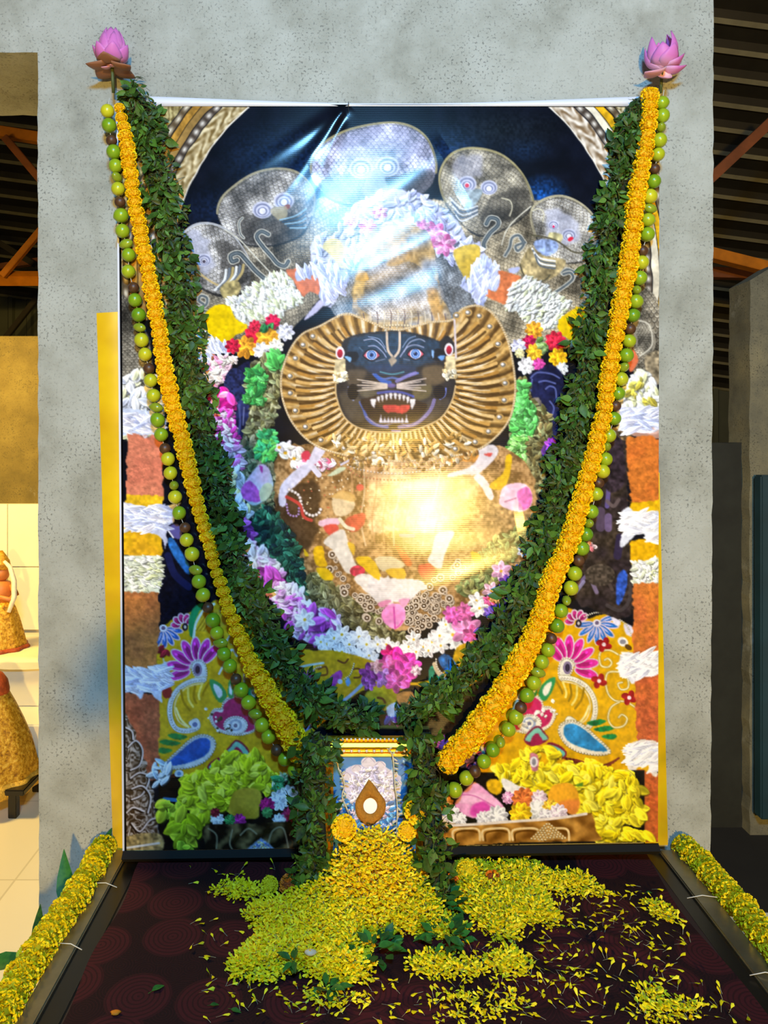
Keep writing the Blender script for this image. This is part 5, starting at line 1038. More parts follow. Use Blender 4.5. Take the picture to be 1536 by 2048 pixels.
# yellow satin strips showing beside the banner
t = NT('yellow_satin'); _w = t.noise(6, 3)
M_satin = t.set(Base_Color=t.ramp(_w, [(.3, 'd8a800'), (.7, 'f0c808')]), Roughness=.38, Sheen_Weight=.2)
def satin(name, quad, label, ph):
    (a, b), (c, e) = quad; V = []; Fs = []; nu, nv = 8, 70
    for j in range(nv + 1):
        tt = j / nv
        for i in range(nu + 1):
            s = i / nu; x = (a[0] * (1 - s) + b[0] * s) * (1 - tt) + (c[0] * (1 - s) + e[0] * s) * tt; y = (a[1] * (1 - s) + b[1] * s) * (1 - tt) + (c[1] * (1 - s) + e[1] * s) * tt
            d = .006 + .003 * math.sin(s * 5 + ph) + .0045 * math.sin(y / 13 + s * 3 + math.sin(y / 40)) * math.sin(y / 61 + ph) * (.25 + tt) + .03 * tt * s
            V.append(W(x, y, max(.003, d)))
    for j in range(nv):
        for i in range(nu): q = j * (nu + 1) + i; Fs.append((q, q + nu + 1, q + nu + 2, q + 1))
    return top(name, mesh(name, V, Fs, True, [M_satin]), label, 'cloth')
satin('satin_strip', (((193, 626), (262, 622)), ((226, 1700), (270, 1700))), 'yellow satin cloth hanging at the left edge of the banner', 0)
satin('satin_strip', (((1290, 945), (1319, 945)), ((1290, 1690), (1336, 1690))), 'narrow yellow satin cloth showing along the right edge of the banner', 2)
# ---------------------------------------------------------------- table
zt0 = ZT - .006
M_steel = simple('brushed_steel', '8f8a78', .32, .9, .15, 14); M_dark = simple('black_edge', '0d0a0a', .3, 0); M_board = simple('dark_board', '2a1414', .7, 0, .2, 9)
TBX0, TBX1, TBY0, TBY1 = -.645, .905, -1.05, -.03
tb = empty('table', ((TBX0 + TBX1) / 2, (TBY0 + TBY1) / 2, 0), 'low steel-edged table under the maroon cloth in front of the banner', 'table')
part('top', boxmesh('top', (TBX0 + .085, TBY0 + .03, ZT - .03), (TBX1 - .085, TBY1, ZT - .005), [M_board], .002), tb)
for x0, x1, xa, xb in ((TBX0, TBX0 + .04, TBX0 + .04, TBX0 + .085), (TBX1 - .05, TBX1, TBX1 - .09, TBX1 - .05)):
    part('steel_rail', boxmesh('steel_rail', (x0, TBY0, ZT - .045), (x1, TBY1, ZT + .004), [M_steel], .003), tb, label='brushed steel rail')
    part('edge_strip', boxmesh('edge_strip', (xa + .0005, TBY0, ZT - .03), (xb - .0005, TBY1, ZT - .004), [M_dark], .002), tb)
part('steel_rail', boxmesh('steel_rail', (TBX0 + .041, TBY0, ZT - .045), (TBX1 - .051, TBY0 + .029, ZT - .006), [M_steel], .003), tb)
for x in (TBX0 + .02, TBX1 - .025):
    for y in (TBY0 + .03, TBY1 - .03): part('leg', boxmesh('leg', (x - .02, y - .02, 0), (x + .02, y + .02, ZT - .046), [M_steel], .003), tb)
# maroon damask cloth
def cloth_mat():
    t = NT('maroon_damask'); vo = t.n('ShaderNodeTexVoronoi', Scale=6.6, Randomness=.45, feature='F1', voronoi_dimensions='2D'); t.l(t.obj(), vo.inputs['Vector'])
    d = t.math('ADD', vo.outputs['Distance'], t.math('MULTIPLY', t.noise(40, 2), .02))
    ring = t.ramp(t.math('SINE', t.math('MULTIPLY', d, 92.)), [(.35, (0, 0, 0, 1)), (.6, (1, 1, 1, 1))])
    disc = t.ramp(d, [(.43, (1, 1, 1, 1)), (.46, (0, 0, 0, 1))])
    vo2 = t.n('ShaderNodeTexVoronoi', Scale=17., Randomness=.8, feature='F1', voronoi_dimensions='2D'); t.l(t.obj(), vo2.inputs['Vector'])
    ring2 = t.ramp(t.math('SINE', t.math('MULTIPLY', vo2.outputs['Distance'], 60.)), [(.5, (0, 0, 0, 1)), (.8, (1, 1, 1, 1))])
    base = t.mix(t.math('MULTIPLY', ring2, .5), '220a0d', '3a1216'); base = t.mix(disc, base, '481519'); base = t.mix(t.math('MULTIPLY', t.math('MULTIPLY', ring, disc), .75), base, '2a0c0f')
    wear = t.noise(240, 2); base = t.mix(t.math('MULTIPLY', wear, .3), base, '1c080a')
    t.bump(t.math('ADD', t.math('MULTIPLY', disc, .4), t.math('MULTIPLY', wear, .3)), .4, .002)
    return t.set(Base_Color=base, Roughness=.85, Specular_IOR_Level=.2)
M_cloth = cloth_mat()
nx, ny = 110, 90; V = []; Fs = []
for j in range(ny + 1):
    for i in range(nx + 1):
        t_ = j / ny; y = -.04 - t_ * 1.02; x0 = TBX0 + .088 + .006 * math.sin(y * 17); x1 = TBX1 - .095 + .012 * math.sin(y * 9 + 1)
        s = i / nx; x = x0 + (x1 - x0) * s
        z = ZT + .0025 + .002 * math.sin(x * 21 + y * 8) * math.sin(y * 13 + x * 3)
        for (xa, ya, an, w, L, amp) in ((.22, -.30, -.28, .010, .5, .009), (.12, -.42, -.05, .012, .55, .010), (.30, -.50, -.2, .01, .4, .007), (-.2, -.60, .12, .012, .5, .006), (.5, -.34, -.7, .012, .3, .006), (.0, -.62, -.02, .011, .6, .009)):
            ca, sa = math.cos(an), math.sin(an); tt = (x - xa) * ca + (y - ya) * sa; nn = -(x - xa) * sa + (y - ya) * ca
            z += amp * math.exp(-(nn / w) ** 2) * math.exp(-((tt - L / 2) / (L / 2)) ** 4)
        V.append((x, y, z))
for j in range(ny):
    for i in range(nx): q = j * (nx + 1) + i; Fs.append((q, q + nx + 1, q + nx + 2, q + 1))
top('table_cloth', mesh('table_cloth', V, Fs, True, [M_cloth]), 'maroon cloth with woven circles spread over the table', 'tablecloth')

# ---------------------------------------------------------------- plant pieces shared by copies
def leaf_mat(name, stops):
    t = NT(name); r = t.rand(); c = t.ramp(r, stops); c = t.mix(.25, c, t.ramp(t.noise(90, 2), [(.3, '0c1c06'), (.7, '5a8a30')]))
    return t.set(Base_Color=c, Roughness=.5, Specular_IOR_Level=.25)
M_leaf = leaf_mat('basil_leaf', [(0, '14240a'), (.3, '22380c'), (.6, '34541a'), (.85, '4a7224'), (1, '648c34')])
M_leafd = leaf_mat('withered_leaf', [(0, '16180a'), (.4, '2a2c10'), (.7, '443e1c'), (1, '565424')])
M_stem = simple('dark_stems', '1c2410', .8, 0, .4, 60, .6); M_twig = simple('brown_twig', '4a3c20', .7)
M_bigleaf = leaf_mat('glossy_leaf', [(0, '16401a'), (.5, '1c5a20'), (1, '2c7a2c')])
def leafmesh(name, L, w, cup, curl, mats, stalk=True):
    V = []; Fs = []; n = 5
    prof = [0.08, .75, 1.0, .82, .45, 0.04]
    for i in range(n + 1):
        t = i / n; y = t * L; z = curl * L * t * t
        for s in (-1, 0, 1): V.append((s * prof[i] * w / 2, y, z + (abs(s) * cup * w * prof[i])))
    for i in range(n):
        for k in range(2): a = i * 3 + k; Fs.append((a, a + 1, a + 4, a + 3))
    if stalk:
        b = len(V); V += [(-.02 * L, -.3 * L, 0), (.02 * L, -.3 * L, 0), (.02 * L, .05 * L, .0), (-.02 * L, .05 * L, 0)]; Fs.append((b, b + 1, b + 2, b + 3))
    return mesh(name, V, Fs, True, mats)
LEAF = [leafmesh('leaf_a', 1, .46, .18, -.15, [M_leaf]), leafmesh('leaf_b', 1, .6, .12, .12, [M_leaf]), leafmesh('leaf_c', 1, .38, .22, -.3, [M_leaf]), leafmesh('leaf_d', 1, .36, .22, -.3, [M_leafd])]
SPIKE = tube('seed_spike', [(0, 0, 0), (.01, .35, .03), (-.01, .7, 0), (0, 1, .05)], [.02, .035, .03, .015], [M_twig], 4)
# pompon flower
def petal_mat(name, stops, rough=.6):
    t = NT(name); r = t.rand(); c = t.ramp(r, stops); return t.set(Base_Color=c, Roughness=rough, Specular_IOR_Level=.25)
M_mari = petal_mat('yellow_florets', [(0, 'f4bc00'), (.4, 'ffd000'), (.8, 'ffe008'), (1, 'ffec28')])
M_chry = petal_mat('lemon_florets', [(0, 'd0b404'), (.4, 'e4c808'), (.8, 'f0d810'), (1, 'f8e428')])
M_oran = petal_mat('orange_florets', [(0, 'b85004'), (.5, 'd87010'), (1, 'f08c1c')])
M_core = simple('flower_core', 'f0b800', .8)
def pompon(name, npet, mats, seed, lobes=.2, ln=.34):
    r = random.Random(seed); V = []; Fs = []; mi = []
    bm = bmesh.new(); bmesh.ops.create_icosphere(bm, subdivisions=1, radius=.86); bm.verts.ensure_lookup_table()
    V = [v.co.copy() for v in bm.verts]; Fs = [tuple(q.index for q in f.verts) for f in bm.faces]; mi = [1] * len(Fs); bm.free()
    for k in range(npet):
        z = 1 - 2 * (k + .5) / npet; a = k * 2.39996 + r.uniform(-.2, .2); q = math.sqrt(max(0, 1 - z * z)); nrm = Vector((q * math.cos(a), q * math.sin(a), z))
        M = frame((r.uniform(-1, 1), r.uniform(-1, 1), r.uniform(-1, 1)), nrm + Vector((r.uniform(-.35, .35), r.uniform(-.35, .35), r.uniform(-.35, .35))), nrm * r.uniform(.78, .85))
        w = lobes * r.uniform(.8, 1.3); L = ln * r.uniform(.8, 1.2); b = len(V)
        for p in ((-w * .35, 0, 0), (w * .35, 0, 0), (w, w * .3, L * .8), (w * .4, w * .1, L), (-w * .4, -w * .1, L * .95), (-w, -w * .25, L * .82)): V.append(M @ Vector(p))
        Fs += [(b, b + 1, b + 2, b + 3), (b, b + 3, b + 4, b + 5)]; mi += [0, 0]
    return mesh(name, V, Fs, False, mats, mi)
POM = [pompon('marigold_%d' % k, 240, [M_mari, M_core], k, .14, .2) for k in range(3)]
POMC = [pompon('chrysanthemum_%d' % k, 300, [M_chry, simple('lemon_core', 'd8c000', .8)], k + 9, .12, .2) for k in range(3)]
POMO = [pompon('orange_marigold', 150, [M_oran, simple('orange_core', '8a3c04', .8)], 31, .17, .3)]
M_string = simple('cotton_string', 'd8d4c8', .8)

# ---------------------------------------------------------------- garlands hung on the wall
def bow(d0, d1, path):
    return lambda q: d0 + (d1 - d0) * q / path.len
def leaf_garland(name, label, pts, hw, depth, nparts, nstuff, seed, size=(.013, .027), thick=.035, hwf=None, spikes=.12):
    r = random.Random(seed); P_ = Path(pts); th = thick
    base = W(*P_.at(P_.len)[:2], depth(P_.len)); g = empty(name, base, label, 'garland')
    core = []; rad = []
    for i in range(41):
        q = P_.len * i / 40; x = P_.at(q); core.append(W(x[0], x[1], depth(q) + th * .25)); rad.append((hwf(i / 40) if hwf else hw) * S_ * .62)
    part('stem_bundle', tube('stem_bundle', core, rad, [M_stem], 10, True, flat=.45), g)
    items = []
    for i in range(nparts + nstuff):
        q = r.random() * P_.len; x = P_.at(q); tn = P_.tan(q); h_ = (hwf(q / P_.len) if hwf else hw)
        cl = .5 + .28 * math.sin(q * .047 + seed) + .22 * math.sin(q * .121 + seed * 2.3); h_ *= .86 + .34 * cl
        uu = max(-1.08, min(1.08, r.gauss(0, .55))); h = th * math.sqrt(max(.05, 1 - min(1, uu * uu))) * r.uniform(.55, 1.1) + .003
        pt = W(x[0] - tn[1] * uu * h_, x[1] + tn[0] * uu * h_, depth(q) + h)
        T = Vector((tn[0], 0, -tn[1])); Sd = Vector((-tn[1], 0, -tn[0])); N = Vector((0, -1, 0))
        nm = (N * 1.0 + Sd * uu * .8 + Vector((r.uniform(-.7, .7), r.uniform(-.5, .3), r.uniform(-.6, .8)))).normalized()
        dr = Sd * (uu * .9 + r.uniform(-.7, .7)) + T * r.uniform(-.9, .9) + N * r.uniform(-.1, .5) + Vector((0, 0, -.15))
        L = r.uniform(*size) * (.72 + .62 * cl); k = r.choice((0, 0, 1, 1, 2, 3, 3) if cl > .35 else (0, 2, 3, 3, 3)); big = r.random() < .05 + .16 * cl
        if big: L *= 1.3; k = r.choice((0, 1, 1))
        ydir = (dr - nm * dr.dot(nm)); ydir = ydir.normalized() if ydir.length > 1e-4 else nm.orthogonal()
        xdir = ydir.cross(nm); M = Matrix(((xdir.x, ydir.x, nm.x, pt.x), (xdir.y, ydir.y, nm.y, pt.y), (xdir.z, ydir.z, nm.z, pt.z), (0, 0, 0, 1))) @ Matrix.Scale(L, 4)
        spike = (not big) and r.random() < spikes * (1.6 - 1.2 * cl)
        items.append((h - L * .0 + (.01 if big else 0) - (1 if spike or k == 3 else 0), SPIKE if spike else LEAF[k], M))
    items.sort(key=lambda a: -a[0])
    for _, m_, M in items[:nparts]: part('leaf', m_, g, M)
    b = bpy.data.meshes
    jm = []
    mats = [M_leaf, M_leafd, M_twig]; rem = {LEAF[0].name: 0, LEAF[1].name: 0, LEAF[2].name: 0, LEAF[3].name: 1, SPIKE.name: 2}
    me_ = joined('leaf_mass', [(m_, M) for _, m_, M in items[nparts:]], mats)
    mi = []
    for _, m_, M in items[nparts:]: mi += [rem[m_.name]] * len(m_.polygons)
    me_.polygons.foreach_set('material_index', mi)
    o = part('leaf_mass', me_, g); o['kind'] = 'stuff'
    return g
LP = [(252, 180), (272, 198), (294, 260), (312, 340), (328, 420), (341, 500), (355, 580), (367, 660), (381, 740), (397, 820), (414, 900), (434, 970), (452, 1050), (469, 1120), (495, 1190), (532, 1260), (562, 1320), (592, 1368), (632, 1408), (690, 1432), (750, 1446)]
RP = [(1279, 200), (1265, 250), (1249, 320), (1234, 390), (1219, 460), (1209, 530), (1200, 600), (1182, 680), (1172, 760), (1158, 830), (1140, 900), (1120, 970), (1102, 1040), (1082, 1110), (1056, 1170), (1030, 1230), (1002, 1280), (962, 1325), (920, 1362), (880, 1400), (832, 1424), (800, 1440)]
wall_d = lambda py, px=780.: float(banner_d(np.float64(px), np.float64(py))) + .006
def dep(P_, extra=0.): return lambda q: wall_d(P_.at(q)[1], P_.at(q)[0]) + extra
leaf_garland('leaf_garland', 'dark green basil leaf garland swung down along the left of the banner', LP, 44, dep(Path(LP)), 300, 3600, 3, hwf=lambda t: float(np.interp(t, [0, .1, .2, .3, .45, .6, .72, .8, .9, 1], [26, 31, 35, 33, 26, 23, 25, 33, 30, 26])))
leaf_garland('leaf_garland', 'dark green basil leaf garland swung down along the right of the banner', RP, 40, dep(Path(RP)), 300, 3200, 4, hwf=lambda t: float(np.interp(t, [0, .1, .25, .4, .5, .6, .7, .8, .9, 1], [16, 27, 29, 33, 28, 28, 30, 33, 28, 22])))

def flower_garland(name, label, pts, pitch, depth, meshes, seed, wall=True, sq=.80):
    r = random.Random(seed); P_ = Path(pts); e = P_.at(P_.len)
    g = empty(name, W(e[0], e[1], depth(P_.len)), label, 'garland')
    part('string', tube('string', [W(*P_.at(P_.len * i / 60)[:2], depth(P_.len * i / 60) + .018) for i in range(61)], .0012, [M_string], 5), g)
    q = 4.
    while q < P_.len:
        x = P_.at(q); tn = P_.tan(q); hw = x[2] * r.uniform(.93, 1.08); R = hw * S_
        T = Vector((tn[0] + r.uniform(-.18, .18), r.uniform(-.25, .25), -tn[1] + r.uniform(-.18, .18)))
        M = frame((r.uniform(-1, 1), r.uniform(-1, 1), r.uniform(-1, 1)), T, W(x[0] + r.uniform(-1.5, 1.5), x[1], depth(q) + R * .95)) @ Matrix.Diagonal((R, R, R * sq, 1)) @ Matrix.Rotation(r.uniform(0, 6.28), 4, 'Z')
        part('flower', r.choice(meshes), g, M)
        q += pitch(q / P_.len) * r.uniform(.92, 1.08)
    return g
LY = [(238, 212, 11), (250, 270, 15), (262, 350, 15), (274, 430, 15), (288, 500, 16), (302, 570, 16), (316, 650, 17), (331, 740, 17), (346, 810, 18), (364, 880, 17), (378, 940, 17), (396, 1010, 15), (416, 1080, 14), (438, 1160, 13), (458, 1220, 14), (482, 1280, 15), (506, 1332, 19), (530, 1375, 21), (556, 1425, 23), (580, 1465, 25), (604, 1515, 22)]
RY = [(1300, 188, 17), (1297, 240, 18), (1290, 300, 17), (1277, 370, 18), (1268, 430, 19), (1261, 490, 19), (1252, 550, 19), (1240, 620, 18), (1228, 690, 18), (1216, 760, 18), (1206, 830, 17), (1192, 890, 18), (1176, 950, 19), (1160, 1010, 20), (1146, 1060, 20), (1126, 1110, 20), (1104, 1160, 21), (1086, 1220, 21), (1064, 1280, 22), (1036, 1330, 23), (1008, 1380, 23), (972, 1430, 24), (934, 1480, 25), (884, 1535, 22)]
flower_garland('flower_garland', 'thin yellow marigold garland between the limes and leaves on the left', LY, lambda t: 19 + 7 * max(0, t - .7) / .3, dep(Path(LY), .010), POM, 21)
flower_garland('flower_garland', 'thick golden marigold garland between the leaves and limes on the right', RY, lambda t: 20.5, dep(Path(RY), .010), POM, 22)

# lime strings
def lime_mat():
    t = NT('lime_skin'); r = t.n('ShaderNodeObjectInfo').outputs['Random']; c = t.ramp(r, [(0, '548c0e'), (.3, '7ca414'), (.6, 'a4b61a'), (1, 'd4cc22')])
    c = t.mix(t.math('MULTIPLY', t.noise(35, 3), .45), c, '9cae28'); t.bump(t.noise(420, 2), .12, .001)
    return t.set(Base_Color=c, Roughness=.3, Specular_IOR_Level=.5)
M_lime = lime_mat(); M_nut = simple('brown_nut', '54361f', .45, 0, .35, 60); M_grape = simple('green_grape', '8a9c24', .25, 0, .2, 40)
LIME = lathe('lime', [(.02, -1.1), (.14, -1.06), (.34, -.97), (.62, -.8), (.85, -.53), (.98, -.2), (1, .1), (.94, .4), (.78, .68), (.55, .87), (.3, .98), (.12, 1.03), (.02, 1.0)], [M_lime], 20)
NUT = lathe('nut', [(.02, -.95), (.35, -.9), (.7, -.68), (.95, -.3), (1, .05), (.9, .45), (.65, .75), (.35, .9), (.15, 1.02), (.02, 1.05)], [M_nut], 16)
GRAPE = lathe('grape', [(.02, -1.55), (.3, -1.45), (.62, -1.1), (.88, -.6), (1, 0), (.9, .6), (.64, 1.1), (.3, 1.42), (.02, 1.5)], [M_grape], 14)
SPEC = dict(l=('lime', LIME, 13.6), n=('betel_nut', NUT, 11), s=('grape', GRAPE, 9), o=('grape', GRAPE, 9.5))
def lime_garland(label, seq, seed, d0=0.):
    r = random.Random(seed); x, y, k = seq[-1]; g = empty('lime_garland', W(x, y, wall_d(y, x)), label, 'garland')
    pts = [(a, b) for a, b, c in seq]; part('string', tube('string', [W(a, b, wall_d(b, a) + .018) for a, b in [(pts[0][0] + 4, pts[0][1] - 26)] + pts], .0009, [M_string], 5), g)
    for i, (a, b, k) in enumerate(seq):
        nm, me_, rp = SPEC[k]; R = rp * S_ * r.uniform(.95, 1.05); p0 = pts[max(0, i - 1)]; p1 = pts[min(len(pts) - 1, i + 1)]
        T = Vector((p1[0] - p0[0], r.uniform(-8, 8), -(p1[1] - p0[1])))
        if k in 'o': T = Vector((1, r.uniform(-.5, .2), r.uniform(-.3, .3)))
        elif k == 'l': T = Vector((r.uniform(-1, 1), r.uniform(-1, .2), r.uniform(-.6, .6)))
        elif k == 's': T = Vector((r.uniform(-.3, .3), -1, r.uniform(-.4, .4)))
        part(nm, me_, g, frame((r.uniform(-1, 1), .3, r.uniform(-1, 1)), T, W(a, b, wall_d(b, a) + .021)) @ Matrix.Scale(R, 4))
    return g
LL = [(215, 222, 'l'), (218, 251, 'l'), (223, 281, 'n'), (228, 304, 'l'), (231, 332, 'l'), (234, 355, 's'), (236, 378, 'l'), (240, 404, 'n'), (242, 431, 'l'), (245, 462, 'l'), (252, 488, 'o'), (257, 510, 'l'), (257, 543, 'l'), (267, 575, 'n'), (270, 600, 'l'), (277, 630, 'l'), (279, 655, 'o'), (283, 680, 'l'), (290, 709, 'l'), (298, 737, 'n'), (301, 761, 'l'), (307, 791, 'l'), (312, 815, 'o'), (315, 840, 'l'), (322, 869, 'l'), (330, 897, 'n'), (336, 918, 'l'), (341, 946, 'l'), (348, 971, 's'), (350, 994, 'l'), (358, 1026, 'l'), (370, 1055, 'n'), (373, 1080, 'l'), (384, 1108, 'l'), (391, 1140, 'o'), (398, 1163, 'l'), (406, 1190, 'l'), (416, 1215, 'n'), (426, 1241, 'l'), (434, 1266, 'l'), (441, 1286, 'o'), (448, 1308, 'l'), (460, 1332, 'l'), (472, 1358, 'n'), (482, 1380, 'l'), (497, 1405, 'l'), (510, 1428, 'o'), (524, 1450, 'l'), (537, 1473, 'l'), (553, 1500, 'n'), (570, 1518, 'l'), (590, 1540, 'l')]
RL = [(1324, 206, 'l'), (1325, 232, 'l'), (1322, 256, 's'), (1319, 281, 'l'), (1316, 309, 'l'), (1309, 338, 'n'), (1307, 363, 'l'), (1300, 393, 'l'), (1300, 417, 'o'), (1296, 440, 'l'), (1294, 469, 'l'), (1285, 502, 'n'), (1283, 525, 'l'), (1279, 556, 'l'), (1273, 580, 's'), (1272, 603, 'l'), (1266, 631, 'l'), (1260, 658, 'n'), (1258, 682, 'l'), (1252, 711, 'l'), (1247, 735, 's'), (1242, 758, 'l'), (1236, 787, 'l'), (1231, 812, 'n'), (1228, 837, 'l'), (1218, 871, 'l'), (1213, 894, 's'), (1211, 918, 'l'), (1205, 943, 'l'), (1197, 966, 'n'), (1192, 988, 'l'), (1183, 1023, 'l'), (1177, 1047, 's'), (1172, 1069, 'l'), (1164, 1097, 'l'), (1157, 1121, 'n'), (1149, 1147, 'l'), (1142, 1176, 'l'), (1133, 1201, 's'), (1122, 1222, 'l'), (1114, 1252, 'l'), (1103, 1277, 'n'), (1096, 1300, 'l'), (1084, 1324, 'l'), (1076, 1345, 'o'), (1068, 1366, 'l'), (1054, 1391, 'l'), (1042, 1415, 'n'), (1032, 1434, 'l'), (1017, 1459, 'l'), (1001, 1484, 's'), (986, 1500, 'l'), (968, 1523, 'l'), (950, 1543, 'n'), (933, 1556, 'l'), (910, 1580, 'l')]
lime_garland('string of green limes and brown nuts at the far left of the banner', LL, 31)
lime_garland('string of yellow-green limes and brown nuts at the far right of the banner', RL, 32)

# lotus flowers on top of both garlands
def lotus_mat(name, a, b):
    t = NT(name); sx = t.n('ShaderNodeSeparateXYZ'); t.l(t.local(), sx.inputs[0]); c = t.ramp(t.math('ADD', sx.outputs[2], t.math('MULTIPLY', t.noise(60, 2, .5, t.local()), .01)), [(0, b), (.6, a), (1, a)])
    r = t.n('ShaderNodeTexWave', Scale=9., Distortion=1.); t.l(t.local(), r.inputs['Vector'])
    return t.set(Base_Color=t.mix(.12, c, r.outputs[0], 'MULTIPLY'), Roughness=.5, Specular_IOR_Level=.3)
M_pink = lotus_mat('lotus_pink', 'd878c0', 'eac0d8'); M_pinkd = lotus_mat('lotus_outer', '9a6a50', 'b88a70'); M_pinkp = lotus_mat('lotus_pale', 'dc9cb0', 'ecc8b8')
M_lstem = simple('lotus_stem', '4a5424', .6, 0, .2, 80); M_pod = simple('lotus_pod', 'c8b830', .6)
def petal(name, mats, cup=.28, bend=.15):
    V = []; Fs = []; n, m_ = 9, 6
    for i in range(n + 1):
        t = i / n; w = .5 * math.sin(math.pi * (t * .93 + .035) ** .85) * (1 - .25 * t) + .02
        if i == n: w = .015
        for j in range(m_ + 1):
            s = j / m_ * 2 - 1; V.append((s * w, -cup * (1 - s * s) * w * 1.2 - bend * math.sin(t * math.pi) + .02, t))
    for i in range(n):
        for j in range(m_): a = i * (m_ + 1) + j; Fs.append((a, a + 1, a + m_ + 2, a + m_ + 1))
    bm = bmesh.new(); q = mesh(name, V, Fs); bm.from_mesh(q); bpy.data.meshes.remove(q)
    bmesh.ops.solidify(bm, geom=bm.faces[:], thickness=.02); return bmm(name, bm, True, mats)
PT, PTD, PTP = petal('lotus_petal', [M_pink]), petal('lotus_petal_outer', [M_pinkd], .2, .1), petal('lotus_petal_pale', [M_pinkp], .25, .12)
def lotus(label, px, py, stem_to, petals, d=.06, tilt=0.):
    p = W(px, py, d); g = empty('lotus', W(*stem_to, .045), label, 'flower', None)
    part('stem', tube('stem', [W(*stem_to, .045), W((px + stem_to[0]) / 2, (py + stem_to[1]) / 2, d - .004), p + Vector((0, 0, .012))], .0045, [M_lstem], 10), g)
    part('seed_pod', lathe('seed_pod', [(.004, .0), (.012, .012), (.015, .022), (.002, .026)], [M_pod], 14), g, Matrix.Translation(p))
    for az, ti, L, w, me_, off in petals:
        M = Matrix.Translation(p + Vector((0, 0, off))) @ Matrix.Rotation(tilt, 4, 'Y') @ Matrix.Rotation(math.radians(az), 4, 'Z') @ Matrix.Rotation(math.radians(ti), 4, 'X') @ Matrix.Diagonal((L * w, L, L, 1))
        part('petal', me_, g, M)
# azimuth 0 faces the camera (-y); positive tilt opens the petal outward
lotus('pink lotus with drooping brown outer petals above the left garlands', 224, 136, (227, 186),
      [(a, ti, .102, .62, PT, .006) for a, ti in ((0, 6), (60, 9), (120, 12), (180, 10), (240, 12), (300, 9))] + [(a, 18, .088, .6, PT, .004) for a in (30, 95, 200, 265, 330)] +
      [(a, ti, .066, .85, PT, .012) for a, ti in ((70, 52), (-70, 52), (20, 60), (-28, 58), (180, 55))] + [(a, ti, .072, .95, PTD, .016) for a, ti in ((0, 98), (62, 112), (-62, 108), (130, 110), (-130, 110))] + [(10, 120, .034, .9, PTP, .012), (-40, 125, .04, .8, PTP, .012)])
lotus('open pink lotus with pointed upright petals above the right garlands', 1324, 140, (1321, 186),
      [(a, ti, L, .55, PT, .0) for a, ti, L in ((-75, 22, .092), (-110, 34, .08), (60, 14, .104), (100, 10, .10), (180, 15, .09), (150, 28, .085), (-150, 25, .09))] +
      [(a, ti, .066, .95, PT, .006) for a, ti in ((20, 48), (75, 62), (105, 66), (-20, 42))] + [(-62, 112, .072, .95, PTP, .004), (8, 140, .05, 1.0, PTP, .0), (80, 88, .064, .8, PT, .004)], d=.055)
# ---------------------------------------------------------------- garlands along the table edges
def edge_garland(label, x, y0, y1, R0, seed, leaves, threads, side):
    r = random.Random(seed); g = empty('flower_garland', (x, (y0 + y1) / 2, ZT), label, 'garland'); y = y0; pts = []
    while y > y1:
        R = R0 * r.uniform(.92, 1.08); p = Vector((x + r.uniform(-.004, .004) + .006 * math.sin(y * 9 + seed), y, ZT + .012 + r.uniform(-.003, .003))); pts.append(p)
        M = frame((r.uniform(-1, 1), r.uniform(-1, 1), r.uniform(-1, 1)), (r.uniform(-.2, .2), -1, r.uniform(-.25, .25)), p) @ Matrix.Diagonal((R, R, R * .8, 1)) @ Matrix.Rotation(r.uniform(0, 6), 4, 'Z')
        part('flower', r.choice(POMC), g, M); y -= R0 * .82
    part('string', tube('string', pts, .0012, [M_string], 5), g)
    for (p, q) in threads: part('tie_thread', tube('tie_thread', [p, (Vector(p) + Vector(q)) / 2 + Vector((0, 0, .006)), q], .0011, [M_string], 5), g)
    for M in leaves: part('leaf', BIG, g, M)
    return g
BIG = leafmesh('mango_leaf', 1, .30, .12, -.18, [M_bigleaf])
def lf(p, tip, nrm, L): 
    y = (Vector(tip) - Vector(p)).normalized(); z = Vector(nrm); z = (z - y * z.dot(y)).normalized(); x = y.cross(z)
    return Matrix(((x.x, y.x, z.x, p[0]), (x.y, y.y, z.y, p[1]), (x.z, y.z, z.z, p[2]), (0, 0, 0, 1))) @ Matrix.Scale(L, 4)
xg = TBX0 - .028
edge_garland('lemon yellow chrysanthemum garland tied along the left table rail', xg, -.035, -.80, .036, 41,
             [lf((xg - .02, -.14, ZT - .05), W(205, 1690, .06), (0, -1, .2), .17), lf((xg - .03, -.22, ZT - .06), (xg - .07, -.16, ZT + .09), (.2, -1, .2), .15), lf((xg - .02, -.42, ZT - .03), (xg - .05, -.36, ZT + .05), (0, -1, .3), .11), lf((xg - .16, -.40, ZT - .06), (xg - .03, -.40, ZT - .035), (0, -.6, 1), .13)],
             [((xg + .03, -.20, ZT + .01), (TBX0 + .06, -.205, ZT + .002)), ((xg + .03, -.43, ZT + .01), (TBX0 + .055, -.44, ZT + .002))], -1)
xg = TBX1 + .03
edge_garland('lemon yellow chrysanthemum garland tied along the right table rail', xg, -.03, -.80, .034, 42,
             [lf((xg + .01, -.06, ZT - .02), W(1357, 1655, .04), (0, -1, .2), .08)],
             [((xg - .03, -.26, ZT + .01), (TBX1 - .07, -.25, ZT + .002)), ((xg - .03, -.53, ZT + .01), (TBX1 - .06, -.52, ZT + .002))], 1)
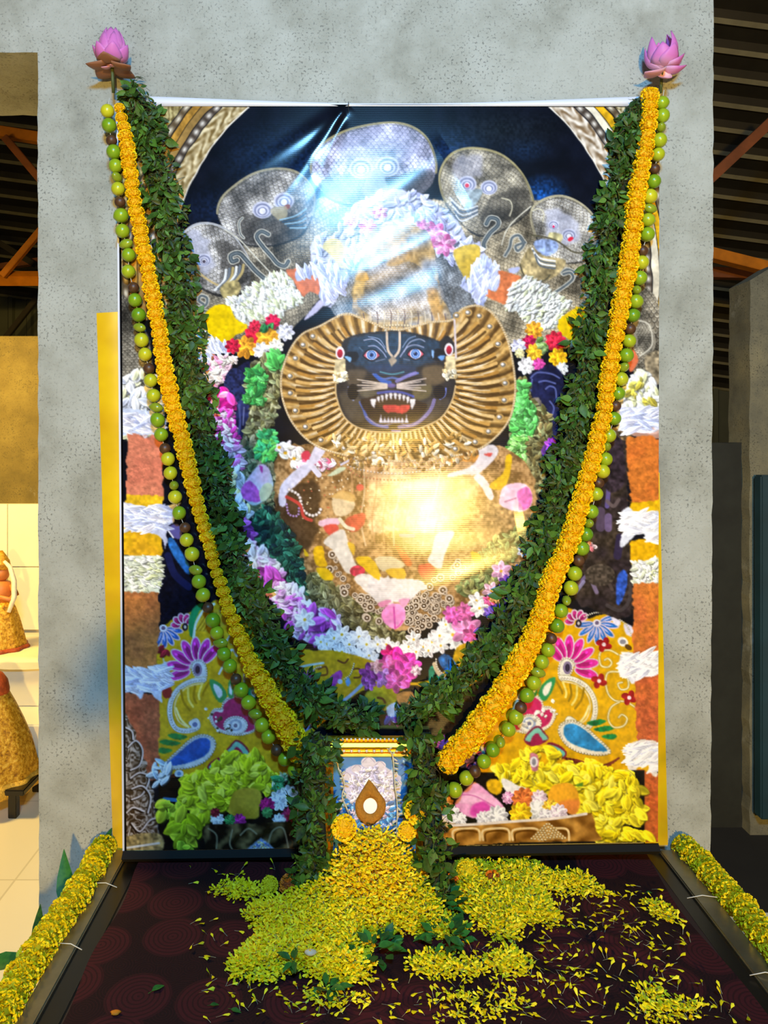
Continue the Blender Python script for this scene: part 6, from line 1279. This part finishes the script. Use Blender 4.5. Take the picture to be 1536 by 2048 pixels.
# ---------------------------------------------------------------- framed picture leaning at the foot of the banner
FW, FH, LEAN = .296, .356, math.radians(7)
fb = Vector(((749 - CX) * 1.925 / F, 1.925 - DW, ZT + .004)); FM = Matrix.Translation(fb) @ Matrix.Rotation(-LEAN, 4, 'X')
fr = empty('framed_picture', fb, 'small gilt framed picture with a blue print leaning in front of the banner', 'picture')
M_gilt = simple('gilt', 'e0a818', .28, .75, .15, 60); M_giltp = simple('pale_gilt', 'f0d878', .3, .6, .1, 60)
def rail(a, b, w, name='frame_rail'):
    """moulded rail between two points of the frame's face"""
    a, b = Vector(a), Vector(b); t = (b - a).normalized(); n = Vector((0, -1, 0)); s = t.cross(n)
    prof = [(0, .0), (0, .016), (.10 * w, .020), (.2 * w, .018), (.3 * w, .026), (.5 * w, .030), (.68 * w, .024), (.74 * w, .014), (.86 * w, .016), (w, .010), (w, 0)]
    V = []; m_ = len(prof)
    for p, sg in ((a, 1), (b, -1)):
        for q, h in prof: V.append(p + s * q + n * h + t * sg * q)
    Fs = [(i, i + 1, m_ + i + 1, m_ + i) for i in range(m_ - 1)] + [tuple(range(m_))[::-1], tuple(range(m_, 2 * m_))]
    bm = bmesh.new(); q = mesh(name, V, Fs); bm.from_mesh(q); bpy.data.meshes.remove(q)
    return bmm(name, bm, False, [M_gilt])
hw_ = FW / 2; rw = .042
cs = [(-hw_, 0, 0), (hw_, 0, 0), (hw_, 0, FH), (-hw_, 0, FH)]
for i in range(4): part('frame_rail', rail(cs[(i + 1) % 4], cs[i], rw), fr, FM)
part('backing', boxmesh('backing', (-hw_ + .01, -.004, .01), (hw_ - .01, 0.006, FH - .01), [M_board], .001), fr, FM)
BEAD = lathe('bead', [(.001, -1), (.6, -.8), (1, 0), (.6, .8), (.001, 1)], [M_pearlw], 8)
for k in range(26): part('bead', BEAD, fr, FM @ Matrix.Translation((-hw_ + .012 + k * (FW - .024) / 25, -.021, FH - .004)) @ Matrix.Scale(.0034, 4))
for k in range(13): part('stud', BEAD, fr, FM @ Matrix.Translation((-hw_ + .03 + k * (FW - .06) / 12, -.0185, FH - rw * .80)) @ Matrix.Scale(.0042, 4))
part('inner_strip', boxmesh('inner_strip', (-hw_ + rw, -.014, FH - rw - .007), (hw_ - rw, -.006, FH - rw), [M_giltp], .001), fr, FM)
# its print
pp = Painter(655, 1515, 845, 1790, 1.25, 8)
def pz(*q): return [(580 + q[i] * .22135, 1450 + q[i + 1] * .22135) for i in range(0, len(q), 2)]
pp.img[:] = pp.c('2c7cbc'); pp.img *= (1 + .08 * pp.N[12])[..., None]
pp.P(pz(440, 520, 540, 440, 630, 430, 640, 390, 710, 355, 780, 400, 830, 395, 890, 450, 980, 500, 1050, 600, 1040, 720, 960, 860, 900, 900, 700, 920, 560, 900, 470, 800, 430, 680), 'c8c4e6', amt=.06, col2='ddd6ea', warp=3)
for (x, y, r) in ((710, 400, 70), (830, 435, 55), (590, 475, 55), (950, 540, 60), (1010, 640, 45), (480, 560, 50)):
    (q,) = pz(x, y); pp.E(q[0], q[1], r * .25, r * .2, 'e2d8e4', amt=.06); pp.S([(q[0] - r * .2, q[1]), (q[0], q[1] - r * .19), (q[0] + r * .2, q[1])], 1.6, 'b0a4c4')
pp.splat(pz(560, 520, 700, 450, 860, 480, 960, 620, 960, 760, 880, 860, 560, 860, 520, 700), 150, 8, ['d4cdea', 'e6ddea', 'c2bce0', 'e8e0d8', 'b8b8e0'], .5, jit=.05)
pp.splat(pz(420, 780, 580, 880, 760, 900, 960, 860, 1060, 960, 1100, 1120, 400, 1120, 340, 980), 130, 8, ['3c90d4', '7cbce8', 'd8e4f4', 'c8b8e0', '2c70b8', 'e4d0e4'], .5, jit=.08)
pp.S(pz(960, 380, 970, 440, 960, 500), 4, 'b8dcec'); pp.S(pz(1080, 380, 1090, 450), 4, 'a8d4ec')
for (x, y) in ((540, 620), (640, 560), (900, 620), (860, 560), (560, 760), (900, 780)): (q,) = pz(x, y); pp.ros(q[0], q[1], 11, ['e6e2f4', 'cfc8ea', 'f0ecf2'], 7, 2)
C2 = np.where(pp.img <= .04045, pp.img / 12.92, ((pp.img + .055) / 1.055) ** 2.4)
pw, ph = FW / 2 - rw, FH - 2 * rw; V = []; H_, W_ = C2.shape[:2]
gx, gz = np.meshgrid(np.linspace(-pw, pw, W_), np.linspace(FH - rw, rw, H_))
V = np.stack([gx, np.full_like(gx, -.007), gz], -1).reshape(-1, 3); idx = np.arange(H_ * W_).reshape(H_, W_)
pm = mesh('picture_print', V, [tuple(q) for q in np.stack([idx[:-1, :-1], idx[1:, :-1], idx[1:, 1:], idx[:-1, 1:]], -1).reshape(-1, 4).tolist()], True)
a_ = pm.color_attributes.new('ink', 'FLOAT_COLOR', 'POINT'); a_.data.foreach_set('color', np.concatenate([C2.reshape(-1, 3), np.ones((H_ * W_, 1))], 1).astype(np.float32).ravel())
t = NT('glazed_print'); ca = t.n('ShaderNodeAttribute', attribute_name='ink'); pm.materials.append(t.set(Base_Color=ca.outputs['Color'], Roughness=.35, Coat_Weight=.6, Coat_Roughness=.06))
part('print', pm, fr, FM)
# ochre paste drop stuck on the picture: ring; the white disc in its opening paints reflected light
def on_pic(px_, py_, out=.008):
    """point on the picture's face seen at that place of the photograph"""
    o = Vector((0, -DW, ZC)); r_ = (G(px_, py_, 1.0) - o); n = FM.to_3x3() @ Vector((0, -1, 0)); p0 = FM @ Vector((0, -out, .1)); return o + r_ * ((p0 - o).dot(n) / r_.dot(n))
IM = FM.inverted()
outl = cr(pz(712, 490, 760, 540, 815, 620, 858, 680, 866, 745, 842, 815, 790, 868, 716, 905, 645, 868, 598, 800, 590, 705, 618, 640, 668, 560, 712, 490), 4)[:-1]
hol = [(725 + 62 * math.cos(g), 730 + 72 * math.sin(g)) for g in np.linspace(-math.pi / 2, 1.5 * math.pi, len(outl), endpoint=False)]
hol = [pz(*q)[0] for q in hol]; V = []; Fs = []; n = len(outl)
for i in range(n):
    a, b = Vector(outl[i]), Vector(hol[i]); nr = on_pic(a.x, a.y, 1) - on_pic(a.x, a.y, 0); nv = FM.to_3x3() @ Vector((0, -1, 0))
    for s, h in ((0, 0), (.02, .0045), (.3, .0085 + rnd.uniform(-.001, .001)), (.7, .008 + rnd.uniform(-.001, .001)), (.97, .004), (1, 0)):
        q = a.lerp(b, s); V.append(on_pic(q.x, q.y, .0078) + nv * h)
for i in range(n):
    for k in range(5): Fs.append((i * 6 + k, i * 6 + k + 1, ((i + 1) % n) * 6 + k + 1, ((i + 1) % n) * 6 + k))
dc = empty('paste_drop', on_pic(*pz(716, 900)[0]), 'ochre drop-shaped ring of paste stuck on the small framed picture', 'ornament')
bm = bmesh.new(); q = mesh('paste', V, Fs); bm.from_mesh(q); bpy.data.meshes.remove(q)
part('paste_ring', bmm('paste_ring', bm, True, [simple('ochre_paste', 'b4781c', .85, 0, .25, 120, .8)]), dc)
mv = [on_pic(q[0], q[1], .0092) for q in hol] + [on_pic(*pz(725, 730)[0], .0096)]
part('glare_disc', mesh('glare_disc', mv, [(i, (i + 1) % n, n) for i in range(n)], True, [simple('glare_white', 'ffffff', .4)]), dc, label='white disc painted as reflected light')
# tuberose strings over the picture
M_tube = simple('tuberose_white', 'd8d0b0', .6, 0, .1, 60)
def tuberose(label, pts, seed):
    r = random.Random(seed); P3 = [on_pic(*pz(*q)[0], .022 + r.uniform(0, .004)) for q in pts]; P3 = [Vector(v) for v in cr([tuple(v) for v in P3], 4)]
    g = empty('tuberose_string', P3[-1], label, 'garland'); part('strand', tube('strand', P3, [r.uniform(.0012, .0024) for _ in P3], [M_tube], 6), g)
    for i in range(2, len(P3), 2):
        p = P3[i]; q = p + Vector((r.choice((-1, 1)) * r.uniform(.006, .014), -.004, r.uniform(-.012, .010))); m_ = (p + q) / 2
        part('bud', tube('bud', [p, m_, q], [.0012, .0026, .0018], [M_tube], 6), g)
tuberose('cream tuberose string hanging over the left of the small picture', [(425, 300), (440, 400), (480, 480), (490, 560), (470, 640), (500, 720), (540, 820), (560, 880)], 1)
tuberose('cream tuberose string hanging over the right of the small picture', [(860, 190), (920, 260), (935, 340), (940, 440), (950, 560), (965, 680), (970, 800), (965, 920), (970, 1010)], 2)
# leaf garlands at both sides of the picture
FGL = [(640, 1470), (628, 1540), (626, 1620), (630, 1700), (622, 1785)]; FGR = [(842, 1466), (850, 1540), (862, 1620), (868, 1700), (880, 1780), (888, 1830)]
PL, PR = Path(FGL), Path(FGR)
leaf_garland('leaf_garland', 'short leafy garland hanging at the left side of the small framed picture', FGL, 34, lambda q: .175 + .045 * q / PL.len, 160, 420, 7, thick=.03, spikes=.05)
leaf_garland('leaf_garland', 'short withered leafy garland hanging at the right side of the small framed picture', FGR, 30, lambda q: .175 + .085 * q / PR.len, 160, 420, 8, thick=.03, size=(.014, .028), spikes=.25)

# ---------------------------------------------------------------- petals
def floret(name, mats, k, tail=1.):
    r = random.Random(k); c = r.uniform(-.3, .3)
    t0 = .9 * (1 - tail)
    V = [(-.022, t0, 0), (.022, t0, 0), (c * .5 + .03, .9, .18), (c * .5 - .03, .9, .18), (c * .8 - .16, 1.25, .24), (c * .8 + .16, 1.28, .20), (c - .27, 1.8, .12 + r.uniform(-.1, .15)), (c, 2.05, .28), (c + .28, 1.78, .10 + r.uniform(-.1, .15))]
    Fs = [(0, 1, 2, 3), (3, 2, 5, 4), (4, 5, 7), (4, 7, 6), (5, 8, 7)]
    return mesh(name, V, Fs, False, mats, [1, 0, 0, 0, 0])
M_pet = petal_mat('petal_yellow', [(0, 'd8bc00'), (.3, 'ecd000'), (.7, 'f8e010'), (1, 'fff030')]); M_peto = petal_mat('petal_warm_lit', [(0, 'f4b400'), (.3, 'ffd000'), (.7, 'ffe008'), (1, 'fff030')]); M_pst = simple('petal_stalk', 'b4ae88', .7)
FLO = [floret('floret_%d' % k, [M_pet, M_pst], k) for k in range(4)]; FLOS = [floret('short_floret_%d' % k, [M_pet, M_pst], k + 20, .35) for k in range(4)]; FLOG = [floret('warm_lit_floret_%d' % k, [M_peto, M_pst], k + 10, .35) for k in range(4)]
def pet_M(p, r, flat=.5, L=None, lean=.1):
    L = L or r.uniform(.0095, .0135); nm = Vector((r.uniform(-1, 1) * flat, r.uniform(-1, 1) * flat - lean, 1)); dr = Vector((r.uniform(-1, 1), r.uniform(-1, 1), r.uniform(-.2, .35)))
    y = dr.normalized(); z = (nm - y * nm.dot(y)).normalized(); x = y.cross(z)
    return Matrix(((x.x, y.x, z.x, p[0]), (x.y, y.y, z.y, p[1]), (x.z, y.z, z.z, p[2]), (0, 0, 0, 1))) @ Matrix.Scale(L, 4)
def peak(p): return .118 * math.exp(-((p.x - .068) / (.115 if p.x < .068 else .10)) ** 2 - ((p.y + .215) / .105) ** 2)
def heap(label, poly, n, hbase, seed, golden=0., big=False, cell=.012, avoid=None):
    r = random.Random(seed); rg = np.random.default_rng(seed); pts = in_poly(poly, n, rg); items = []
    # bed: low mound under the petals
    pp_ = np.array(poly, float); T3 = [TP(*q) for q in pts]
    def edge(px_, py_):
        d_ = 1e9
        for (ax, ay), (bx, by) in zip(pp_, np.roll(pp_, -1, 0)):
            vx, vy = bx - ax, by - ay; t = max(0, min(1, ((px_ - ax) * vx + (py_ - ay) * vy) / (vx * vx + vy * vy + 1e-9))); d_ = min(d_, math.hypot(px_ - ax - t * vx, (py_ - ay - t * vy)))
        return d_
    V = []; Fs = []
    for (x, y), p in zip(pts, T3):
        e = min(1, edge(x, y) / 26); h = hbase * e * r.uniform(.4, 1.1) + (peak(p) * r.uniform(.93, 1.04) if big else 0) + .006
        q = Vector((p.x, p.y, ZT + h)); near = big and peak(p) > .028
        gold = near or r.random() < golden  # warm light on the peak is painted with golden petals
        items.append((r.choice(FLOG if gold else FLOS), pet_M(q, r, .5, r.uniform(.0085, .012), 1.1 if near else .55)))
        if e > .35 and r.random() < .5:   # filling petals lower down
            items.append((r.choice(FLOG if gold else FLOS), pet_M(Vector((p.x + r.uniform(-.006, .006), p.y + r.uniform(-.006, .006), ZT + h * .6)), r, .9)))
    mats = [M_pet, M_pst, M_peto]; me_ = joined('petal_heap', items, mats); mi = []
    for m_, _ in items: mi += ([1, 2, 2, 2, 2] if m_ in FLOG else [1, 0, 0, 0, 0])
    me_.polygons.foreach_set('material_index', mi); me_.polygons.foreach_set('use_smooth', [False] * len(me_.polygons))
    return top('petal_heap', me_, label, 'petals', kind='stuff')
H1 = [(575, 1800), (640, 1765), (700, 1748), (800, 1748), (862, 1768), (872, 1810), (880, 1835), (935, 1858), (905, 1885), (870, 1878), (830, 1880), (790, 1872), (740, 1885), (728, 1915), (745, 1955), (705, 1975), (640, 1962), (590, 1948), (535, 1972), (468, 1955), (462, 1930), (500, 1900), (522, 1872), (512, 1852), (488, 1836), (520, 1812)]
big_heap = heap('big heap of loose yellow petals piled against the small framed picture', H1, 9500, .022, 61, .06, True)
# mound inside the heap so that it is solid
V = []; Fs = []; n = 30
for j in range(n + 1):
    for i in range(n + 1):
        x = -.14 + .42 * i / n; y = -.42 + .34 * j / n; V.append((x, y, ZT + .001 + max(0, peak(Vector((x, y, 0))) - .012)))
for j in range(n):
    for i in range(n): q = j * (n + 1) + i; Fs.append((q, q + 1, q + n + 2, q + n + 1))
keep = [f for f in Fs if max(V[i][2] for i in f) > ZT + .0015]
part('packed_core', mesh('packed_core', V, keep, True, [simple('packed_petals', 'd8a400', .8, 0, .3, 160, .9)]), big_heap)
H2 = [(905, 1750), (930, 1722), (965, 1726), (990, 1742), (1010, 1722), (1060, 1724), (1080, 1742), (1130, 1752), (1170, 1750), (1190, 1775), (1225, 1802), (1190, 1797), (1150, 1788), (1110, 1792), (1080, 1788), (1112, 1832), (1122, 1862), (1080, 1857), (1040, 1852), (1036, 1882), (1000, 1887), (960, 1862), (940, 1832), (910, 1822), (905, 1785)]
heap('wide spread of lemon yellow petals right of the leafy garland', H2, 3900, .016, 62)
heap('flat patch of yellow petals below the green leaves near the table front', [(822, 1925), (870, 1905), (905, 1926), (960, 1932), (978, 1956), (828, 1956)], 420, .010, 63)
heap('round clump of yellow petals in the middle front of the cloth', [(978, 1925), (1010, 1900), (1046, 1920), (1052, 1952), (988, 1952)], 330, .014, 64)
heap('small clump of yellow petals left of the yellow flower head', [(428, 1788), (458, 1766), (500, 1774), (535, 1786), (545, 1796), (512, 1806), (450, 1798)], 400, .014, 65)
heap('small lengthwise clump of yellow petals near the right rail', [(1288, 1815), (1310, 1804), (1348, 1832), (1357, 1852), (1312, 1840)], 190, .010, 66)
heap('scattered clump of yellow petals at the front right of the cloth', [(1262, 1990), (1300, 1976), (1345, 2002), (1402, 2012), (1402, 2052), (1285, 2052)], 230, .008, 67)
heap('loose clump of yellow petals at the front middle of the cloth', [(880, 1985), (1040, 1990), (1060, 2030), (1000, 2050), (850, 2050)], 150, .006, 68)
heap('short row of petals on the cloth in front of the big heap', [(590, 1985), (650, 1985), (660, 2005), (720, 1992), (725, 2012), (640, 2015)], 110, .006, 69)
# single petals
r = random.Random(71); rg = np.random.default_rng(71); spots = []
for poly, n in (([(370, 1700), (560, 1690), (560, 1790), (500, 1880), (440, 1980), (370, 1900)], 46), ([(400, 1960), (900, 1960), (900, 2046), (380, 2046)], 96), ([(900, 1890), (1130, 1860), (1240, 1800), (1330, 1870), (1420, 2040), (900, 2046)], 260), ([(1200, 1760), (1300, 1760), (1400, 1900), (1300, 1900)], 36), ([(900, 1880), (1000, 1890), (1100, 1870), (1200, 1960), (900, 1960)], 70), ([(560, 1700), (610, 1690), (610, 1760), (560, 1760)], 6), ([(1100, 1790), (1240, 1800), (1260, 1880), (1130, 1860)], 60), ([(1400, 1950), (1500, 2030), (1420, 2046)], 14)):
    spots += in_poly(poly, n, rg)
spots.sort(key=lambda a: -a[1])
for i, (x, y) in enumerate(spots[:290]):
    top('petal', r.choice(FLO), 'single loose yellow petal fallen on the maroon cloth away from the heaps', 'petal', pet_M(TP(x, y, .009), r, .4, r.uniform(.010, .014)), 'loose petals on the cloth')
rest = [(r.choice(FLO), pet_M(TP(x, y, .009), r, .4, r.uniform(.010, .014))) for x, y in spots[290:]]
me_ = joined('petal_scatter', rest, [M_pet, M_pst]); top('petal_scatter', me_, 'further loose petals sprinkled over the back of the cloth', 'petals', kind='stuff')
# flower heads on the cloth
def head(name, me_, px_, py_, rpx, label, squash=.6, tilt=.9):
    p = TP(px_, py_ + rpx * .4, .02); R = rpx * (p.y + DW) / F * .92; top(name, me_, label, 'flower', Matrix.Translation((p.x, p.y, ZT + R * .82 + .004)) @ Matrix.Rotation(tilt, 4, 'X') @ Matrix.Diagonal((R, R, R * squash, 1)))
head('chrysanthemum', POMC[0], 539, 1764, 19, 'round lemon yellow flower head beside the orange one', .55, .75)
head('marigold', POMO[0], 578, 1764, 20, 'orange marigold head left of the leafy garland', .55, .75)
head('marigold', POMO[0], 985, 1750, 16, 'orange marigold head half buried in the right petal spread', .6, 1.3)
head('marigold', POMO[0], 903, 1755, 15, 'orange marigold head peeping out behind the right leafy garland', .6, 1.3)
head('chrysanthemum', POMC[1], 935, 1738, 24, 'large lemon flower head at the back of the right petal spread')
for (x, y, R, lab, m_) in ((688, 1655, .032, 'yellow flower head caught in the garland left of the picture', POM[0]), (836, 1622, .034, 'yellow flower head caught in the garland right of the picture, upper one', POM[1]), (862, 1606, .025, 'small yellow flower head at the outer edge of the garland right of the picture', POM[2]), (814, 1662, .024, 'small yellow flower head at the lower right corner of the picture', POM[1])):
    top('marigold', m_, lab, 'flower', Matrix.Translation(W(x, y, .215)) @ Matrix.Rotation(1.2, 4, 'X') @ Matrix.Diagonal((R, R, R * .6, 1)))
# pebble
bm = bmesh.new(); bmesh.ops.create_icosphere(bm, subdivisions=3, radius=1)
for v in bm.verts: v.co = Vector((v.co.x * (.013 + .003 * v.co.y), v.co.y * .008, v.co.z * .006))
top('pebble', bmm('pebble', bm, True, [simple('pale_stone', 'c8c0a8', .6, 0, .1, 90)]), 'pale pebble lying on the front of the big petal heap', 'pebble', Matrix.Translation(TP(621, 1905, .034)))
# green sprigs in and before the heap
LG = [leafmesh('sprig_leaf_%d' % k, 1, w, c, cu, [M_bigleaf]) for k, (w, c, cu) in enumerate(((.5, .15, -.2), (.6, .1, .1), (.42, .2, -.3)))]
def sprig(label, px_, py_, rx, ry, n, h, seed):
    r = random.Random(seed); b = TP(px_, py_); g = empty('leaf_sprig', b, label, 'leaves')
    part('stalk', tube('stalk', [b + Vector((-.03, 0, .006)), b + Vector((0, 0, .012)), b + Vector((.035, -.01, .006))], .0018, [M_stem], 6), g)
    for i in range(n):
        a = r.uniform(0, 6.28); q = math.sqrt(r.random()); p = TP(px_ + math.cos(a) * rx * q, py_ + math.sin(a) * ry * q, h * (1 - q) + r.uniform(.010, .016))
        tip = p + Vector((math.cos(a) + r.uniform(-.5, .5), -math.sin(a) + r.uniform(-.5, .5), r.uniform(-.1, .5))); part('leaf', r.choice(LG), g, lf(p, tip, (r.uniform(-.4, .4), r.uniform(-.6, .1), 1), r.uniform(.022, .036)))
sprig('glossy green leaf sprig lying in the front of the big petal heap', 745, 1895, 50, 28, 46, .03, 81)
sprig('glossy green leaf sprig under petals right of the big heap', 890, 1868, 46, 30, 40, .025, 82)
sprig('dark green leaf sprig at the foot of the right leafy garland', 890, 1800, 22, 30, 24, .02, 83)
sprig('few green leaves poking out of the big heap near the pebble', 590, 1920, 24, 18, 10, .024, 84)
sprig('dark leaf sprig half hidden at the very front of the big heap', 655, 1975, 22, 10, 10, .008, 85)
for (x, y, a, L, lab) in ((304, 1982, .8, .03, 'small green leaf lying alone at the far left of the cloth'), (420, 2010, .2, .018, 'tiny green leaf on the cloth, left of its longer neighbour'), (462, 2018, -.3, .022, 'longer green leaf on the cloth right of the tiny one'), (1293, 1785, .1, .016, 'tiny green leaf lying among petals near the right rail')):
    p = TP(x, y, .006); top('fallen_leaf', LG[0], lab, 'leaf', lf(p, p + Vector((math.cos(a), math.sin(a), .05)), (0, -.1, 1), L))
bm = bmesh.new(); bmesh.ops.create_icosphere(bm, subdivisions=2, radius=1)
for v in bm.verts: v.co = Vector((v.co.x * .010 * (1 + .2 * math.sin(v.co.y * 5)), v.co.y * .007, v.co.z * .003))
top('orange_peel', bmm('orange_peel', bm, True, [M_oran]), 'orange petal scrap at the front left of the cloth', 'petal', Matrix.Translation(TP(231, 2025, .006)))
# ---------------------------------------------------------------- the photographer, standing behind the camera; only the shadow reaches the picture
def skin_body(name, verts, edges, radii, root, mats, sub=1):
    m = bpy.data.meshes.new(name); m.from_pydata([tuple(v) for v in verts], edges, []); m.update()
    for q in mats: m.materials.append(q)
    o = link(bpy.data.objects.new(name, m)); o.modifiers.new('skin', 'SKIN').use_smooth_shade = True
    for i, r_ in enumerate(radii):
        d_ = m.skin_vertices[0].data[i]; d_.radius = r_ if isinstance(r_, tuple) else (r_, r_); d_.use_root = (i == root)
    o.modifiers.new('subdivision', 'SUBSURF').levels = sub; o.modifiers['subdivision'].render_levels = sub
    return o
M_hum = simple('skin', '8a5a40', .55, 0, .05, 30); M_shirt = simple('dark_shirt', '2c3440', .85, 0, .1, 20); M_trous = simple('dark_trousers', '202024', .85); M_hair = simple('black_hair', '0e0c0c', .6)
pb = Vector((0.0, -2.46, 0.0)); bv = []; be = []; br_ = []
def jn(p, r_, par=None):
    bv.append(Vector(p)); br_.append(r_); i = len(bv) - 1
    if par is not None: be.append((par, i))
    return i
pel = jn((0, 0, .93), (.13, .10)); wa = jn((0, 0, 1.08), (.12, .09), pel); ch = jn((0, -.01, 1.27), (.135, .10), wa); nk0 = jn((0, -.01, 1.40), (.06, .055), ch); nk = jn((0, .0, 1.46), .045, nk0); hd = jn((0, .025, 1.55), (.068, .082), nk); hd2 = jn((0, .02, 1.62), (.066, .078), hd); hd3 = jn((0, .01, 1.665), .035, hd2); jn((0, .115, 1.545), .012, hd)
for s in (-1, 1):
    sh = jn((s * .17, -.01, 1.36), .055, ch); el = jn((s * .29, .10, 1.20), .042, sh); wr = jn((s * .10, .31, 1.44), .028, el); pa = jn((s * .062, .325, 1.50), (.022, .03), wr)
    for k, (dz, L) in enumerate(((-.02, .85), (.0, 1.), (.02, .95), (.038, .75))):
        f1 = jn((s * .05, .318, 1.52 + dz), .009, pa); f2 = jn((s * (.05 - .022 * L), .312, 1.522 + dz), .0085, f1); jn((s * (.05 - .036 * L), .318, 1.521 + dz), .0075, f2)
    t1 = jn((s * .055, .30, 1.49), .011, pa); t2 = jn((s * .04, .29, 1.505), .0095, t1); jn((s * .03, .292, 1.525), .0085, t2)
    hp = jn((s * .09, 0, .88), .085, pel); kn = jn((s * .10, .02, .49), .058, hp); an = jn((s * .10, -.01, .09), .04, kn); jn((s * .105, .06, .04), .038, an); bv_t = jn((s * .11, .14, .03), .03, len(bv) - 1)
bod = skin_body('person', bv, be, br_, pel, [M_hum]); bod.location = pb
tag(bod, 'person in a dark shirt standing behind the camera holding up a phone', 'person')
def wear(name, vs, es, rs, root, mat):
    o = skin_body(name, vs, es, rs, root, [mat]); o.parent = bod; return o
wear('shirt', [(0, 0, .86), (0, 0, 1.08), (0, -.01, 1.27), (0, -.01, 1.40), (-.175, -.01, 1.365), (-.255, .06, 1.25), (.175, -.01, 1.365), (.255, .06, 1.25)], [(0, 1), (1, 2), (2, 3), (2, 4), (4, 5), (2, 6), (6, 7)], [(.165, .125), (.14, .11), (.155, .12), (.07, .065), .07, .062, .07, .062], 1, M_shirt)
wear('trousers', [(0, 0, .95), (-.09, 0, .86), (-.10, .02, .49), (-.10, -.005, .11), (.09, 0, .86), (.10, .02, .49), (.10, -.005, .11)], [(0, 1), (1, 2), (2, 3), (0, 4), (4, 5), (5, 6)], [(.135, .11), .098, .075, .06, .098, .075, .06], 0, M_trous)
wear('hair', [(0, -.03, 1.54), (0, -.015, 1.63), (0, .02, 1.675)], [(0, 1), (1, 2)], [.068, (.078, .088), (.06, .07)], 1, M_hair)
for s in (-1, 1): wear('shoe', [(s * .10, -.04, .045), (s * .105, .06, .045), (s * .112, .165, .035)], [(0, 1), (1, 2)], [.045, .045, .036], 1, M_trous)
top('phone', boxmesh('phone', (-.036, -2.124, 1.49), (.040, -2.116, 1.60), [M_black], .003), 'dark phone held up behind the camera', 'phone')
